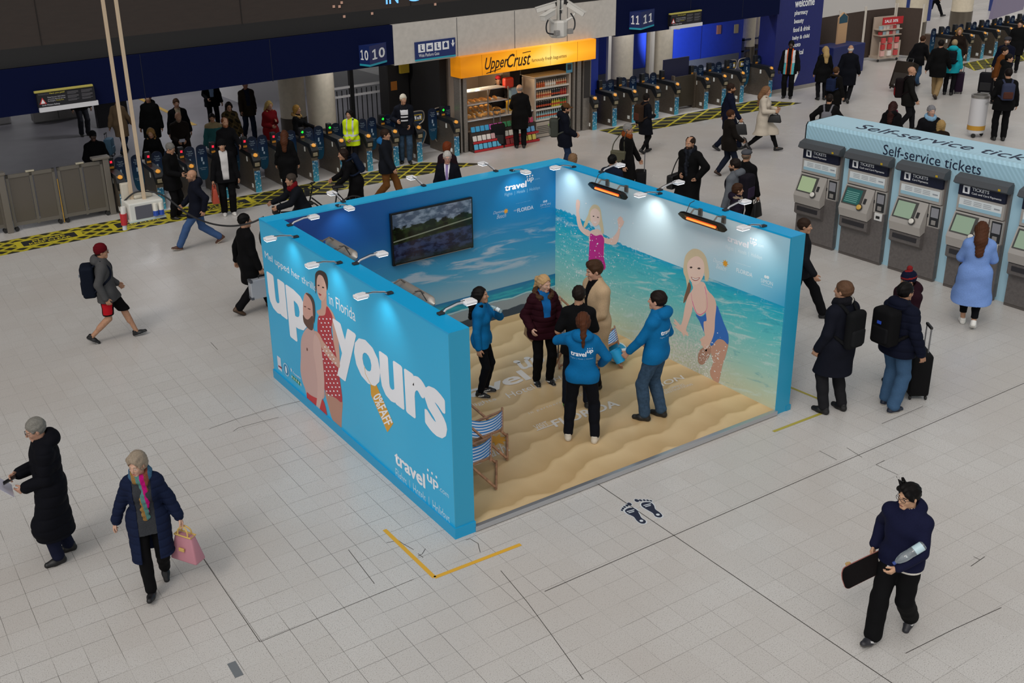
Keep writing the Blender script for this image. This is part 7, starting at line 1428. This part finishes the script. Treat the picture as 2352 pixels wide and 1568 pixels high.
J = P('grey-haired man with an orange scarf and a khaki shoulder bag', 10.36, 9.07, 1.76, 72, res=.009, head=(.05, .12), hair=('short', '#7f7d7a'), glasses='#555555', scarf=(['#7a3a16'], 0), top=T('#0b0a0a', t=.03, hem=.5, n='coat'), LH=(.22, .25, .92))
b = B(); q = J['world'](J['pel']+np.array([-.1, -.26, .12])); b.box(-.17, .17, -.06, .06, -.12, .14, .03); o = tag(b.build('shoulder_bag', M('#4d4a36', .7)), 'khaki shoulder bag of the man with the orange scarf', 'bag'); o.location = tuple(q); o.rotation_euler = (0, 0, J['o'].rotation_euler[2]); b = B(); b.tube(smooth_poly([(.14, 0, .13), (.12, .05, .4), (.1, .3, .56), (0, .3, .5), (-.12, .08, .3), (-.14, 0, .13)], 4, False), .012, 6); b.build('strap', M('#3a3828', .7), o)
q = FL(1471, 425, .3); suitcase(q[0], q[1], cam_ang(q[0], q[1]), 'black suitcase pulled by the man with the orange scarf', '#121214', .4, .25, .58, .5)
J = P('woman in a black coat wearing a flowered rucksack near the hatched mat', 13.63, 12.09, 1.58, 128, res=.010, fem=True, walk=.35, head=(.3, .3), hair=('bun', '#15100e'), top=T('#0d0f16', t=.03, hem=.58, n='coat'), pants=('#0c0c0e', .004), shoes=('#101012', '#101012'), RH=(.25, .1, 1.1))
backpack(J, 'brown flowered rucksack on the woman in the black coat', '#33241a', '#4a2a20', (.09, .15, .24), -.06, .012, t=.05)
J = P('bearded man in a long black coat and scarf with hand on hip', 10.22, 6.94, 1.86, -32, res=.008, head=(-.1, .1), hair=('receding', '#2a1e17'), beard='#2e211a', top=T('#0a0a0b', t=.036, hem=.48, flare=.05, open=(.0, .07, -.30), n='coat'), shirt=T('#15161c', t=.02), scarf=(['#14161c', '#23262e'], .5), LH=(.12, .26, 1.02, (-.3, 1.6, .0)), RH=(.24, .04, 1.06), curl=1.1)
b = B(); b.box(-.2, .2, -.08, .08, -.16, .14, .03); q = J['world'](J['pel']+np.array([-.02, -.34, -.12])); o = tag(b.build('shoulder_bag', M('#0c0c0d', .5)), 'black shoulder bag of the bearded man in the long coat', 'bag'); o.location = tuple(q); o.rotation_euler = (0, 0, J['o'].rotation_euler[2]); b = B(); b.tube(smooth_poly([(.14, 0, .13), (.08, .06, .4), (.02, .16, .62), (-.08, .1, .4), (-.14, 0, .13)], 4, False), .012, 6); b.build('strap', M('#0c0c0d', .5), o)
J = P('brown-haired person in a dark brown jacket walking with a tablet', 13.59, 9.1, 1.62, 112, res=.010, walk=.5, lead='R', hair=('short', '#3e2415'), top=T('#15110e', t=.032, hem=.72), pants=('#161c2a', .016), shoes=('#3a2418', '#201510'), RH=(.28, .2, .98)); phone(J, 'R', 'dark tablet carried by the person in the dark brown jacket', (.05, 0, 0), 'tablet', (.006, .17, .24), tilt=-.4)
J = P('man in a navy overcoat walking beside the hatched mat', 15.5, 10.95, 1.78, 96, res=.010, walk=.62, lead='L', hair=('short', '#2a1c14'), beard='#3a2418', skin='#a87a5c', top=T('#0b1024', t=.03, hem=.6, n='coat'), pants=('#0d1222', .016)); bag(J, 'R', 'black bag carried by the man in the navy overcoat', '#0e0e10', (.36, .1, .28), .08)
J = P('woman in a pale beige coat and black boots walking with a black bag', 16.16, 10.37, 1.73, 80, res=.010, fem=True, walk=.72, lead='L', head=(0, .1), hair=('long', '#7a5a40'), top=T('#bdb3a4', t=.028, hem=.50, flare=.07, n='coat'), pants=('#0c0c0e', .004), shoes=('#0e0d0e', '#0e0d0e', 0, .16), RH=(.28, .16, 1.08), LH=(.28, .16, 1.1)); bag(J, 'R', 'black handbag on the arm of the woman in the pale beige coat', '#0d0d0f', (.34, .14, .2), .03, (-.05, 0, -.05))
J = P('man in a grey flat cap and black jumper behind the sea-print wall', 10.55, 5.75, 1.75, 150, res=.009, hat=('flat_cap', '#4a4b50'), hair=('rim', '#6a5a4c'), top=T('#0a0a0c', t=.03, hem=.78), pants=('#0c0c0e', .016)); bag(J, 'R', 'black bag hanging beside the man in the flat cap', '#0c0c0e', (.3, .12, .3), .08)
J = P('dark-haired man in a grey hooded top wearing a purple and black rucksack', 9.8, 5.3, 1.78, -118, res=.009, head=(.2, .1), hair=('short', '#1c1512'), beard='#2a1f1a', top=T('#5c6066', t=.028, hem=.82, hood=1)); backpack(J, 'purple and black rucksack on the man in the grey hooded top', '#17141c', '#2e2438', (.10, .16, .24), -.03, .012, t=.06)
P('brown-haired child in a purple coat with a fur hood beside the rucksack wearer', 9.25, 4.72, 1.5, 96, res=.009, fem=True, hair=('puffy', '#3a2416'), top=T('#1d1624', t=.036, hem=.7, hood=1, quilt=.1), fur='#8a7a66')
P('brown-haired man seen over the end of the sea-print wall', 8.08, 2.2, 1.76, 84, res=.009, walk=.8, lead='L', hair=('short', '#2e2018'), top=T('#14151a', t=.028, hem=.8), pants=('#0c0c0e', .018), shoes=('#0c0c0e', '#0c0c0e'))
# --- right of the stand
J = P('tall man in a long dark coat with a flat black rucksack and chequered scarf', 5.86, -.36, 1.88, -128, res=.0065, head=(.25, .0), feet=((.02, .13, 0, 0), (-.04, .13, 0, 0)), hair=('short', '#5a4130'), top=T('#12141e', t=.03, hem=.55, flare=.03, collar=1.4, n='coat'), scarf=(['#15151a', '#b9b6ae', '#15151a', '#15151a'], 0), pants=('#1d1d20', .014), shoes=('#0b0b0c', '#0b0b0c'), LH=(.10, .25, .90), RH=(.1, .22, .92)); backpack(J, 'flat black rucksack on the tall man in the long dark coat', '#101113', '#17181a', (.055, .145, .24), -.08, .010, t=.05)
J = P('man in a navy padded jacket and jeans with a round black rucksack', 6.55, -.74, 1.82, 142, res=.0065, head=(-.1, .05), feet=((.06, .11, 0, 0), (-.06, .11, 0, 0)), hair=('short', '#0f0d0d'), skin='#a87c60', top=T('#0d1122', t=.042, hem=.80, hood=1, quilt=.1), pants=('#3a5674', .024), shoes=('#131a2c', '#b9b4ac'), LH=(.22, .2, 1.02), RH=(.06, .32, .9)); backpack(J, 'round black rucksack on the man in the navy padded jacket', '#0c0c0e', '#101013', (.10, .16, .24), -.05, .010, t=.07, mark='#2448b0')
q = FL(2098, 905); suitcase(q[0], q[1], cam_ang(q[0], q[1])+20, 'black suitcase standing beside the man in the navy padded jacket', '#0d0d0f', .42, .27, .62, .42)
J = P('woman in a bobble hat and burgundy jacket facing the man in navy', 7.3, -.3, 1.69, -42, res=.007, fem=True, head=(-.2, .15), hat=('beanie', '#10142a', '#7a2022', 1), hair=('short', '#2a1c16'), top=T('#220c16', t=.036, hem=.80, hood=1), pants=('#101014', .014), LH=(.30, .12, 1.02), RH=(.26, .08, 1.04)); t = at(J, 'pastry', 'L', 'brown pastry in the hands of the woman in the bobble hat', 'food', (.06, 0, .02)); b = B(); b.tube([(-.07, 0, 0), (-.03, 0, .02), (.03, 0, .02), (.07, 0, 0)], [.02, .045, .045, .02], 10); b.build('crust', M('#7a5528', .7, tex='wood'), t, True)
J = P('woman in a long sky-blue coat using a ticket machine', 9.86, .32, 1.73, 186, res=.007, fem=True, walk=.3, lead='L', lean=.04, head=(0, .15), hair=('long', '#4a2c1c'), top=T('#7392cc', t=.042, hem=.43, flare=.09, collar=2, n='coat'), pants=('#0b0b0e', .006, .2), shoes=('#dcdad4', '#dcdad4'), LH=(.34, .16, 1.05), RH=(.34, .16, 1.1)); bag(J, 'L', 'black handbag hanging in front of the woman in the sky-blue coat', '#17191c', (.26, .12, .26), .1, (-.12, .06, -.05))
# --- on the stand
A = dict(z0=BZ); HB = '#0a659c'
J = P('dark-haired girl in a blue hooded top drinking from a clear bottle', 2.2, 2.73, 1.64, 74, res=.0075, fem=True, head=(0, -.12), hair=('long', '#17110f'), top=T(HB, t=.022, hem=.84, ro=.8, collar=2), pants=('#0a0c12', .004), shoes=('#0f0f11', '#b9b2a8', '#d8d4ce'), LH=(.26, -.02, 1.42, (.1, 1, -1)), RH=(.02, .24, .84), **A)
t = at(J, 'water_bottle', 'L', 'small clear bottle held to the mouth of the girl in blue', 'bottle', (.0, -.02, .03)); b = B(); b.lathe([(.02, -.09), (.028, -.08), (.028, .03), (.012, .07), (.012, .085)], (0, 0, 0), 14); o = b.build('clear_body', M('#bfe0e8', .1, trans=.7), t, True); o.rotation_euler = (0, -1.1, 0); b = B(); b.lathe([(.0285, -.05), (.0285, 0)], (0, 0, 0), 14); o = b.build('label_band', M('#d8e4ea', .4), t); o.rotation_euler = (0, -1.1, 0)
J = P('blonde woman in a burgundy padded jacket with fur hood and black leggings', 3.12, 2.52, 1.68, 22, res=.0075, fem=True, fat=.012, head=(.35, .12), hair=('pony', '#b8966a'), skin='#c9a08a', top=T('#2a0a14', t=.04, hem=.80, quilt=.09, open=(.05, .075, -.33), hood=0), shirt=T('#1460a0', t=.024, collar=2), fur='#4a3526', pants=('#08080a', .012), shoes=('#101012', '#d0ccc8', '#d8d8d8'), RH=(.14, .24, 1.0), LH=(.2, .22, 1.02), **A)
t = at(J, 'drinks_flask', 'L', 'silver drinks bottle in the hand of the woman in burgundy', 'bottle', (.03, 0, 0)); b = B(); b.lathe([(.034, -.14), (.036, -.12), (.036, .03), (.022, .07)], (0, 0, 0), 14); b.build('body', M('#a8aab2', .25, metal=.6), t, True); b = B(); b.lathe([(.025, .07), (.025, .12), (.01, .13)], (0, 0, 0), 12); b.build('black_cap', M('#1a1a1c', .5), t)
for sg in (1,): bag(J, 'R', 'tan-strapped shoulder bag behind the woman in burgundy', '#9a7a58', (.3, .12, .3), .3, (-.3, .05, .42), trim='#b8946a')
J = P('dark-haired man in a black T-shirt facing away on the sand print', 3.04, 1.62, 1.80, 178, res=.0075, bulk=.92, hair=('short', '#1e1612'), top=T('#0b0b0d', t=.016, sl=.42, hem=.82, collar=.3, n='t_shirt'), pants=('#0e121c', .014), shoes=('#0e0f10', '#8f8d88', '#3ac83a'), feet=((-.02, .14, 0, 0), (.04, .14, 0, 0)), LH=(.14, .24, .98), RH=(.24, .16, 1.0), **A)
t = at(J, 'clipboard', 'L', 'black clipboard held low by the man in the black T-shirt', 'clipboard', (.02, .06, -.12)); b = B(); b.box(-.11, .11, -.005, .005, -.17, .15, .004); b.build('board', M('#1b1c22', .5), t); b = B(); b.box(-.04, .04, .005, .014, .11, .145, .003); b.build('clip', M('#8a8c90', .3, metal=.7), t); t.rotation_euler[1] = .5
J = P('woman with a long ponytail in a blue hooded top lettered travel up, seen from behind', 2.5, .86, 1.80, 176, res=.006, fem=True, head=(.1, .05), hair=('pony', '#4e2c1b'), top=T(HB, t=.02, hem=.86, hood=1, ro=.8), pants=('#0c0e15', .012), shoes=('#c9c0b0', '#d8d0c4'), feet=((.02, .17, 0, 0), (.0, .17, 0, 0)), LH=(.22, .10, 1.40, (-.2, 1.4, -.6)), RH=(.22, .22, 1.0, (-.6, 1.2, -.3)), **A); logo_back(J, J['jacket'])
J = P('tall man in a camel overcoat over black on the sand print', 3.66, 2.0, 1.92, -62, res=.0065, head=(-.1, .18), hair=('quiff', '#3e2a1c'), skin='#bd9078', bulk=1.08, top=T('#b89e7e', t=.036, hem=.46, flare=.03, open=(.02, .08, -.42), n='coat'), shirt=T('#0a0a0c', t=.018), pants=('#0b0b0d', .014), shoes=('#0c0b0b', '#0c0b0b'), LH=(.24, .12, 1.02), RH=(.22, .14, 1.08), curl=1.0, **A)
t = at(J, 'paper_cup', 'L', 'small white cup in the hand of the man in the camel overcoat', 'cup', (.01, .0, .02)); b = B(); b.lathe([(.026, -.05), (.036, .05)], (0, 0, 0), 14); b.build('cup', M('#d8d2cc', .5), t, True)
J = P('dark-haired man in a blue hooded top and jeans holding a blue bucket', 3.68, .78, 1.84, -112, res=.006, head=(.1, .0), hair=('short', '#1d1410'), skin='#bd8f78', top=T(HB, t=.022, hem=.84, hood=1, ro=.8, sl=.95), pants=('#34495f', .018), shoes=('#141312', '#2a2622'), feet=((.08, .10, 0, 0), (-.06, .11, 0, 0)), LH=(.34, .20, .88), RH=(.16, .2, 1.0), **A); logo_back(J, J['jacket'])
q = J['arms'][0][2]; d_ = J['hdL'][0]; e1 = _n(np.cross(d_, [0, 0, 1.])); e2 = np.cross(e1, d_); b = B(); b.tube([(q-d_*.03+(e1*math.cos(a)+e2*math.sin(a))*.036)*J['s'] for a in np.linspace(0, 6.283, 17)], .008, 6); b.build('wristwatch', M('#b8b4ac', .3, metal=.6), J['o'])
t = at(J, 'bucket', 'L', 'small bright blue bucket held out by the man in jeans', 'bucket', (.10, .0, -.02)); b = B(); b.lathe([(.065, -.10), (.09, .08), (.085, .08), (.062, -.09)], (0, 0, 0), 24); o = b.build('pail', M('#1596cc', .4), t, True); o.rotation_euler = (0, .55, 0)
# --- farther right
J = P('dark-skinned steward in a white and orange vest before the welcome panel', 21.95, 14.62, 1.80, -8, res=.012, skin='#3a261c', hair=('short', '#0c0b0b'), top=T('#0d0d10', t=.026, hem=.76, reg=(['#c8ccd0', '#c8501e', '#4fa0a8'], lambda q: np.where((np.abs(np.abs(q[:, 1])-.12) < .035) & (q[:, 2] < .0), np.where(q[:, 2] < -.38, 3, 1), np.where((np.abs(np.abs(q[:, 1])-.075) < .016) & (q[:, 0] > .02), 2, 0)).astype(np.int8))), pants=('#0b0b0d', .018))
P('blonde woman in a black coat near the navy counter', 22.45, 13.7, 1.66, 200, fem=True, hair=('long', '#a58a5c'), top=T('#0b0b0d', t=.03, hem=.6), **G_)
P('white-haired man in a black coat walking away past the welcome panel', 22.62, 12.92, 1.76, 172, walk=.35, hair=('rim', '#cfcbc4'), top=T('#0a0c14', t=.036, hem=.55), **G_)
J = P('girl in a black fur-hooded coat with a navy backpack', 20.0, 11.3, 1.6, 150, fem=True, hair=('short', '#4a321e'), top=T('#0b0a0a', t=.034, hem=.62), fur='#231c16', **F); backpack(J, 'navy backpack on the girl in the fur-hooded coat', '#16203c', None, (.08, .14, .19), -.04, .014)
J = P('man in black seen from behind with elbows out beyond the ticket housing', 16.2, 8.42, 1.72, 172, hair=('short', '#1c1512'), top=T('#0c0c0e', t=.03, hem=.8), LH=(.2, .36, .98, (-.5, 1.4, -.2)), RH=(.2, .4, .95, (-.5, 1.4, -.2)), lean=.12, **F); backpack(J, 'small grey and red backpack on the man with elbows out', '#6a6a70', '#5a2018', (.06, .12, .16), -.1, .014)
J = P('bald man in a dark suit with a red and black rucksack', 20.65, 9.4, 1.76, 94, walk=.4, hair=('bald', '#6a5a50'), top=T('#121110', t=.03, hem=.72), shirt=T('#d8d8dc', t=.02, collar=2), **F); backpack(J, 'red and black rucksack on the bald man in the dark suit', '#12090b', '#7a1016', (.10, .15, .25), -.1, .014, t=.06, mark='#d8d8d8')
P('person in a black jacket and jeans bending over a big suitcase', 26.2, 13.1, 1.66, 146, lean=.25, walk=.5, hair=('short', '#3a2416'), top=T('#0b0b0d', t=.034, hem=.78), pants=('#3c5674', .014), **G_); q = FL(2065, 212); suitcase(q[0], q[1], cam_ang(q[0], q[1])+60, 'very large dark brown suitcase tilted beside the person in jeans', '#2a231d', .62, .38, .85, .2, tilt=-.35, z=.06)
P('person in a black jacket and tan trousers walking away', 25.1, 11.6, 1.79, 168, walk=.5, hair=('short', '#14100e'), top=T('#0a0a0b', t=.036, hem=.66), pants=('#8a7452', .02), shoes=('#3a2818', '#2a1c12'), **G_)
J = P('woman in a bright turquoise jacket wearing a dark rucksack', 25.85, 11.65, 1.7, 172, fem=True, hair=('short', '#9a8666'), top=T('#1a97a5', t=.036, hem=.72, hood=1), **G_); backpack(J, 'dark rucksack on the woman in the turquoise jacket', '#10151c', None, (.09, .15, .2), -.05, .015)
q = FL(2200, 214); suitcase(q[0], q[1], cam_ang(q[0], q[1]), 'dark purple suitcase beside the woman in turquoise', '#221526', .36, .24, .6, .3)
P('woman with long fair hair in a dark brown coat near the far gates', 28.4, 13.2, 1.68, 8, fem=True, hair=('long', '#8a6a40'), top=T('#1c130e', t=.03, hem=.5), **G_)
J = P('bearded man in a flat cap and navy coat carrying a white bag', 26.9, 10.6, 1.78, -18, hat=('flat_cap', '#3a3a3e'), hair=('short', '#2a2020'), beard='#4a4038', top=T('#0b0f20', t=.034, hem=.55), LH=(.25, .16, .98), **G_); bag(J, 'L', 'white cloth bag with a dark square held by the man in the flat cap', '#c8c6c0', (.34, .08, .34), .06, topw=.95)
P('brown-haired person in a rusty orange jacket', 25.7, 10.0, 1.68, 62, fem=True, lean=.1, hair=('short', '#1c1310'), top=T('#5c3312', t=.032, hem=.8), **G_)
P('dark-haired person in a black padded jacket pulling a dark suitcase', 24.45, 9.1, 1.7, 84, fem=True, lean=.1, hair=('short', '#100d0d'), top=T('#0a0b0c', t=.045, hem=.7, hood=1), **G_); q = FL(2262, 215); suitcase(q[0], q[1], cam_ang(q[0], q[1])+80, 'dark suitcase pulled by the person in the black padded jacket', '#131318', .42, .28, .6, .3)
J = P('person in black with a blue and rust chequered backpack by the litter bin', 21.5, 7.2, 1.86, 192, head=(.1, .1), hair=('short', '#17110f'), top=T('#0b0b0d', t=.03, hem=.76), pants=('#09090b', .016), LH=(.2, .22, 1.0), **F); t = backpack(J, 'blue and rust chequered backpack worn beside the litter bin', '#33384e', '#4a2c24', (.08, .14, .2), -.04, .014)
P('dark figure at the picture edge by the far gates', 30.8, 12.6, 1.74, -8, hair=('short', '#100d0d'), top=T('#0c0c0d', t=.03, hem=.6), **G_)
P('auburn-haired woman with a magenta scarf beyond the ticket housing', 16.84, 7.1, 1.66, 166, fem=True, hair=('long', '#2e1614'), top=T('#0c0b0e', t=.034, hem=.8, hood=1), scarf=(['#6a1c3c'], .3), **F)
P('grey-haired man with a pale blue scarf beyond the ticket housing', 16.6, 5.95, 1.77, 24, hair=('short', '#76767a'), top=T('#0c0c10', t=.032, hem=.7), scarf=(['#7aa0bc'], 0), skin='#b08a78', **F)
P('fair-haired woman in a brown coat facing the man with the blue scarf', 16.05, 5.3, 1.62, 200, fem=True, hair=('bob', '#9a7e50'), top=T('#1e150f', t=.032, hem=.7), **F)
P('dark figure striding across the far platform beside the number 13 sign', 41.6, 23.3, 1.76, 82, walk=.8, hair=('short', '#100d0d'), top=T('#0c0c0f', t=.03, hem=.7), **G_)
